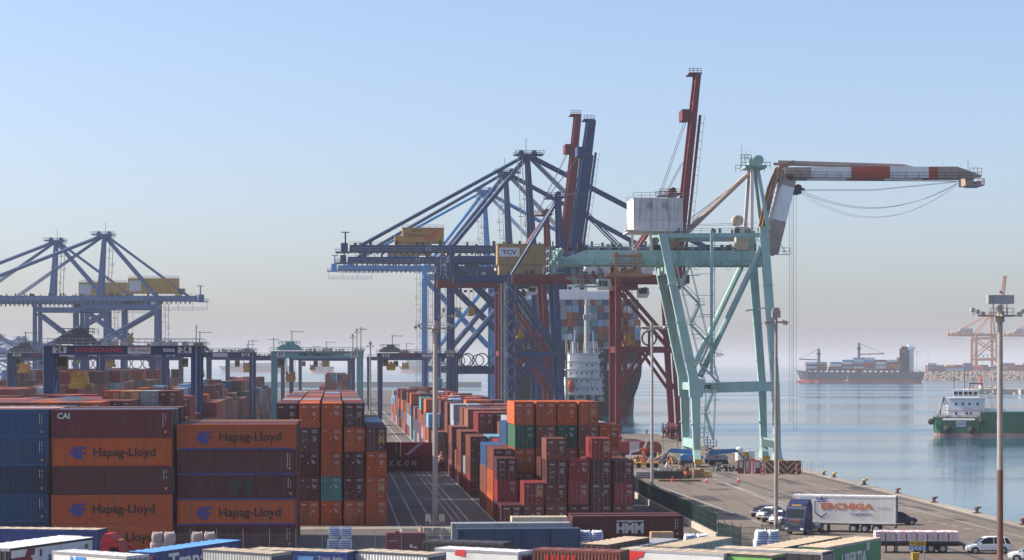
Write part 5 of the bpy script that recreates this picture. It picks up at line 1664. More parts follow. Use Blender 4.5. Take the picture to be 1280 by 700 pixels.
mb.m = [1 if i < 14 else 0 for i in range(len(mb.f))]
mb.build("forecastle", [M["hull_green"], M["boot_g"]], r)
mb = MB(); mb.box(4.6, 15.6, -4.2, 4.4, 2.9, 8.8); mb.box(6.2, 13.8, -3.2, 3.4, 8.8, 11.2); mb.box(4.4, 16.4, -4.8, 5, 8.7, 8.85); mb.box(6.0, 14.2, -3.4, 3.6, 11.2, 11.35)
mb.box(3.2, 4.6, -3.4, 3.4, 2.9, 6.4); mb.box(15.8, 22.5, -3, 3, 4.3, 5.6)
hs = mb.build("bridge_house", M["ship_white"], r)
mb = MB()
for x in (6.9, 8.3, 9.9, 11.3, 12.8): mb.box(x - .55, x + .55, -3.25, -3.19, 9.5, 10.7)
for x in (7, 9, 11, 13.4): mb.box(x - .3, x + .3, -4.25, -4.19, 6.6, 7.4)
for x in (7, 10.2, 11.4): mb.box(x - .3, x + .3, -4.25, -4.19, 3.6, 4.5)
mb.build("window", M["glass"], hs)["kind"] = "stuff"
text("RÍO TURIA", .45, M["rdecal"], hs, (10.6, -4.22, 5.7))
mb = MB(); mb.box(3.2, 15, -4.3, -4.22, 4.95, 5.05); mb.build("stripe", M["rdecal"], hs)
mb = MB(); mb.box(7, 9.9, -5.27, -5.24, .1, 1.8); pl = mb.build("name_board", M["wdecal"], r)
text("ISCAL", 1.0, M["kdecal"], pl, (8.45, -5.29, .95), sx=.9)
for x, z, rr in ((-.5, 1.6, 1.0), (4.4, -.8, 1.4), (11.6, -.9, 1.25), (14.6, 1.8, 1.0)):
    mb = MB(); mb.ball((x, -5.9, z), rr, 12, 9, sz=.95); mb.build("fender", M["black"], r, smooth=True)
mb = MB()
for x, z in ((6.4, 15.2), (9.6, 17), (12.2, 14.6), (3.6, 8)): mb.beam((x, -1, 3 if x < 5 else 11.2), (x, -1, z), .16); mb.beam((x - .7, -1, z - 1), (x + .7, -1, z - 1), .1)
mb.beam((11, -2.6, 11.3), (11.4, -2.6, 13.2), .2); mb.beam((15, -2.6, 11.3), (14.8, -2.6, 13.2), .2); mb.beam((10.9, -2.6, 13.2), (15, -2.6, 13.2), .3); mb.beam((2.0, 1, 3), (3.4, 1, 9), .5); mb.beam((3.4, 1, 9), (5, 1, 6), .3)
mb.build("mast", M["dark"], r)
rn = random.Random(3); mb = MB()
for i in range(40):
    x = rn.uniform(.6, 14); mb.box(x, x + rn.uniform(.2, .9), -4.9, -4.4, 2.7, 3.0 + rn.random() * .9)
for i in range(14):
    x = rn.uniform(.4, 4.2); z = rn.uniform(3, 7.5); mb.beam((x, -2 + rn.random() * 3, 2.9), (x + rn.uniform(-.6, .6), -2, z), .14)
mb.tube((3, -5.1, 2.2), (12.6, -5.1, 2.2), .42, 8)
mb.build("deck_gear", M["pinkwhite"], r)["kind"] = "stuff"
mb = MB(); mb.rail((.3, -5, 2.9), (4.6, -5, 2.9), 1.1, .8, .05); mb.rail((17, -4.9, 4.6), (30, -4.4, 4.9), .8, 1, .05); mb.rail((4.6, -4.7, 8.85), (16.2, -4.7, 8.85), 1, 1, .05); mb.build("rail", M["ship_white"], r)
mb = MB(); mb.beam((19, -5.02, .9), (19.3, -5.02, 2.0), .3); mb.beam((18.6, -5.02, .8), (19.5, -5.02, 1.0), .25); mb.build("anchor", M["rusty"], r)
# faint ships on the horizon
for i, (x, D, L, lab) in enumerate(((318, 6200, 210, "faint big ship on the horizon behind the gantry legs"), (402, 5600, 60, "faint ship end-on at the horizon through the aqua gantry"), (540, 6000, 190, "faint reddish ship on the horizon behind the right gantry"))):
    p = pd(x, 455, D); p.z = 0
    r = thing("distant_ship", lab, "ship", p, R(170), "ships lying at anchor on the horizon")
    mb = MB(); hull(mb, L, 32, WZ, 13, boot=5); h_ = mb.build("hull", [M["hull_grey"], M["boot"], M["deck"]], r); h_.location = (-L / 2, 0, 0)
    mb = MB(); mb.box(-L / 2 + 12, -L / 2 + 26, -15, 15, 13, 42); mb.box(-L / 2 + 30, L / 2 - 25, -14, 14, 13, 22 + 3 * i); mb.build("superstructure", M["grey"], r)
# beacons
p = pd(1226, 484, 1607)
r = thing("harbour_beacon", "red beacon tower on a white base at the pier end", "beacon", p)
mb = MB(); mb.tube((0, 0, -1), (0, 0, 1.4), 1.3, 10, r2=1.0); mb.build("base", M["ship_white"], r)
mb = MB(); mb.tube((0, 0, 1.4), (0, 0, 7.6), .9, 10, r2=.75); mb.tube((0, 0, 7.6), (0, 0, 9), .35, 8); mb.build("tower", M["rdecal"], r)
p = px(1166, 475.5, WZ)
r = thing("channel_buoy", "small orange buoy floating off the breakwater", "buoy", p)
mb = MB(); mb.tube((0, 0, -.5), (0, 0, 1.2), 1.6, 10); mb.tube((0, 0, 1.2), (0, 0, 4.5), 1.0, 8, r2=.2); mb.build("float", M["odecal"], r)
# container yard behind the breakwater
rn = random.Random(44); mb = MB(); keys = list(COLN)
x = 1160
while x < 1400:
    D = 3080; X = (x - 640) * D / F
    for k_ in range(2):
        for t_ in range(rn.choice((3, 4, 4, 5))):
            c_ = rn.choice(["rust", "rust", "blue", "blue", "brown", "sky", "grey", "orange", "maroon", "tan"])
            mb.box(X, X + 12.1, D + k_ * 14, D + k_ * 14 + 2.4 * 4, 7.6 + t_ * 2.6, 10.15 + t_ * 2.6, keys.index(c_))
    x += 11.2
o = mb.build("far_shore_containers", [M[k] for k in keys]); o["kind"] = "stuff"
# ------------------------------------------------------------------ light masts
def floodlight(mb, c, yaw, tilt=.5, s=.55):
    c = Vector(c); d = Vector((math.cos(yaw), math.sin(yaw), -tilt)).normalized()
    mb.beam(c - d * .12, c + d * .22, s, s * .7, w2=s * 1.3, h2=s * .95)
M["mast_brown"] = paint("mast_brown", (.15, .075, .052), .55, .5, dirt=(.10, .05, .035))
def light_mast(x, y, D, ztop, r0, r1, kind, label, seed=0):
    p = px(x, y) if D is None else pd(x, 455, D); p.z = 0
    r = thing("light_mast", label, "light mast", p, 0, "tall floodlight masts around the terminal")
    mb = MB()
    n = 5
    for i in range(n):
        a, b_ = i / n, (i + 1) / n
        mb.tube((0, 0, ztop * a), (0, 0, ztop * b_ - .012), r0 + (r1 - r0) * a, 14, r2=r0 + (r1 - r0) * b_)
    if kind == "big":
        k_ = len(mb.f) * 2 // 5
        mb.m = [1 if i < k_ else 0 for i in range(len(mb.f))]
    mb.build("pole", [M["mast"], M["mast_brown"]], r, smooth=False)
    mb = MB(); mb.tube((0, 0, 0), (0, 0, .35), r0 * 2.1, 12); mb.build("base_plate", M["conc"], r)
    rn = random.Random(seed)
    if kind == "ring":
        mb = MB()
        for i in range(10):
            t0, t1 = 2 * math.pi * i / 10, 2 * math.pi * (i + 1) / 10
            mb.beam((2.0 * math.cos(t0), 2.0 * math.sin(t0), ztop - .4), (2.0 * math.cos(t1), 2.0 * math.sin(t1), ztop - .4), .14)
        for i in range(4): mb.beam((0, 0, ztop - .3), (2 * math.cos(i * 1.57), 2 * math.sin(i * 1.57), ztop - .4), .12)
        mb.tube((0, 0, ztop - .8), (0, 0, ztop + .3), r1 * 1.8, 10)
        mb.build("lamp_ring", M["mast"], r)
        for i in range(8):
            t_ = 2 * math.pi * i / 8 + .2
            mb = MB(); floodlight(mb, (2.2 * math.cos(t_), 2.2 * math.sin(t_), ztop - .45), t_, .9, .6); mb.build("floodlight", M["galv"], r)
    elif kind in ("arms", "big"):
        w_ = 2.35 if kind == "arms" else 2.45
        mb = MB()
        mb.beam((-w_ * .78, 0, ztop - .9), (w_ * .78, 0, ztop - .9), .22, .16); mb.beam((0, -1.2, ztop - .9), (0, 1.2, ztop - .9), .18)
        mb.box(-1.1, 1.1, -.8, .8, ztop - 1.0, ztop - .94); mb.tube((0, 0, ztop - 1.5), (0, 0, ztop - .5), r1 * 1.7, 10)
        mb.rail((-1.0, -.75, ztop - .95), (1.0, -.75, ztop - .95), .7, .5, .03)
        mb.build("crossarm", M["mast"], r)
        for sx in (-1, 1):
            for k in range(3):
                mb = MB()
                o = Vector((sx * (w_ * .62 + k * .42), -.25 + .2 * k, ztop - .75 + .18 * (2 - k if kind == "arms" else k)))
                floodlight(mb, o, math.pi if sx < 0 else 0, .75 if kind == "arms" else -.25, .42)
                mb.beam(o, (o.x, o.y, ztop - .95), .07)
                mb.build("floodlight", M["galv"], r)
        if kind == "arms":
            mb = MB(); mb.beam((.3, 0, ztop - .9), (1.0, 0, ztop + 1.2), .07); mb.beam((1.0, 0, ztop + .6), (2.0, 0, ztop + .5), .07); mb.box(.85, 1.15, -.15, .15, ztop + 1.0, ztop + 1.5); mb.box(1.9, 2.15, -.1, .1, ztop + .4, ztop + .75); mb.build("camera_arm", M["mast"], r)
        else:
            mb = MB(); mb.box(-1.14, 1.14, -.55, -.47, ztop + .15, ztop + .92); mb.box(-1.14, 1.14, .47, .55, ztop + .15, ztop + .92); mb.box(-1.14, -1.08, -.47, .47, ztop + .15, ztop + .92); mb.box(1.08, 1.14, -.47, .47, ztop + .15, ztop + .92)
            for x_ in (-.6, 0, .6): mb.beam((x_, 0, ztop - .9), (x_, 0, ztop + .2), .09)
            mb.build("panel_box", M["galv"], r)
    else:
        mb = MB(); mb.box(-.45, .45, -.45, .45, ztop - .1, ztop + .7); mb.box(-.35, .35, -.35, .35, ztop + .7, ztop + 1.0); mb.beam((-.9, 0, ztop - .6), (.9, 0, ztop - .6), .18); mb.build("lamp_box", M["mast"], r)
        for sx in (-1, 1):
            for k in range(2):
                mb = MB(); floodlight(mb, (sx * (.75 + .3 * k), -.2, ztop - .55 - .1 * k), math.pi if sx < 0 else 0, .6, .5); mb.build("floodlight", M["mast"], r)
    return r
light_mast(544, 655, None, 24.4, .36, .25, "arms", "grey floodlight mast in the empty road, with lamps on two arms", 1)
light_mast(708, 0, 640, 29.3, .42, .28, "box", "thin far mast left of the red crane legs", 2)
light_mast(815, 608, None, 25.4, .26, .19, "ring", "slim mast with a lamp ring inside the quay fence", 3)
light_mast(970, 673, None, 24.4, .24, .17, "box", "brown mast with a lamp box beside the blue truck", 4)
big = light_mast(1250, 0, 195, 24.4, .29, .235, "big", "thick mast nearest the right edge carrying a panel box", 5)
for i, (x, D, z) in enumerate(((342, 1100, 32), (446, 980, 34), (441, 1010, 32), (451, 960, 35), (463, 760, 26), (1216, 3100, 40), (1160, 3150, 36), (1228, 2900, 40))):
    light_mast(x, 0, D, z, .35, .25, "ring" if i in (0, 3) else "box", ["far mast with a lamp ring above the aqua gantry's left end", "middle far mast above the aqua gantry's right end", "leftmost far mast above the aqua gantry's right end", "tallest far mast above the aqua gantry's right end", "far mast left of the right navy gantry's leg", "hazy mast behind the breakwater beyond the orange crane", "hazy mast behind the grey ship's stern", "hazy mast on the far shore beside the thick mast"][i], 10 + i)

# ---- gull on the thick mast
p = Vector((big.location.x + .02, big.location.y, 25.32))
r = thing("seagull", "white seagull with dark wings perched on the thick mast", "bird", p)
mb = MB()
rings = []
for x, z, w_, h_ in ((-.34, .16, .01, .012), (-.24, .20, .05, .05), (-.08, .27, .10, .10), (.06, .35, .11, .12), (.13, .44, .075, .085), (.16, .52, .062, .068), (.20, .555, .05, .055), (.25, .55, .015, .02)):
    rings.append([(x - h_ * .3 * math.sin(t_), w_ * math.cos(t_), z + h_ * math.sin(t_)) for t_ in [2 * math.pi * i / 8 for i in range(8)]])
rings = [[(-q[0], q[1], q[2]) for q in rg] for rg in rings]
mb.loft(rings); mb.build("body", M["ship_white"], r, smooth=True)
for sy in (-1, 1):
    mb = MB(); mb.prism([(-.10, sy * .105, .38), (.05, sy * .125, .30), (.42, sy * .04, .12), (.25, sy * .09, .18), (-.08, sy * .118, .26)], (0, sy * .02, 0)); mb.build("wing", M["kdecal"], r)
    mb = MB(); mb.tube((.0, sy * .04, 0), (.02, sy * .04, .2), .012, 5); mb.build("leg", M["yellow"], r)
mb = MB(); mb.tube((-.24, 0, .55), (-.34, 0, .53), .018, 6, r2=.004); mb.build("beak", M["yellow"], r)

# ------------------------------------------------------------------ fence on a low wall
M["fence"] = paint("fence_green", (.028, .055, .048), .5, .2)
pan = MB()
PW = 2.5
for i in range(22): 
    x = .06 + i * PW / 22.4; pan.box(x - .012, x + .012, -.012, .012, .08, 2.1)
for z in (.15, .8, 1.45, 2.05): pan.box(0.03, PW - .03, -.016, .016, z - .02, z + .02)
pan_me = pan.mesh("fence_panel"); pan_me.materials.append(M["fence"])
post = MB(); post.box(-.045, .045, -.045, .045, 0, 2.15); post.beam((0, 0, 2.15), (-.22, 0, 2.5), .06); post_me = post.mesh("fence_post"); post_me.materials.append(M["fence"])
def fence(label, pts, wall, name="fence", hgt=1.0):
    pts = [Vector((q.x, q.y, 0)) for q in pts]
    r = thing(name, label, "fence", pts[0])
    for a, b_ in zip(pts[:-1], pts[1:]):
        d_ = b_ - a; n = max(1, round(d_.length / PW)); ang = math.atan2(d_.y, d_.x); st_ = d_.length / n
        if wall:
            o = wall_mb(d_.length).build("low_wall", M["conc"], r); o.location = a - pts[0]; o.rotation_euler = (0, 0, ang)
        for i in range(n):
            q = a.lerp(b_, i / n) - pts[0]; q.z = wall
            o = obj("fence_panel", pan_me, r); o.location = q; o.rotation_euler = (0, 0, ang); o.scale = (st_ / PW, 1, hgt)
            o = obj("fence_post", post_me, r); o.location = q; o.rotation_euler = (0, 0, ang + 1.57); o.scale = (1, 1, hgt)
    return r
def wall_mb(L):
    mb = MB(); mb.box(0, L, -.14, .14, 0, .75); return mb
fence("dark green mesh fence on a low wall dividing yard and quay", [px(776, 609.5), px(806, 629), px(862, 657), px(896, 675)], .76)
fence("dark green mesh fence section bending towards the blue truck", [px(898, 677), px(926, 684), px(950, 684)], .0, hgt=1.0)
fence("short dark fence section behind the brown mast", [px(952, 680), px(988, 678)], .0, hgt=.95)
# thin wire fence in front of the side-on stacks
r = thing("wire_fence", "thin wire fence on slim posts before the side-on stacks", "fence", pd(205, 455, 216).xy.to_3d())
mb = MB(); L = 26.0
for i in range(11):
    o = MB(); x = i * 2.6; o.beam((x, 0, 0), (x, 0, 2.7), .06); o.beam((x, 0, 2.7), (x, -.25, 2.95), .05); o.build("fence_post", M["galv"], r)
for z in [.1 + .2 * k for k in range(13)]: mb.beam((0, 0, z), (L, 0, z), .012)
for i in range(130): mb.beam((i * .2, 0, .05), (i * .2, 0, 2.5), .008)
mb.build("wire_mesh", M["galv"], r)["kind"] = "stuff"

# ------------------------------------------------------------------ bollards
for i, (x, y, c_) in enumerate(((1009.5, 594.3, 1), (1042.5, 597.5, 1), (1079.5, 607, 1), (1120.5, 617.5, 0), (1166, 629, 0), (1219, 642.5, 0), (1279.5, 657, 0))):
    p = px(x, y); p.x = quay_x(p.y) - .75; p.z = .1
    r = thing("bollard", ["yellow mooring bollard just outside the railing", "yellow mooring bollard nearest the chevron wall along open quay edge", "larger yellow mooring bollard, second along the open quay edge", "rusty brown bollard above the truck trailer's end", "rusty brown bollard midway along the right quay edge", "rusty brown bollard left of the thick mast", "rusty brown bollard cut by the right edge"][i], "bollard", p, 0, "mooring bollards along the quay edge")
    s_ = [.65, .8, .95, .75, .8, .85, .85][i]
    mb = MB(); mb.box(-.55 * s_, .55 * s_, -.5 * s_, .5 * s_, 0, .12); mb.tube((0, 0, .12), (0, 0, .62 * s_), .24 * s_, 12, r2=.28 * s_); mb.build("post", M["dark"] if c_ else M["mast_brown"], r)
    mb = MB(); mb.tube((0, 0, .62 * s_), (0, 0, .80 * s_), .30 * s_, 12, r2=.46 * s_); mb.tube((0, 0, .80 * s_), (0, 0, .94 * s_), .46 * s_, 12, r2=.34 * s_); mb.beam((-.1, 0, .84 * s_), (.62 * s_, 0, .90 * s_), .36 * s_, .22); mb.build("cap", M["yellow"] if c_ else M["mast_brown"], r)
p = px(808, 543); p.z = .1
r = thing("bollard", "dark bollard on the pier corner behind the red tank trailer", "bollard", p, 0, "mooring bollards along the quay edge")
mb = MB(); mb.tube((0, 0, 0), (0, 0, .8), .3, 10); mb.build("post", M["rusty"], r); mb = MB(); mb.tube((0, 0, .8), (0, 0, 1.2), .5, 10); mb.build("cap", M["rusty"], r)

# ------------------------------------------------------------------ works site round the aqua crane
def at(x, y, z=0.0):
    p = px(x, y); p.z = z + .006; return p
# chevron wall, two concrete slabs painted in stripes
M["chev_k"] = flat("chevron_black", (.03, .03, .05), .7); M["chev_o"] = paint("chevron_tan", (.42, .24, .11), .7, .4)
def chevron(label, x0, x1, y, flip, hgt=2.35):
    a, b_ = at(x0, y), at(x1, y); W = (b_ - a).length
    r = thing("chevron_barrier", label, "barrier", a, 0, "striped barriers closing the quay")
    mb = MB(); mb.box(0, W, .0, .5, 0, hgt); mb.build("slab", M["conc"], r)
    n = 11; st_ = .55
    # slanted stripes clipped to the slab
    i = -12; c_ = 0
    def clip(poly, f):
        out = []
        for k in range(len(poly)):
            p_, q_ = poly[k], poly[(k + 1) % len(poly)]
            fp, fq = f(p_), f(q_)
            if fp >= 0: out.append(p_)
            if fp * fq < 0:
                t_ = fp / (fp - fq); out.append((p_[0] + (q_[0] - p_[0]) * t_, p_[1] + (q_[1] - p_[1]) * t_))
        return out
    mk, mo = MB(), MB()
    half = W * .36 if flip else W * 2
    for side in (0, 1):
        xa, xb = (0, min(half, W)) if side == 0 else (half, W)
        if xb <= xa: continue
        sl = 1 if side == 0 else -1
        for i in range(-12, 22):
            x = i * st_ + (half if side else 0)
            poly = [(x, 0), (x + st_, 0), (x + st_ - sl * hgt, hgt), (x - sl * hgt, hgt)]
            for f in (lambda q: q[0] - xa, lambda q: xb - q[0]):
                poly = clip(poly, f)
                if not poly: break
            if len(poly) > 2:
                (mk if i % 2 else mo).face([(q[0], -.006, q[1]) for q in poly])
    mk.build("black_stripes", M["chev_k"], r)["kind"] = "stuff"; mo.build("tan_stripes", M["chev_o"], r)["kind"] = "stuff"
chevron("striped black and tan barrier right of the brown mast", 973.5, 1001.5, 592.5, True)
chevron("darker striped barrier left of the brown mast", 956.5, 968.5, 592, False)
# site cabins and gates in dark red
for i, (x0, x1, lab) in enumerate(((922.5, 930, "narrow dark red gate panel at the left of the row"), (931, 937, "dark red gate panel with white bars"), (943.5, 951, "dark red site cabin with a grey window"), (951.8, 956, "narrow dark red panel beside the striped barrier"))):
    a, b_ = at(x0, 592), at(x1, 592); W = (b_ - a).length
    r = thing("site_gate", lab, "gate", a, 0, "dark red gate panels on the quay")
    mb = MB(); mb.box(0, W, 0, .15, 0, 2.3); mb.box(0, .08, -.04, .19, 0, 2.5); mb.box(W - .08, W, -.04, .19, 0, 2.5); mb.build("panel", M["crane_red"], r)
    mb = MB(); mb.box(W * .2, W * .8, -.02, 0, 1.0, 2.1)
    mb.build("window", M["gdecal"], r)
    if i == 1:
        for k in range(3):
            mb = MB(); mb.box(W * (.2 + .25 * k), W * (.3 + .25 * k), -.05, -.02, .2, 2.2); mb.build("bar", M["wdecal"], r)
r = thing("road_barrier", "red and white striped post barrier among the dark red gates", "barrier", at(936.5, 593))
for k in range(4):
    mb = MB(); mb.box(.1 + .26 * k, .30 + .26 * k, -.1, .0, .4 if k % 2 else .1, 2.3); mb.build("slat", M["wdecal"] if k % 2 else M["rdecal"], r)
mb = MB(); mb.box(.2, 1.0, -.15, .1, 2.3, 2.7); mb.build("lamp", M["odecal"], r)
for i, x in enumerate((972, 995.5, 953.5)):
    r = thing("striped_post", ["red and white post just right of the brown mast", "red and white post near the barrier's right end", "red and white post left of the striped barrier"][i], "post", at(x, 593.5), 0, "red and white posts at the barrier")
    for k in range(6):
        mb = MB(); mb.box(-.09, .09, -.06, .06, .1 + k * .36, .1 + (k + 1) * .36 - .002); mb.build("band", M["rdecal"] if k % 2 else M["wdecal"], r)
    mb = MB(); mb.box(-.45, .45, -.25, .25, 0, .1); mb.build("foot", M["rdecal"], r)
# railing at the end of the quay
r = thing("safety_railing", "thin grey safety railing beside the water past the barrier", "railing", at(1003, 592.5))
b_ = at(1028.5, 594); d_ = b_ - r.location
mb = MB(); mb.rail((0, 0, 0), d_, 1.9, 1.0, .02); mb.build("rails", M["galv"], r)
for k in (0, .47, 1):
    mb = MB(); q = d_ * k; mb.beam(q, q + Vector((0, 0, 2.4)), .06); mb.build("post", M["offred"] if k == .47 else M["galv"], r)
# red tank trailer with a white board
p = at(779, 572)
r = thing("curtain_trailer", "dark red trailer with a white zigzag board beside the fence", "trailer", p)
mb = MB(); mb.box(-1, 6.6, 0, 2.4, .9, 3.25); mb.prism([(6.6, 0, .9), (7.9, 0, .9), (7.9, 0, 2.4), (7.5, 0, 3.0), (6.6, 0, 3.25)], (0, 2.4, 0)); mb.build("body", M["red"], r)
mb = MB(); mb.box(1.3, 3.3, -.03, 0, 1.25, 3.2); s_ = mb.build("board", M["wdecal"], r)
for k in range(3):
    mb = MB(); mb.beam((1.5, -.04, 1.5 + k * .55), (3.1, -.04, 1.8 + k * .55), .14, .01); mb.beam((3.1, -.04, 1.8 + k * .55), (1.5, -.04, 2.05 + k * .55), .14, .01); mb.build("zigzag", M["rdecal"], s_)
text("ACTUAL", .55, M["wdecal"], r, (5.0, -.02, 2.3))
mb = MB(); mb.box(-1, 7.6, .1, 2.3, .55, .9); mb.build("chassis", M["navy"], r)
for x in (0, 5.2, 6.4):
    mb = MB(); mb.tube((x, -.02, .5), (x, .35, .5), .5, 12); mb.build("wheel", M["black"], r)
# piles
def pile(label, name, x0, x1, y, h, mat, n, seed, kind="rubble", group="heaps of building waste"):
    rn = random.Random(seed); a, b_ = at(x0, y), at(x1, y); W = (b_ - a).length
    o = MB()
    for i in range(n):
        u = rn.random(); v = rn.uniform(-1, 1); hh = h * (1 - v * v) * (.45 + .55 * math.sin(math.pi * min(1, max(0, u))) ) * rn.random() ** .6
        c_ = Vector((u * W, v * 1.6, hh))
        if kind == "rubble":
            k = len(o.v); s_ = rn.uniform(.15, .5)
            for q in ((1, 0, 0), (-1, 0, 0), (0, 1, 0), (0, -1, 0), (0, 0, 1), (0, 0, -1)):
                o.v.append(tuple(c_ + Vector(q) * s_ * rn.uniform(.6, 1.3)))
            for f in ((0, 2, 4), (2, 1, 4), (1, 3, 4), (3, 0, 4), (2, 0, 5), (1, 2, 5), (3, 1, 5), (0, 3, 5)):
                o.f.append(tuple(k + t_ for t_ in f)); o.m.append(0)
        else:
            t_ = rn.uniform(0, 6.28); l_ = rn.uniform(.6, 2.0)
            o.beam(c_, c_ + Vector((math.cos(t_) * l_, math.sin(t_) * l_ * .6, rn.uniform(-.1, .9))), .12)
    ob = o.build(name, mat); ob.location = a
    tag(ob, label, "heap", group)
pile("reddish rubble heap below the red trailer", "rubble_heap", 783, 815, 581, 1.6, M["rusty"], 160, 1)
pile("reddish rubble heap right of the slim ring mast", "rubble_heap", 819, 846, 580, 2.0, M["rusty"], 200, 2)
pile("grey scrap metal heap with bent frames beside the slim ring mast", "scrap_heap", 818, 850, 594, 1.5, M["galv"], 90, 3, "scrap")
pile("brown timber heap left of the small forklift", "timber_heap", 838, 856, 594, 1.7, M["tan"], 70, 4, "scrap")
pile("dark rubble heap behind the forklift by the gates", "rubble_heap", 893, 922, 589, 1.1, M["dark"], 130, 5)
for i, (x, y) in enumerate(((788, 598), (800, 599))):
    r = tag(MB().build("tmp", M["galv"]), "x", "x"); bpy.data.objects.remove(r)
mb = MB()
for i in range(14): mb.tube((0, 0, .2 + .0 * i), (7.4, 0, .2), .2, 8) if False else mb.tube((0, (i % 5) * .42, .22 + (i // 5) * .4), (7.4, (i % 5) * .42, .22 + (i // 5) * .4), .2, 8)
r = thing("pipe_stack", "stack of grey pipes lying beside the slim ring mast", "pipes", at(795, 598))
mb.build("pipes", M["galv"], r)["kind"] = "stuff"
mb = MB()
for i in range(9): mb.tube((0, (i % 4) * .5, .25 + (i // 4) * .45), (5, (i % 4) * .5, .25 + (i // 4) * .45), .24, 8)
r = thing("pipe_stack", "dark pipe stack just right of the slim ring mast", "pipes", at(816, 598.5)); mb.build("pipes", M["dark"], r)["kind"] = "stuff"
r = thing("steel_beam", "long rusty steel beam lying on the quay by the cones", "beam", at(823, 602)); mb = MB(); mb.box(0, 7, 0, .3, 0, .06); mb.box(0, 7, 0, .3, .26, .32); mb.box(0, 7, .13, .17, .06, .26); mb.build("beam", M["rusty"], r)
# orange standing hydraulic posts
r = thing("drill_rig", "orange and tan drilling rig below the red trailer", "rig", at(793, 585))
mb = MB(); mb.box(-1.4, 4.6, 0, 1.8, .5, 1.0); mb.build("deck", M["yellow"], r)
mb = MB(); mb.tube((1.8, .8, 1.0), (1.8, .8, 3.4), .35, 10); mb.box(1.2, 2.4, .3, 1.3, 3.4, 3.6); mb.build("cylinder", M["odecal"], r)
mb = MB(); mb.beam((-1, .8, 1), (-.6, .8, 2.9), .3); mb.beam((-.6, .8, 2.9), (1.0, .8, 3.3), .3); mb.beam((2.3, .8, 1), (3.6, .8, 3.2), .22); mb.beam((1.9, .8, 3.6), (2.5, .8, 5.4), .3); mb.build("boom", M["ship_white"], r)
for x in (-.8, .8, 2.6, 4.0):
    mb = MB(); mb.tube((x, -.05, .45), (x, .3, .45), .45, 10); mb.build("wheel", M["black"], r)
# forklift
def forklift(label, x, y, rz):
    r = thing("forklift", label, "forklift", at(x, y), rz, "small plant on the quay")
    mb = MB(); mb.prism([(-.6, -.6, .35), (1.2, -.6, .35), (1.35, -.6, 1.0), (1.0, -.6, 1.25), (.5, -.6, 1.15), (.4, -.6, .8), (-.6, -.6, .8)], (0, 1.2, 0)); mb.build("body", M["odecal"], r)
    mb = MB()
    for x_, y_ in ((-.45, -.55), (-.45, .55), (1.0, -.55), (1.0, .55)): mb.beam((x_, y_, .8), (x_ * .8, y_, 2.3), .08)
    mb.box(-.5, 1.0, -.6, .6, 2.3, 2.36); mb.build("overhead_guard", M["dark"], r)
    mb = MB()
    for y_ in (-.35, .35): mb.beam((-.85, y_, .1), (-.85, y_, 2.6), .14)
    mb.box(-.9, -.8, -.4, .4, 1.2, 1.3); mb.box(-.9, -.8, -.4, .4, 2.4, 2.5); mb.build("lift_frame", M["dark"], r)
    mb = MB()
    for y_ in (-.3, .3): mb.box(-2.0, -.9, y_ - .06, y_ + .06, .1, .16)
    mb.build("fork", M["dark"], r)
    mb = MB(); mb.box(.1, .6, -.3, .3, 1.15, 1.3); mb.box(.55, .7, -.3, .3, 1.3, 1.8); mb.build("seat", M["black"], r)
    for x_, y_ in ((-.5, -.55), (-.5, .55), (1.0, -.5), (1.0, .5)):
        mb = MB(); mb.tube((x_, y_ - .12, .32), (x_, y_ + .12, .32), .32, 12); mb.build("wheel", M["black"], r)
forklift("orange forklift parked by the timber heap", 858, 597.5, R(70))
# pallets & crates beside it
for i, (x, w_, h, c_, lab) in enumerate(((867, .9, 1.35, "tan", "tan wooden crate right of the forklift"), (874.5, .8, 1.5, "tan", "tallest tan wooden crate in the middle of the row"), (881, 1.2, 1.0, "yellow", "low yellow crate at the row's right"), (886.5, .5, 1.7, "cream", "pale upright board at the crates' right end"))):
    r = thing("wooden_crate", lab, "crate", at(x, 597), rnd.uniform(-.2, .2), "crates on the quay beside the forklift")
    mb = MB(); mb.box(0, w_, 0, .8, .14, h); mb.build("body", M[c_], r)
    for k in range(3):
        mb = MB(); mb.box(-.02, w_ + .02, -.025, -.003, .2 + k * (h - .4) / 2, .34 + k * (h - .4) / 2); mb.build("batten", M[c_], r)
    mb = MB(); mb.box(0, w_, .05, .2, 0, .14); mb.box(0, w_, .6, .75, 0, .14); mb.build("pallet", M["tan"], r)
# traffic cones
for i, (x, y, lab) in enumerate(((840.5, 602.5, "red cone left, near the rusty beam"), (883.3, 603.3, "red and white cone in the middle, front of the crates"), (923, 602.5, "red cone right, before the dark red gates"))):
    r = thing("traffic_cone", lab, "cone", at(x, y), 0, "traffic cones on the quay")
    mb = MB(); mb.box(-.28, .28, -.28, .28, 0, .06); mb.build("base", M["rdecal"], r)
    for k in range(3):
        mb = MB(); mb.tube((0, 0, .06 + k * .3), (0, 0, .36 + k * .3), .22 - .055 * k, 10, r2=.22 - .055 * (k + 1)); mb.build("band", M["wdecal"] if k == 1 and i else M["rdecal"], r)
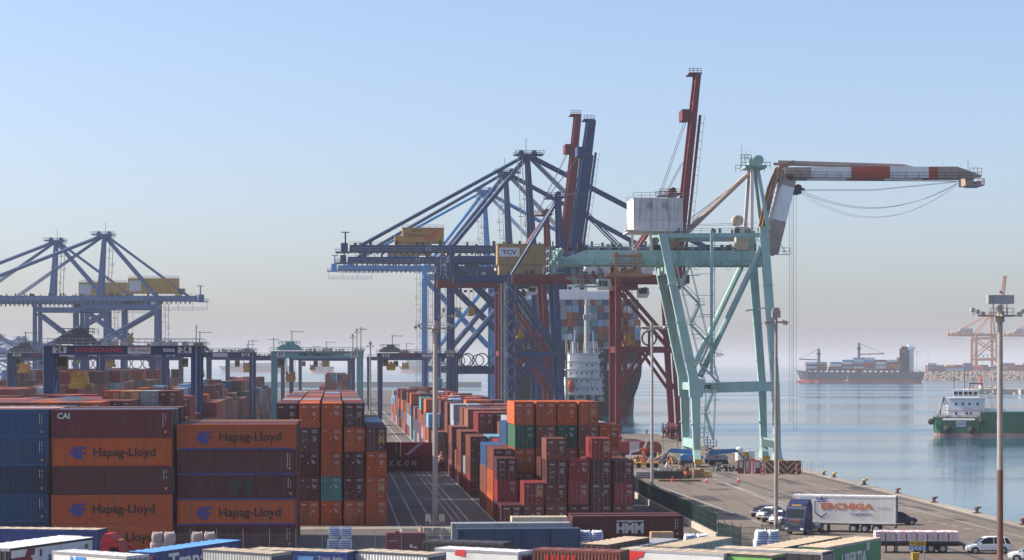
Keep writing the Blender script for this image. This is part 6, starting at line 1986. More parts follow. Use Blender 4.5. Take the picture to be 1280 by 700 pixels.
# blue boom lifts
M["genie"] = paint("lift_blue", (.03, .17, .40), .5, .3)
def boom_lift(label, x, y, s, flip, turret):
    r = thing("boom_lift", label, "boom lift", at(x, y), 0, "blue boom lifts folded on the quay"); r.scale = (s * flip, s, s)
    mb = MB(); mb.box(-1.7, 1.7, -1.0, 1.0, .6, 1.1); mb.build("chassis", M["dark"], r)
    for x_ in (-1.3, 1.3):
        for y_ in (-1.1, 1.1):
            mb = MB(); mb.tube((x_, y_ - .18, .5), (x_, y_ + .18, .5), .5, 14); mb.tube((x_, y_ - .19, .5), (x_, y_ + .19, .5), .22, 8); mb.build("wheel", M["black"], r)
    mb = MB(); mb.prism([(-2.2, -.9, 1.15), (1.6, -.9, 1.15), (1.8, -.9, 1.7), (1.2, -.9, 2.1), (-1.9, -.9, 2.1), (-2.4, -.9, 1.7)], (0, 1.8, 0)); mb.build("turret", turret, r)
    mb = MB(); mb.box(-.8, .0, -.93, -.9, 1.55, 1.85); mb.build("badge", M["rdecal"], r)
    mb = MB(); mb.beam((-1.8, 0, 2.2), (3.6, 0, 2.75), .45, .5); mb.beam((-1.6, .5, 2.7), (3.4, .5, 3.0), .35, .4); mb.beam((3.5, 0, 2.9), (5.2, 0, .9), .28, .3); mb.build("boom", M["genie"], r)
    mb = MB(); mb.rail((4.8, -.6, .4), (6.2, -.6, .4), 1.1, .5, .04); mb.rail((4.8, .6, .4), (6.2, .6, .4), 1.1, .5, .04); mb.box(4.8, 6.2, -.6, .6, .36, .4); mb.rail((6.2, -.6, .4), (6.2, .6, .4), 1.1, .5, .04); mb.build("basket", M["galv"], r)
boom_lift("blue boom lift with a grey turret, right of the other", 898, 582, 1.0, 1, M["grey"])
boom_lift("long blue boom lift standing left, below the aqua crane leg", 862, 583, 1.05, -1, M["genie"])
r = thing("scissor_lift", "blue scissor lift with a raised platform beside the boom lift", "lift", at(888, 579))
mb = MB()
for k in range(3):
    for y_ in (-.5, .5): mb.beam((-.9, y_, .9 + k * .8), (.9, y_, 1.7 + k * .8), .12); mb.beam((.9, y_, .9 + k * .8), (-.9, y_, 1.7 + k * .8), .12)
mb.build("scissors", M["genie"], r)
mb = MB(); mb.box(-1.1, 1.1, -.6, .6, .35, .9); mb.build("chassis", M["genie"], r)
mb = MB(); mb.box(-1.2, 1.2, -.65, .65, 3.3, 3.4); mb.rail((-1.2, -.65, 3.4), (1.2, -.65, 3.4), 1.1, .6, .04); mb.rail((-1.2, .65, 3.4), (1.2, .65, 3.4), 1.1, .6, .04); mb.build("platform", M["galv"], r)
for x_ in (-.8, .8):
    mb = MB(); mb.tube((x_, -.62, .3), (x_, -.4, .3), .3, 10); mb.build("wheel", M["black"], r)
# tanks & yellow machine behind the gates
for i, (x, y, c_, h, lab) in enumerate(((924, 577, "ship_white", 2.6, "white cylindrical tank left of the yellow machine"), (938.5, 576, "ship_white", 2.0, "pale square cabinet right of the yellow machine"))):
    r = thing("site_tank" if i == 0 else "site_cabinet", lab, "tank" if i == 0 else "cabinet", at(x, y))
    mb = MB()
    if i == 0: mb.tube((0, 0, .2), (0, 0, h), .75, 14); mb.tube((0, 0, h), (0, 0, h + .3), .75, 14, r2=.3)
    else: mb.box(-.7, .7, -.5, .5, .15, h); mb.box(-.5, .5, -.52, -.5, .9, 1.7)
    mb.build("body", M[c_], r)
    mb = MB(); mb.box(-.6, .6, -.6, .6, 0, .2); mb.build("base", M["dark"], r)
r = thing("compressor", "small yellow compressor behind the dark red gates", "compressor", at(931.5, 576))
mb = MB(); mb.prism([(-.8, -.5, .5), (.8, -.5, .5), (.8, -.5, 1.4), (.4, -.5, 1.8), (-.6, -.5, 1.8), (-.8, -.5, 1.3)], (0, 1, 0)); mb.build("body", M["yellow"], r)
for x_ in (-.4, .4):
    mb = MB(); mb.tube((x_, -.55, .3), (x_, -.4, .3), .3, 10); mb.build("wheel", M["black"], r)
# scaffold with platform beside the crane's landward bogie
r = thing("scaffold", "tangled scaffold frame with platform at the aqua crane's foot", "scaffold", at(829, 562))
mb = MB(); rn = random.Random(8)
for i in range(8):
    x = i * .62
    for y_ in (0, 1.4): mb.beam((x, y_, 0), (x, y_, rn.uniform(1.8, 3.6)), .12)
for i in range(40):
    x = rn.uniform(0, 4.4); mb.beam((x, 0, rn.uniform(.2, 1.6)), (x + rn.uniform(-1.4, 1.4), 0, rn.uniform(1.6, 3.6)), .11)
for z in (1.2, 2.3): mb.beam((0, 0, z), (4.4, 0, z), .07); mb.beam((0, 1.4, z), (4.4, 1.4, z), .07)
mb.build("frame", M["dark"], r)["kind"] = "stuff"
mb = MB(); mb.box(-.4, 10.2, -.2, 1.6, -.0, .0 + .12); mb.build("planks", M["crane_red"], r).location.z = .12
mb = MB(); mb.rail((5.2, -.2, .25), (10.2, -.2, .25), 1.9, .9, .035); mb.rail((5.2, 1.6, .25), (10.2, 1.6, .25), 1.9, .9, .035); mb.build("rails", M["galv"], r)
r.location.z = 2.6
mb = MB()
for x in (0, 3.3, 6.6, 10): 
    for y_ in (0, 1.4): mb.beam((x, y_, -2.6), (x, y_, .12), .12)
mb.beam((0, 0, -2.6), (3.3, 0, 0), .08); mb.beam((6.6, 0, -2.6), (10, 0, 0), .08)
mb.build("legs", M["galv"], r)["kind"] = "stuff"

# ------------------------------------------------------------------ people
M["skin"] = flat("skin", (.42, .25, .17), .6)
def person(label, loc, rz, top, legs, helmet, arm=(.3, .3), group=None):
    r = thing("person", label, "person", loc, rz, group)
    me = bpy.data.meshes.new("body")
    a0, a1 = arm
    V = [(0, 0, .95), (0, 0, 1.22), (0, 0, 1.45), (0, 0, 1.56), (0, -.02, 1.68),
         (-.10, 0, .90), (-.12, -.03, .50), (-.13, 0, .08), (-.13, -.14, .04),
         (.10, 0, .90), (.12, .03, .50), (.13, .06, .08), (.13, -.08, .04),
         (-.19, 0, 1.42), (-.25, -.02 - a0 * .2, 1.14), (-.25, -.08 - a0 * .7, .92 + a0 * .25), 
         (.19, 0, 1.42), (.25, -.02 - a1 * .2, 1.14), (.25, -.08 - a1 * .7, .92 + a1 * .25)]
    E = [(0, 1), (1, 2), (2, 3), (3, 4), (0, 5), (5, 6), (6, 7), (7, 8), (0, 9), (9, 10), (10, 11), (11, 12), (2, 13), (13, 14), (14, 15), (2, 16), (16, 17), (17, 18)]
    RD_ = [(.16, .12), (.16, .11), (.15, .10), (.06, .06), (.095, .11), (.10, .10), (.07, .07), (.05, .05), (.045, .04), (.10, .10), (.07, .07), (.05, .05), (.045, .04),
           (.07, .07), (.05, .05), (.04, .04), (.07, .07), (.05, .05), (.04, .04)]
    me.from_pydata(V, E, [])
    o = bpy.data.objects.new("body_source", me); C.objects.link(o)
    sk = o.modifiers.new("skin", 'SKIN'); ss = o.modifiers.new("sub", 'SUBSURF'); ss.levels = 1
    for i, q in enumerate(RD_): me.skin_vertices[0].data[i].radius = q
    me.skin_vertices[0].data[0].use_root = True
    dg = bpy.context.evaluated_depsgraph_get()
    m2 = bpy.data.meshes.new_from_object(o.evaluated_get(dg))
    bpy.data.objects.remove(o); bpy.data.meshes.remove(me)
    m2.materials.clear()
    for q in (M["skin"], top, legs): m2.materials.append(q)
    for p_ in m2.polygons:
        c_ = p_.center
        p_.material_index = 0 if c_.z > 1.53 or (abs(c_.x) > .2 and c_.z < .96 + .2 * max(a0, a1) and c_.y < -.1) else (1 if c_.z > .92 else 2)
    m2.polygons.foreach_set("use_smooth", [True] * len(m2.polygons))
    obj("body", m2, r)
    mb = MB(); mb.ball((0, -.01, 1.74), .135, 10, 6, sz=.72); mb.box(-.09, .09, -.2, -.1, 1.72, 1.74); mb.build("helmet", helmet, r, smooth=True)
hv_o = flat("hi_vis_orange", (.75, .20, .02), .7); hv_y = flat("hi_vis_yellow", (.55, .70, .05), .7); wk = flat("work_trousers", (.04, .05, .08), .8)
person("worker in orange standing high on the scaffold's left end", Vector((r.location.x - .2 + .4, r.location.y + .6, 2.86)), .3, hv_o, hv_o, M["wdecal"], (.5, .2))
person("worker in yellow hi-vis standing on the scaffold beside the one in orange", Vector((r.location.x + .9, r.location.y + .7, 2.86)), 2.0, hv_o, wk, M["yellow"], (.2, .7))
person("worker in lime vest near the red trailer's front", at(822.5, 577), .6, hv_y, wk, M["wdecal"], (.4, .1))
person("worker in dark clothes with orange helmet near the dark red gates", at(925.5, 586), -.4, wk, wk, M["odecal"], (.3, .6))
# ------------------------------------------------------------------ lettering on the side-on stacks
SROT = (R(90), 0, R(-90))
def polyface(name, polys, mat, parent, T):
    """flat print from 2-D polygons; T maps (u, w) to the parent's frame"""
    mb = MB()
    for p_ in polys: mb.face([T(*q) for q in p_])
    return mb.build(name, mat, parent)
def hl(o, h, u0=1.75, tu=4.1):
    j = rnd.uniform(-.18, .18); u0 += j; tu += j + rnd.uniform(-.06, .06)
    X = -CW / 2 - .012
    T = lambda u, w_: (X, 12.192 - u, w_)
    z = h * .5 - .06
    s_ = 1.28
    P = [[(0, .5), (.42, 1), (.72, 1), (.36, .5)], [(0, .5), (.36, .5), (.72, 0), (.42, 0)],
         [(.55, .62), (.80, 1.0), (1.32, 1.0), (1.24, .82), (.98, .82), (.86, .62)], [(.42, .46), (.52, .58), (1.26, .58), (1.34, .42), (.80, .42), (1.10, 0), (.78, 0)]]
    polyface("logo", [[(u0 + a * s_ * 1.0, z - s_ * .5 + b_ * s_) for a, b_ in p_] for p_ in P], M["bdecal"], o, T)
    t_ = text("Hapag-Lloyd", 1.0, M["kdecal"], o, (X, 12.192 - tu - 3.15, z - .06), SROT, width=6.3, height=1.18, bold=.012)
def side_marks(o, h, seed):
    rn = random.Random(seed); X = -CW / 2 - .012; mb = MB()
    for k in range(rn.randint(8, 16)):
        w_ = h - .45 - k * .105; mb.face([(X, .95, w_), (X, .88, w_), (X, .88, w_ + .07), (X, .95, w_ + .07)])
        if rn.random() < .6: mb.face([(X, .72, w_), (X, .62, w_), (X, .62, w_ + .05), (X, .72, w_ + .05)], 1 if k > 5 and k % 3 == 0 else 0)
    mb.face([(X, .78, .5), (X, .56, .5), (X, .56, .75), (X, .78, .75)], 1)
    mb.build("stencil_marks", [M["wdecal"], M["ydecal"]], o)["kind"] = "stuff"
for i, c_ in enumerate(SIDE):
    o = c_.get("obj")
    if not o or c_["k"] > 0: continue
    if c_["col"] == O: hl(o, c_["h"])
    elif c_["col"] == "wine" and c_["t"] == 5: 
        text("CAI", .75, M["wdecal"], o, (-CW / 2 - .012, 12.192 - 1.2, c_["h"] - .62), SROT, width=1.25, height=.62, bold=.02)
        side_marks(o, c_["h"], i)
    else: side_marks(o, c_["h"], i)
    if "right side-on" in c_["name"] and c_["t"] == 3:
        for u in (5.75, 7.25):
            mb = MB(); mb.box(-CW / 2 - .02, -CW / 2 + .01, 12.192 - u - .45, 12.192 - u + .45, .5, 2.0); mb.build("repair_panel", M["tarp_k"] if False else M["dark"], o)
    if "right side-on" in c_["name"] and c_["t"] > 1:
        mb = MB(); mb.box(-CW / 2 - .008, -CW / 2 + .1, .2, 12.0, .0, .15); mb.build("bottom_rail", M["bdecal"], o)

# ------------------------------------------------------------------ more single containers, side-on
def side_box(xl, y_top, L, h, col, label, zb=0.0, group="single containers lying side-on", pxw=None):
    """side-on container: left end at pixel xl, top edge at pixel y_top"""
    D = (H - zb - h) * F / (y_top - 455)
    X0 = (xl - 640) * D / F
    a, b = to_yard((X0, D))
    return container(yard(a + L, b + CW / 2, zb + .006), TH + R(90), L, h, col, label, group, True, -1, 1)
XS = -CW / 2 - .012
o = side_box(716, 645.3, L40, STD, "maroon", "dark maroon container with a big white three-letter logo before the fence")
text("HMM", 1.4, M["gdecal"], o, (XS, 12.192 - 6.3, 1.25), SROT, width=3.0, height=1.15, bold=.07)
mb = MB(); mb.face([(XS, 12.192 - 4.8, 1.95), (XS, 12.192 - 6.0, 1.95), (XS, 12.192 - 6.3, 1.8), (XS, 12.192 - 6.6, 1.95), (XS, 12.192 - 7.8, 1.95), (XS, 12.192 - 7.8, 2.1), (XS, 12.192 - 4.8, 2.1)]); mb.build("logo", M["gdecal"], o)
side_marks(o, STD, 3)
side_box(713, 642.6, L40, STD, "maroon", "dark maroon container just behind the one with the white logo")
o = side_box(572, 661.5, L40, HC, "navy", "dark navy long container lying at bottom centre")
mb = MB()
for u in (0.35, 3.6, 6.4, 9.2): mb.box(XS - .03, XS + .05, 12.192 - u - .05, 12.192 - u + .05, .15, HC - .1)
mb.build("side_post", M["navy"], o)
side_box(565, 654.5, L40, HC, "grey", "grey long container directly behind the dark navy one")
side_box(640, 646.5, L20, STD, "cream", "short cream container behind the grey long one")
D = 391; a, b = to_yard(((440 - 640) * D / F, D))
for z, lab, col in ((0, "lower dark red container lying across the road, with spaced white letters", "maroon"), (STD + .006, "upper dark red container lying across the road, plain", "maroon")):
    if z == 0:
        o = container(yard(a + 14.4, b + CW / 2, .006), TH + R(90), L40, STD, "wine", lab, "containers lying across the empty road", True, -1, 1)
        for k, ch in enumerate("KKON"):
            text(ch, 1.1, M["gdecal"], o, (XS, 12.192 - 4.9 - k * 1.33, 1.45), SROT, width=.75, height=1.0, bold=.03)
        mb = MB()
        for k in range(4): mb.face([(XS - .004, 12.192 - 5.4 - k * .42, 1.1), (XS - .004, 12.192 - 5.7 - k * .42, 1.15), (XS - .004, 12.192 - 5.65 - k * .42, 1.4), (XS - .004, 12.192 - 5.45 - k * .42, 1.35)])
        mb.build("graffiti", M["rdecal"], o)["kind"] = "stuff"
    else:
        o = container(yard(a + 8.6, b + CW / 2, z + .012), TH + R(90), L40, STD, col, lab, "containers lying across the empty road", True, -1, 1)
        side_marks(o, STD, 7)
o = container(yard(a + 14.5, b + CW / 2, STD + .018), TH + R(90), 5.75, STD, "red", "upper red container lying across the road, with a slanted white logo", "containers lying across the empty road", True, -1, 1)
mb = MB(); mb.face([(XS, 5.1, .35), (XS, 4.3, .35), (XS, 1.9, 2.35), (XS, 2.7, 2.35)]); mb.build("logo", M["gdecal"], o)
pile("brown earth heap behind the thick grey mast, beside the road containers", "earth_heap", 546, 560, 588, 3.2, M["rust"], 260, 12, group=None)

# ------------------------------------------------------------------ lorries and trailers
M["tarp_b"] = paint("roof_beige", (.50, .40, .28), .8, .5, dirt=(.30, .22, .15), scale=.8)
M["tarp_w"] = paint("trailer_white", (.66, .65, .62), .5, .4, dirt=(.40, .33, .26), scale=.8, var=.05)
M["tarp_bl"] = paint("trailer_blue", (.022, .055, .19), .5, .3)
M["roof_bl"] = paint("trailer_roof_blue", (.12, .32, .62), .7, .3)
M["tarp_g"] = paint("trailer_green", (.05, .21, .09), .55, .3)
M["tarp_g2"] = paint("trailer_light_green", (.16, .42, .09), .55, .3)
M["tarp_gr"] = paint("trailer_grey", (.30, .30, .31), .55, .4)
M["tarp_k"] = paint("trailer_black", (.04, .035, .04), .6, .3)
M["silver"] = paint("trailer_silver", (.50, .49, .46), .5, .5, dirt=(.33, .27, .2))
def wheelpair(r, x, W, R_=.5, side=None):
    for y in (side or (-W + .2, -.2)):
        mb = MB(); mb.tube((x, y - .17, R_), (x, y + .17, R_), R_, 16)
        wh = mb.build("wheel", M["black"], r)
        mb = MB(); mb.tube((x, y - .18, R_), (x, y + .18, R_), R_ * .55, 10); mb.build("rim", M["galv"], wh)
def trailer(label, fam, x, y, L, side, roof, end=None, zt=4.0, ang=None, W=2.5, ribs=True, group="parked lorry trailers at the bottom", corr_side=False, wheels=True, D=None, zb=1.15):
    """fam P: near end left, long side to the right; fam Q: long side facing, end at the right.
    x, y = pixel of the near corner of the roof; the near corner is the local origin, length along +x, the body at y = 0..W (P) or -W..0 (Q)"""
    D = D or (H - zt) * F / (y - 455)
    p = Vector(((x - 640) * D / F, D, 0))
    rz = R(90 - (ang if ang is not None else 27)) if fam == "P" else R(180 - (ang if ang is not None else 25))
    r = thing("trailer", label, "trailer", p, rz, group)
    y0, y1 = (0, W) if fam == "P" else (-W, 0)
    mb = MB(); mb.box(.06, L - .06, y0 + .03, y1 - .03, zb, zt - .06); mb.build("body", side, r)
    ys = y0 + .03 if fam == "P" else y1 - .03; sg = -1 if fam == "P" else 1
    mb = MB()
    for a_ in (y0, y1):
        s2 = 1 if a_ == y0 else -1
        mb.box(0, L, min(a_, a_ + s2 * .06), max(a_, a_ + s2 * .06), zt - .22, zt - .012); mb.box(0, L, min(a_, a_ + s2 * .06), max(a_, a_ + s2 * .06), zb - .1, zb + .12)
        for xx in (0, L - .12): mb.box(xx, xx + .12, min(a_, a_ + s2 * .1), max(a_, a_ + s2 * .1), zb + .122, zt - .222)
    mb.build("edge_frame", end or side, r)
    mb = MB()
    n = max(4, int(L / 1.2))
    for k in range(n):                        # roof sheet sags a little between the bows
        xa, xb = L * k / n, L * (k + 1) / n
        c_ = [(xa, y0 + .06, zt), ((xa + xb) / 2, y0 + .06, zt - .012), (xb, y0 + .06, zt)]
        mb.prism([(xa, y0 + .03, zt - .05), (xb, y0 + .03, zt - .05), (xb, y0 + .03, zt), ((xa + xb) / 2, y0 + .03, zt - .03), (xa, y0 + .03, zt)], (0, W - .06, 0))
    for k in range(n + 1):                    # roof bows stand a little proud under the sheet
        xb = min(L - .06, max(.06, L * k / n)); mb.box(xb - .035, xb + .035, y0 + .03, y1 - .03, zt - .002, zt + .022)
    mb.build("roof", roof, r)
    if corr_side:
        mb = MB(); corr(mb, (.15, ys, 0) if sg > 0 else (L - .15, ys, 0), (L - .15, ys, 0) if sg > 0 else (.15, ys, 0), (0, 0, zb + .12), (0, 0, zt - .24), int(L / .3), .035, (0, sg, 0)); mb.build("side_wall", side, r)
    elif ribs:
        mb = MB(); k = .9
        while k < L - .5: mb.box(k - .025, k + .025, min(ys, ys + sg * .028), max(ys, ys + sg * .028), zb + .12, zt - .23); k += 1.22
        mb.build("side_ribs", side, r)
    mb = MB()                                  # doors with bars on the near end
    mb.box(-.03, .05, y0 + .14, (y0 + y1) / 2 - .015, zb + .1, zt - .25); mb.build("door", end or side, r)
    mb = MB(); mb.box(-.03, .05, (y0 + y1) / 2 + .015, y1 - .14, zb + .1, zt - .25); mb.build("door", end or side, r)
    mb = MB()
    for yy in (.45, .95, W - .95, W - .45): mb.beam((-.06, y0 + yy, zb), (-.06, y0 + yy, zt - .15), .05)
    mb.build("lock_rods", M["rod"], r)
    if wheels:
        mb = MB(); mb.box(.3, L - .3, y0 + .7, y0 + .85, .85, zb - .1); mb.box(.3, L - .3, y1 - .85, y1 - .7, .85, zb - .1); mb.box(0, .12, y0 + .1, y1 - .1, .55, .75); mb.build("chassis", M["dark"], r)
        for xx in (2.2, 3.5, 4.8) if L > 9 else (1.6, 2.9):
            wheelpair(r, xx, W, .5, (y0 + .25, y1 - .25))
        for yy in (y0 + .5, y1 - .5):
            mb = MB(); mb.beam((L - 3.2, yy, 0.1), (L - 3.2, yy, .85), .16); mb.box(L - 3.4, L - 3.0, yy - .15, yy + .15, .0, .1); mb.build("landing_leg", M["dark"], r)
    r["side_y"] = ys + sg * .032; r["sg"] = sg
    return r
def side_text(r, s_, u, z, mat, width, height=None, L=None, bold=.0, shear=0.0):
    """u = distance of the text centre from the near end"""
    sg = r["sg"]
    return text(s_, 1.0, mat, r, (u, r["side_y"] + sg * .01, z), (R(90), 0, 0 if sg < 0 else R(180)), width=width, height=height, bold=bold, shear=shear)
def side_poly(r, name, polys, mat):
    sg = r["sg"]; yy = r["side_y"] + sg * .012
    return polyface(name, polys, mat, r, lambda u, w_: (u, yy, w_))

# left group
r = trailer("navy trailer with a beige roof at the far bottom left", "Q", 122, 662.2, 13.6, M["tarp_bl"], M["tarp_b"], ang=9, zt=4.0)
r = trailer("white trailer roof half hidden behind the maroon-marked trailer", "P", -6, 684.5, 13.0, M["tarp_w"], M["tarp_w"], ang=22)
r = trailer("white trailer with a maroon figure on its side, bottom left", "P", 13, 685.5, 12.6, M["tarp_w"], M["tarp_w"], M["tarp_k"], ang=21.5)
side_poly(r, "figure", [[(.1, 1.2), (.1, 3.15), (2.1, 3.15), (2.5, 3.78), (3.6, 3.75), (3.5, 3.2), (2.9, 3.2), (3.3, 2.7), (4.6, 2.7), (5.0, 2.3), (5.2, 1.2)]], paint("figure_maroon", (.17, .018, .03), .5))
side_text(r, "F", 6.0, 2.6, M["bdecal"], .7, .9, bold=.06); side_text(r, "L", 7.0, 2.6, M["bdecal"], .6, .9, bold=.06)
side_poly(r, "stripe", [[(4.3, 3.0), (4.6, 3.0), (4.6, 3.6), (4.3, 3.6)]], M["bdecal"])
side_poly(r, "badge", [[(11.2, 3.1), (11.7, 3.1), (11.7, 3.5), (11.2, 3.5)]], M["tarp_g"])
r = trailer("white box lorry with blue lettering beside the red cab", "Q", 158, 695.6, 8.6, M["tarp_w"], M["tarp_w"], M["tarp_gr"], ang=36, ribs=False)
side_text(r, "NTI", 5.6, 3.25, M["cdecal"], 1.9, .9, bold=.05, shear=.2)
r = trailer("blue trailer with a sky blue roof and large white word", "P", 193.5, 690.3, 13.4, M["tarp_bl"], M["roof_bl"], ang=24)
side_text(r, "TransItalia", 7.2, 3.05, M["wdecal"], 10.4, 1.35, bold=.03)
mb = MB(); mb.box(-.06, -.031, .2, 2.3, 3.45, 3.62); mb.build("red_strip", M["rdecal"], r)
r = trailer("silver corrugated container trailer with a dark end", "Q", 340, 692.2, 7.6, M["silver"], M["tarp_b"], M["hull_grey"], ang=35, corr_side=True)
r = trailer("dark blue trailer with small grey words and a blue patch", "Q", 434, 690.3, 9.0, M["tarp_bl"], M["tarp_b"], M["tarp_bl"], ang=20, ribs=False)
side_text(r, "Trans  Italia", 1.5, 3.45, M["gdecal"], 2.2, .28)
side_poly(r, "blue_patch", [[(3.0, 2.4), (4.4, 2.4), (4.4, 3.55), (3.0, 3.55)]], M["roof_bl"])
r = trailer("white corrugated container trailer with a red ring logo", "Q", 536, 693.2, 7.4, M["tarp_w"], M["tarp_b"], M["hull_grey"], ang=32, corr_side=True)
side_poly(r, "ring_logo", [[(5.0 + .45 * math.cos(t_ * .5236), 2.75 + .45 * math.sin(t_ * .5236)), (5.0 + .45 * math.cos((t_ + 1) * .5236), 2.75 + .45 * math.sin((t_ + 1) * .5236)), (5.0 + .25 * math.cos((t_ + 1) * .5236), 2.75 + .25 * math.sin((t_ + 1) * .5236)), (5.0 + .25 * math.cos(t_ * .5236), 2.75 + .25 * math.sin(t_ * .5236))] for t_ in range(12)], M["rdecal"])
r = trailer("plain white box lorry with a small red flag mark", "Q", 648, 690.2, 8.0, M["tarp_w"], M["tarp_w"], M["tarp_gr"], ang=30, ribs=False)
side_poly(r, "flag_mark", [[(6.1, 3.55), (5.8, 3.95), (5.0, 3.95), (5.05, 3.4)]], M["rdecal"])
side_poly(r, "small_mark", [[(4.3, 2.6), (4.55, 2.6), (4.55, 3.1), (4.3, 3.1)]], M["bdecal"])
mb = MB(); mb.box(-.09, -.035, -2.1, -.5, 2.2, 3.6); mb.build("rear_opening", M["glass"], r)
r = trailer("black tarpaulin trailer showing only its roof before the navy container", "Q", 629, 679.2, 7.5, M["tarp_k"], M["tarp_k"], ang=22)
r = trailer("weathered red container trailer with pale scuffs on its side", "Q", 775.5, 689.8, 7.6, M["rust"], M["rust"], M["brown"], ang=20, corr_side=True)
side_poly(r, "pale_letters", [[(6.4 - k * .45, 3.0 + .02 * k), (6.15 - k * .45, 3.0), (6.15 - k * .45, 3.6), (6.4 - k * .45, 3.55)] for k in range(6)], M["rdecal"])
r = trailer("white trailer with a red arrow shape and a grey rear", "Q", 905, 692.2, 9.6, M["tarp_w"], M["tarp_b"], M["tarp_gr"], ang=33, ribs=False)
side_poly(r, "arrow_shape", [[(8.9, 1.4), (8.9, 3.85), (7.3, 3.85), (7.5, 3.4), (8.0, 3.25), (7.7, 2.7), (8.3, 2.0)]], M["rdecal"])
side_poly(r, "small_mark", [[(6.6, 2.7), (6.9, 2.7), (6.9, 3.05), (6.6, 3.05)], [(6.6, 2.2), (6.9, 2.2), (6.9, 2.6), (6.6, 2.6)]], M["bdecal"])
# right hand group seen end-on
r = trailer("dark maroon trailer with beige roof below the maroon logo container", "P", 761, 680.6, 8.6, M["tarp_k"], M["tarp_b"], M["maroon"], ang=27)
r = trailer("open trailer with beige board sides right of the maroon trailer", "P", 789, 684.5, 10.5, M["cream"], M["tarp_gr"], M["tarp_gr"], ang=27, zt=3.55)
r = trailer("pale grey trailer with a wide beige roof, mid right", "P", 849, 683.8, 11.6, M["tarp_gr"], M["tarp_b"], M["tarp_gr"], ang=28)
r = trailer("long trailer with beige roof behind the lettered green one", "P", 980, 684.2, 12.8, M["tarp_g"], M["tarp_b"], M["tarp_k"], ang=30)
r = trailer("green trailer with white lettering and a round white logo", "P", 1032.7, 684.2, 12.0, M["tarp_g"], M["tarp_b"], M["tarp_gr"], ang=31.5, ribs=False)
side_text(r, "LIBERTIA", 6.0, 2.65, M["wdecal"], 5.4, 1.1, bold=.04)
side_poly(r, "round_logo", [[(9.0 + .42 * math.cos(t_ * .5236), 3.45 + .42 * math.sin(t_ * .5236)) for t_ in range(12)]], M["gdecal"])
r = trailer("light green trailer with a dark end at the bottom right", "Q", 966, 694.4, 9.0, M["tarp_g2"], M["tarp_b"], M["tarp_k"], ang=33, ribs=False)
r = trailer("dark grey trailer with a paler end before the green lettered one", "Q", 1028, 690.5, 9.5, M["tarp_k"], M["tarp_b"], M["tarp_gr"], ang=30)

# cab-over tractor unit
def tractor(label, p, rz, mat, hood=True, name="tractor_unit", group=None, word=None):
    r = thing(name, label, "lorry", p, rz, group)
    mb = MB()
    prof = [(0, .95), (0, 3.15), (.25, 3.3), (1.55, 3.22), (1.78, 2.95), (2.18, 1.75), (2.25, .95)]
    mb.prism([(x, -1.22, z) for x, z in prof], (0, 2.44, 0)); mb.box(.15, 2.32, -1.2, 1.2, .38, .94)
    cb = mb.build("cab", mat, r)
    mb = MB(); mb.prism([(-.1, -1.15, 3.2), (.3, -1.15, 3.95), (.7, -1.15, 3.9), (1.5, -1.15, 3.3)], (0, 2.3, 0)); mb.build("wind_deflector", mat, cb)
    mb = MB(); mb.face([(1.80 + .012, -1.08, 2.88), (2.14 + .012, -1.08, 1.9), (2.14 + .012, 1.08, 1.9), (1.80 + .012, 1.08, 2.88)]); mb.build("windscreen", M["glass"], cb)
    for s_ in (-1, 1):
        mb = MB(); mb.box(.9, 1.72, s_ * 1.221 - .004, s_ * 1.221 + .004, 1.95, 2.75); mb.build("side_window", M["glass"], cb)
        mb = MB(); mb.box(1.85, 2.05, s_ * 1.42 - .12, s_ * 1.42 + .12, 1.9, 2.75); mb.beam((1.7, s_ * 1.2, 2.6), (1.95, s_ * 1.42, 2.6), .06); mb.build("mirror", mat, cb)
        mb = MB(); mb.box(2.3, 2.34, s_ * .95 - .2, s_ * .95 + .2, .58, .8); mb.build("headlight", M["wdecal"], cb)
    mb = MB(); mb.box(2.215, 2.262, -.85, .85, 1.0, 1.5); mb.box(2.31, 2.34, -.7, .7, .42, .55); mb.build("grille", M["dark"], cb)
    mb = MB(); mb.box(1.3, 1.6, -.6, .6, 3.25, 3.36); mb.build("roof_light", M["ydecal"], cb)
    mb = MB(); mb.box(-4.2, 1.8, -.55, -.35, .75, 1.0); mb.box(-4.2, 1.8, .35, .55, .75, 1.0); mb.box(-3.6, -1.8, -.5, .5, 1.0, 1.12); mb.build("chassis", M["dark"], r)
    for s_ in (-1, 1):
        mb = MB(); mb.tube((-.9, s_ * .95, .75), (-2.0, s_ * .95, .75), .34, 12); mb.build("fuel_tank", M["galv"], r)
    wheelpair(r, 1.25, 2.5, .5, (-1.02, 1.02)); wheelpair(r, -2.7, 2.5, .5, (-.98, .98))
    if word: text(word, .3, M["odecal"], cb, (2.245, 0, 1.68), (R(90), 0, R(90)), width=1.3, height=.2)
    return r
p = pd(131, 671, 198); p.z = 0.006
tractor("red tractor unit between the navy trailer and the white lorry", p, R(-8), paint("cab_red", (.45, .025, .03), .4, .2))

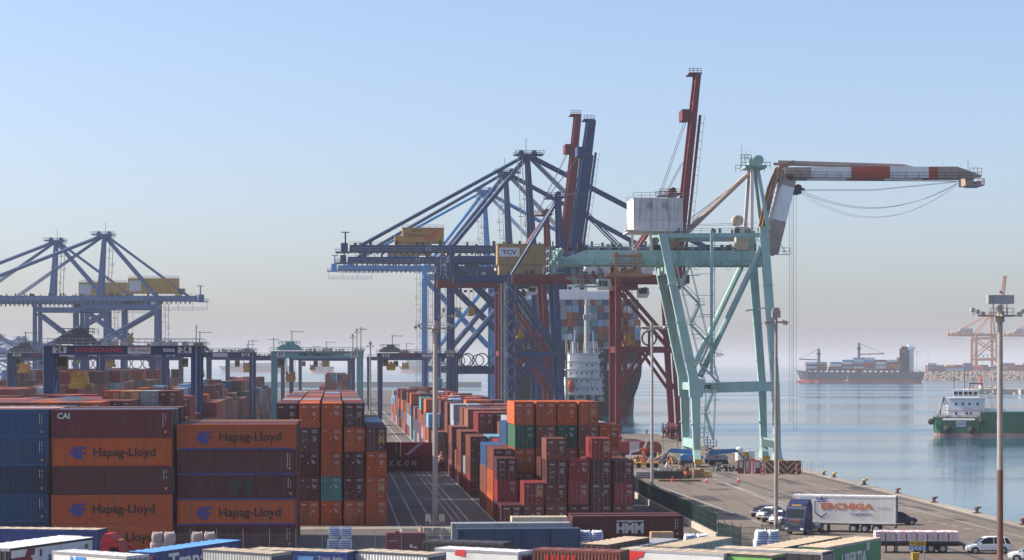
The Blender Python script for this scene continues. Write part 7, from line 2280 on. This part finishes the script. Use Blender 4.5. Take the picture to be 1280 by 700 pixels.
# the white and orange-lettered artic on the quay
p = px(999, 668.5); p.z = .008
tq = tractor("dark blue tractor unit turning in front of the lettered white trailer", p + Vector((.6, 1.6, 0)), R(238), paint("cab_blue", (.010, .020, .075), .4, .2), word="ERCHIGA")
r = trailer("long white trailer with orange lettering, crown and shield on the quay", "Q", 1119.5, 620.7, 10.9, M["tarp_w"], M["tarp_w"], M["tarp_w"], zt=4.2, ang=15, ribs=False, group=None)
side_text(r, "ERCHIGA", 5.45, 3.0, M["odecal"], 5.9, .74, bold=.03)
side_text(r, "Logística", 3.9, 2.15, M["bdecal"], 2.3, .42, shear=.25)
side_text(r, "www.erchiga.es", 1.35, 2.85, M["bdecal"], 1.6, .14)
for nm, P in (("shield", [[(9.15, 3.55), (9.25, 3.55), (9.25, 2.25), (9.15, 2.2)], [(9.25, 3.55), (9.25, 3.45), (7.9, 3.45), (7.9, 3.55)], [(9.15, 2.25), (9.2, 2.12), (8.5, 1.65), (8.5, 1.8)], [(8.5, 1.8), (8.5, 1.65), (7.8, 2.12), (7.85, 2.25)]]),
              ("crown", [[(9.0, 3.65), (7.9, 3.65), (7.9, 3.74), (9.0, 3.74)], [(9.0, 3.76), (9.1, 4.02), (8.75, 3.86)], [(8.7, 3.76), (8.45, 4.1), (8.2, 3.76)], [(7.9, 3.76), (7.8, 4.02), (8.15, 3.86)]])):
    side_poly(r, nm, [[(u - .1, z) for u, z in q] for q in P], M["bdecal"])
p2 = r.location.copy()
r = trailer("white ribbed lorry box showing behind the dark blue tractor's cab", "Q", 1010, 622.0, 1.75, M["tarp_w"], M["tarp_w"], zt=4.2, ang=15, group=None, D=251)

# flatbed with shrink-wrapped pallets
p = px(1200, 692.0); p.z = 0
r = thing("flatbed_trailer", "black flatbed trailer carrying rows of pink and white sacks", "trailer", p, R(180 - 3))
mb = MB(); mb.box(0, 8.6, -2.45, 0, 1.05, 1.22); mb.box(-.6, 2.2, -2.0, -1.8, .75, .95); mb.box(-.6, 2.2, -.6, -.4, .75, .95); mb.box(0, 8.6, -1.9, -1.7, .7, 1.05); mb.box(0, 8.6, -.75, -.55, .7, 1.05); mb.build("bed", M["dark"], r)
for xx in (1.7, 2.9, 3.1 + 1.0): wheelpair(r, xx, 2.5, .48, (-2.2, -.25))
for xx, yy in ((6.3, -.3), (6.3, -2.1), (7.4, -.3)):
    mb = MB(); mb.beam((xx, yy, .05), (xx, yy, 1.0), .16); mb.box(xx - .2, xx + .2, yy - .15, yy + .15, .0, .08); mb.build("landing_leg", M["dark"], r)
M["sack_p"] = paint("sack_pink", (.58, .36, .38), .7, .2, var=.12); M["sack_w"] = paint("sack_white", (.66, .62, .64), .7, .2)
rn = random.Random(31)
def sack_pallet_mesh(seed):
    rn = random.Random(seed); pl = MB()
    pl.box(-.5, .5, -1.1, 0, 0, .07, 1)
    for k in range(7):
        for q in range(2):
            x0 = -.48 + q * .49
            j = rn.uniform(-.02, .02); z = .075 + k * .125
            pl.loft([[(x0 + j + sx_ * 0 + (0 if sx_ < 0 else .47) + e * sx_ * -.03, (-1.08 if sy_ < 0 else -.02) - e * sy_ * .03, zz) for sx_, sy_ in ((-1, -1), (1, -1), (1, 1), (-1, 1))] for e, zz in ((1, z), (0, z + .03), (0, z + .09), (1, z + .118))], mi=(k + q + seed) % 2)
    me = pl.mesh("sack_pallet")
    for q in (M["sack_p"], M["sack_w"]): me.materials.append(q)
    return me
SPM = [sack_pallet_mesh(i) for i in range(3)]
deckz = 1.25
for i in range(8):
    for j in (0, 1):
        g_ = "sack pallets on the flatbed trailer"
        o = obj("sack_pallet", SPM[(i + j) % 3])
        w_ = r.matrix_basis @ Vector((8.0 - i * 1.06, -.08 - j * 1.16, deckz))
        o.location = w_; o.rotation_euler = (0, 0, R(180 - 3) + rn.uniform(-.02, .02))
        tag(o, "%s pallet of pink and white sacks from the left, %s row on flatbed" % (ordn(i + 1), ("near", "far")[j]), "sack pallet", g_)

# cars
def car(label, p, rz, mat, L=4.5, h=1.62, suv=True, group="cars parked on the quay"):
    r = thing("parked_car", label, "car", p, rz, group)
    W = .9
    ST_ = [(-.5, .55, .80, .66), (-.488, .34, .98, .80), (-.44, .26, 1.02, .87), (-.30, .24, 1.02, .90), (0, .24, 1.0, .90), (.18, .24, .99, .90), (.30, .25, .95, .88), (.42, .28, .86, .83), (.485, .34, .72, .72), (.5, .48, .62, .60)]
    rings = []
    for x, z0, z1, w_ in ST_:
        x *= L
        zm = (z0 + z1) / 2
        rings.append([(x, -w_ * .86, z0), (x, w_ * .86, z0), (x, w_, z0 + .16), (x, w_, zm + .1), (x, w_ * .95, z1 - .03), (x, w_ * .80, z1), (x, -w_ * .80, z1), (x, -w_ * .95, z1 - .03), (x, -w_, zm + .1), (x, -w_, z0 + .16)])
    mb = MB(); mb.loft(rings); bd = mb.build("body", mat, r, smooth=False)
    G = [(-.475, 1.0, .70), (-.42, h - .12, .62), (-.25, h, .62), (.02, h - .02, .62), (.10, h - .12, .62), (.265, .98, .74)]
    mb = MB()
    gl = [[(x * L, -.80, .96), (x * L, .80, .96), (x * L, w_, z), (x * L, -w_, z)] for x, z, w_ in G]
    mb.loft(gl); mb.build("windows", M["glass"], bd)
    mb = MB()
    mb.loft([[(x * L, -w_ - .012, z - .02), (x * L, w_ + .012, z - .02), (x * L, w_ - .05, z + .025), (x * L, -w_ + .05, z + .025)] for x, z, w_ in G[1:5]])
    for s_ in (-1, 1):
        for (a, b_) in (((G[1][0], G[1][1]), (-.49, .98)), ((G[4][0], G[4][1]), (.275, .97)), ((-.10, h - .01), (-.10, .97)), ((-.32, h - .05), (-.36, .97))):
            mb.beam((a[0] * L, s_ * .625, a[1] - .01), (b_[0] * L, s_ * .80, b_[1]), .045, .05)
    mb.build("roof", mat, bd)
    for x in (-.30, .31):
        for s_ in (-1, 1):
            mb = MB(); mb.tube((x * L, s_ * .72, .34), (x * L, s_ * .905, .34), .40, 16); mb.build("wheel_arch", M["kdecal"], bd)
            mb = MB(); mb.tube((x * L, s_ * .70, .33), (x * L, s_ * .915, .33), .33, 18); wh = mb.build("wheel", M["black"], r)
            mb = MB(); mb.tube((x * L, s_ * .80, .33), (x * L, s_ * .925, .33), .21, 10); mb.build("rim", M["galv"], wh)
    mb = MB(); mb.box(.496 * L, .503 * L, -.5, .5, .50, .62); mb.box(-.38 * L, .38 * L, -.905, -.895, .25, .36); mb.box(-.38 * L, .38 * L, .895, .905, .25, .36); mb.build("trim", M["kdecal"], bd)
    for s_ in (-1, 1):
        mb = MB(); mb.box(.470 * L, .492 * L, s_ * .62 - .13, s_ * .62 + .13, .63, .74); mb.build("headlight", M["wdecal"], bd)
        mb = MB(); mb.box(-.503 * L, -.485 * L, s_ * .64 - .1, s_ * .64 + .1, .75, .95); mb.build("tail_light", M["rdecal"], bd)
        mb = MB(); mb.box(.17 * L, .215 * L, s_ * .98 - .1, s_ * .98 + .1, .98, 1.12); mb.build("mirror", mat, bd)
    return r
cw = paint("car_white", (.70, .70, .70), .28, .05, var=.02); cn = paint("car_navy", (.018, .022, .05), .25, .05); cs = paint("car_silver", (.42, .44, .46), .28, .05)
def ground(x, y):
    p = px(x, y); p.z = .008; return p
car("white estate car parked left of the thick mast", ground(1234, 691.5), R(184), cw, 4.75, 1.68, group=None)
car("dark navy car parked behind the white trailer's rear", ground(1123, 656), R(8), cn, 4.4, 1.6)
car("dark navy car leftmost in the row behind the brown mast", ground(955, 646), R(232), cn, 3.9, 1.4)
car("white car second in the row behind the brown mast", ground(962, 649), R(232), cw, 4.0, 1.5)
car("dark car third in the row beside the brown mast", ground(969, 652), R(232), cn, 3.9, 1.4)
car("white hatchback nearest the dark blue tractor", ground(978, 655), R(232), cw, 4.0, 1.6)
car("white car cut off at the bottom right corner", ground(1288, 702), R(170), cw, 4.3, 1.5)

# direction sign
p = pd(1147, 455, 192); p.z = 0.006
r = thing("direction_sign", "yellow exit sign above a blue and white chevron board", "sign", p, R(-2))
for x in (-.55, .55):
    mb = MB(); mb.tube((x, 0, 0), (x, 0, 3.7), .045, 8); mb.build("post", M["galv"], r)
mb = MB(); mb.box(-.72, .72, -.07, -.04, 3.28, 3.68); s_ = mb.build("sign_panel", M["ydecal"], r)
text("Salida", .2, M["kdecal"], s_, (.2, -.085, 3.48), width=.66, height=.2)
mb = MB(); mb.face([(-.62, -.08, 3.48), (-.48, -.08, 3.40), (-.48, -.08, 3.56)]); mb.face([(-.48, -.08, 3.46), (-.36, -.08, 3.46), (-.36, -.08, 3.5), (-.48, -.08, 3.5)]); mb.build("arrow", M["kdecal"], s_)
mb = MB(); mb.box(-.74, .74, -.07, -.04, 2.9, 3.24); s_ = mb.build("chevron_panel", M["cdecal"], r)
for k in range(4):
    x = -.62 + k * .34
    mb = MB(); mb.face([(x, -.08, 3.07), (x + .17, -.08, 2.91), (x + .32, -.08, 2.91), (x + .15, -.08, 3.07)]); mb.face([(x, -.08, 3.07), (x + .15, -.08, 3.07), (x + .32, -.08, 3.23), (x + .17, -.08, 3.23)]); mb.build("chevron", M["wdecal"], s_)
r = thing("ticket_post", "yellow machine post below the exit sign", "post", pd(1145, 455, 191).xy.to_3d())
mb = MB(); mb.prism([(-.26, 0, 0), (.22, 0, 0), (.26, 0, 2.3), (.36, 0, 2.75), (-.3, 0, 2.75)], (0, .5, 0)); mb.build("casing", M["ydecal"], r)
mb = MB(); mb.box(-.15, .15, -.02, -.005, 1.2, 1.7); mb.build("panel", M["kdecal"], r)

# red generator
D = 222; p = pd(483, 455, D); p.z = .006
r = thing("generator_set", "red generator box with grilles standing at bottom centre", "generator", p, TH)
mb = MB(); mb.box(0, 3.95, 0, 1.5, .1, 2.0); mb.box(-.05, 4.0, -.05, 1.55, 0, .1); mb.box(-.03, 3.98, -.03, 1.53, 2.0, 2.05); mb.box(.9, 1.3, .4, .8, 2.05, 2.2); mb.build("housing", M["crane_red"], r)
for x0, z0 in ((1.55, 1.45), (1.55, .85), (1.55, .3), (3.35, 1.45), (3.35, .85), (3.35, .3)):
    mb = MB()
    for k in range(4): mb.box(x0, x0 + .45, -.03, -.003, z0 + k * .1, z0 + k * .1 + .06)
    mb.build("grille", M["dark"], r)["kind"] = "stuff"
mb = MB(); mb.box(2.35, 2.65, -.015, -.003, .55, .9); mb.box(2.75, 3.1, -.015, -.003, .5, .7); mb.build("label_plate", M["wdecal"], r)
text("Himoinsa", .2, M["wdecal"], r, (.7, -.01, 1.3), width=.8, height=.17)
mb = MB(); mb.box(2.8, 3.1, -.03, -.003, .8, 1.5); mb.build("control_panel", M["dark"], r)
# mast foot: concrete blocks and boxes
p = px(529, 669); p.z = .008
r = thing("concrete_barrier", "beige concrete barrier blocks round the foot of the grey mast", "barrier", p, TH)
for k in range(3):
    mb = MB(); x = k * 1.05
    mb.prism([(x, -.3, 0), (x + 1.0, -.3, 0), (x + 1.0, -.3, .35), (x, -.3, .35)], (0, .6, 0)); mb.prism([(x, -.2, .35), (x + 1.0, -.2, .35), (x + 1.0 - .1, -.12, .85), (x + .1, -.12, .85)], (0, .4, 0)) if k < 2 else mb.prism([(x, -.2, .35), (x + .8, -.2, .35), (x + .3, -.2, .8), (x, -.2, .85)], (0, .4, 0))
    mb.build("block", M["conc"], r)
for i, x in enumerate((535, 552.5)):
    r = thing("switch_box", ["beige switch box left of the grey mast's foot", "beige switch box right of the grey mast's foot"][i], "switch box", pd(x, 455, 259).xy.to_3d(), TH, "switch boxes at the mast foot")
    mb = MB(); mb.box(-.32, .32, 0, .3, .6, 1.45); mb.build("casing", M["conc"], r)
    mb = MB(); mb.beam((-.2, .15, 0), (-.2, .15, .6), .08); mb.build("leg", M["galv"], r)
    mb = MB(); mb.beam((.2, .15, 0), (.2, .15, .6), .08); mb.build("leg", M["galv"], r)
r = thing("traffic_cone", "pale cone standing left of the mast's barrier blocks", "cone", px(526, 665), 0)
mb = MB(); mb.tube((0, 0, 0), (0, 0, .8), .22, 10, r2=.06); mb.build("body", M["tan"], r); mb = MB(); mb.box(-.25, .25, -.25, .25, 0, .05); mb.build("base", M["tan"], r)

# big bags on pallets
M["bag"] = paint("bag_white", (.66, .67, .70), .8, .25, dirt=(.3, .36, .5), scale=2.5, var=.06); M["bagb"] = paint("bag_print_blue", (.10, .19, .42), .8, .3, scale=3)
M["bagbr"] = paint("bag_brown", (.40, .31, .28), .8, .4, scale=2)
def bag_mesh(w_, h, seed):
    rn = random.Random(seed); mb = MB(); rings = []
    for z, k in ((0, .86), (.06, .97), (.3, 1.03), (.6, 1.02), (.86, .98), (.95, .85), (1.0, .55)):
        ring_ = []
        for i in range(16):
            t_ = 2 * math.pi * i / 16; c_, s_ = math.cos(t_), math.sin(t_)
            e = .42
            x = math.copysign(abs(c_) ** e, c_); y = math.copysign(abs(s_) ** e, s_)
            ring_.append((x * w_ / 2 * k + rn.uniform(-.02, .02), y * w_ / 2 * k + rn.uniform(-.02, .02), z * h + (rn.uniform(-.03, .03) if z > .8 else 0)))
        rings.append(ring_)
    mb.loft(rings)
    return mb
BAGM = []
for sd in range(3):
    m_ = bag_mesh(1.18, 1.15, sd).mesh("bag", True)
    BAGM.append(m_)
def bag(label, p, mat, sd, s=1.0, group="big bags stacked behind the trailers", band=True):
    r = thing("bulk_bag", label, "bulk bag", p, TH + rnd.uniform(-.06, .06), group); r.scale = (s, s, s)
    me = BAGM[sd % 3].copy(); me.materials.clear(); me.materials.append(mat); obj("sack", me, r)
    if band:
        for k in range(4):
            mb = MB(); mb.face([(-.46, -.640, .25 + k * .2), (.46, -.640, .25 + k * .2), (.46, -.640, .36 + k * .2), (-.46, -.640, .36 + k * .2)]); mb.build("print", M["bagb"], r)
    for sx in (-1, 1):
        mb = MB(); mb.beam((sx * .45, -.5, 1.08), (sx * .4, -.2, 1.24), .05); mb.beam((sx * .4, -.2, 1.24), (sx * .45, .3, 1.08), .05); mb.build("lifting_loop", M["bag"], r)
D = 224
nlab = 0
for (x0, n, tiers, mat, D, word, zb) in ((409, 2, 2, "bag", 226, "left of the red generator", 0), (188, 2, 2, "bagbr", 222, "behind the sky blue roof, left pair", -.22), (238, 2, 2, "bagbr", 222, "behind the sky blue roof, right pair", -.22), (722, 2, 2, "bag", 220, "before the maroon logo container", .1), (853, 2, 2, "bag", 220, "right of the maroon logo container", -.25), (942, 2, 2, "bag", 226, "before the green fence", -.3)):
    for t_ in range(tiers):
        for i in range(n):
            s = 1.08 if t_ == 0 else .98
            p = pd(x0 + (8 if t_ == 0 else 9) + i * 15.2, 455, D); p.z = .006 + max(0, 0 if t_ == 0 else 1.26 + zb)
            bag("%s %s bag, %s, %s" % ("lower" if t_ == 0 else "upper", ("left", "right")[i], {"bag": "white and blue", "bagbr": "brownish"}[mat], word), p, M[mat], i + t_, s, band=mat == "bag")
for i, x in enumerate((815, 829)):
    r = thing("cardboard_box", ["brown box, left of two on the board-sided trailer", "brown box, right of two on the board-sided trailer"][i], "box", pd(x, 672, 204), R(6), "brown boxes above the board-sided trailer")
    r.location.z = 0
    mb = MB(); mb.box(-.05, .98, 0, 1.1, 1.6, 3.55); mb.build("carton", M["tan"], r)
    mb = MB(); mb.box(-.06, .99, -.02, -.003, 2.7, 3.45); mb.build("wrap", M["bare"], r)
    mb = MB(); mb.box(0, .93, 0, 1.1, 0, 1.6); mb.build("base", M["tan"], r)
# ------------------------------------------------------------------ air
m = bpy.data.materials.new("haze"); m.use_nodes = True
t = m.node_tree
t.nodes.remove(t.nodes["Principled BSDF"])
v = t.nodes.new("ShaderNodeVolumePrincipled")
v.inputs["Color"].default_value = (.84, .85, .90, 1)
v.inputs["Density"].default_value = HAZE
v.inputs["Anisotropy"].default_value = 0.0
t.links.new(v.outputs[0], t.nodes["Material Output"].inputs["Volume"])
mb = MB(); mb.box(-30100, 30100, -310, 45100, -7.5, 125)
o = mb.build("haze", m); o["kind"] = "stuff"
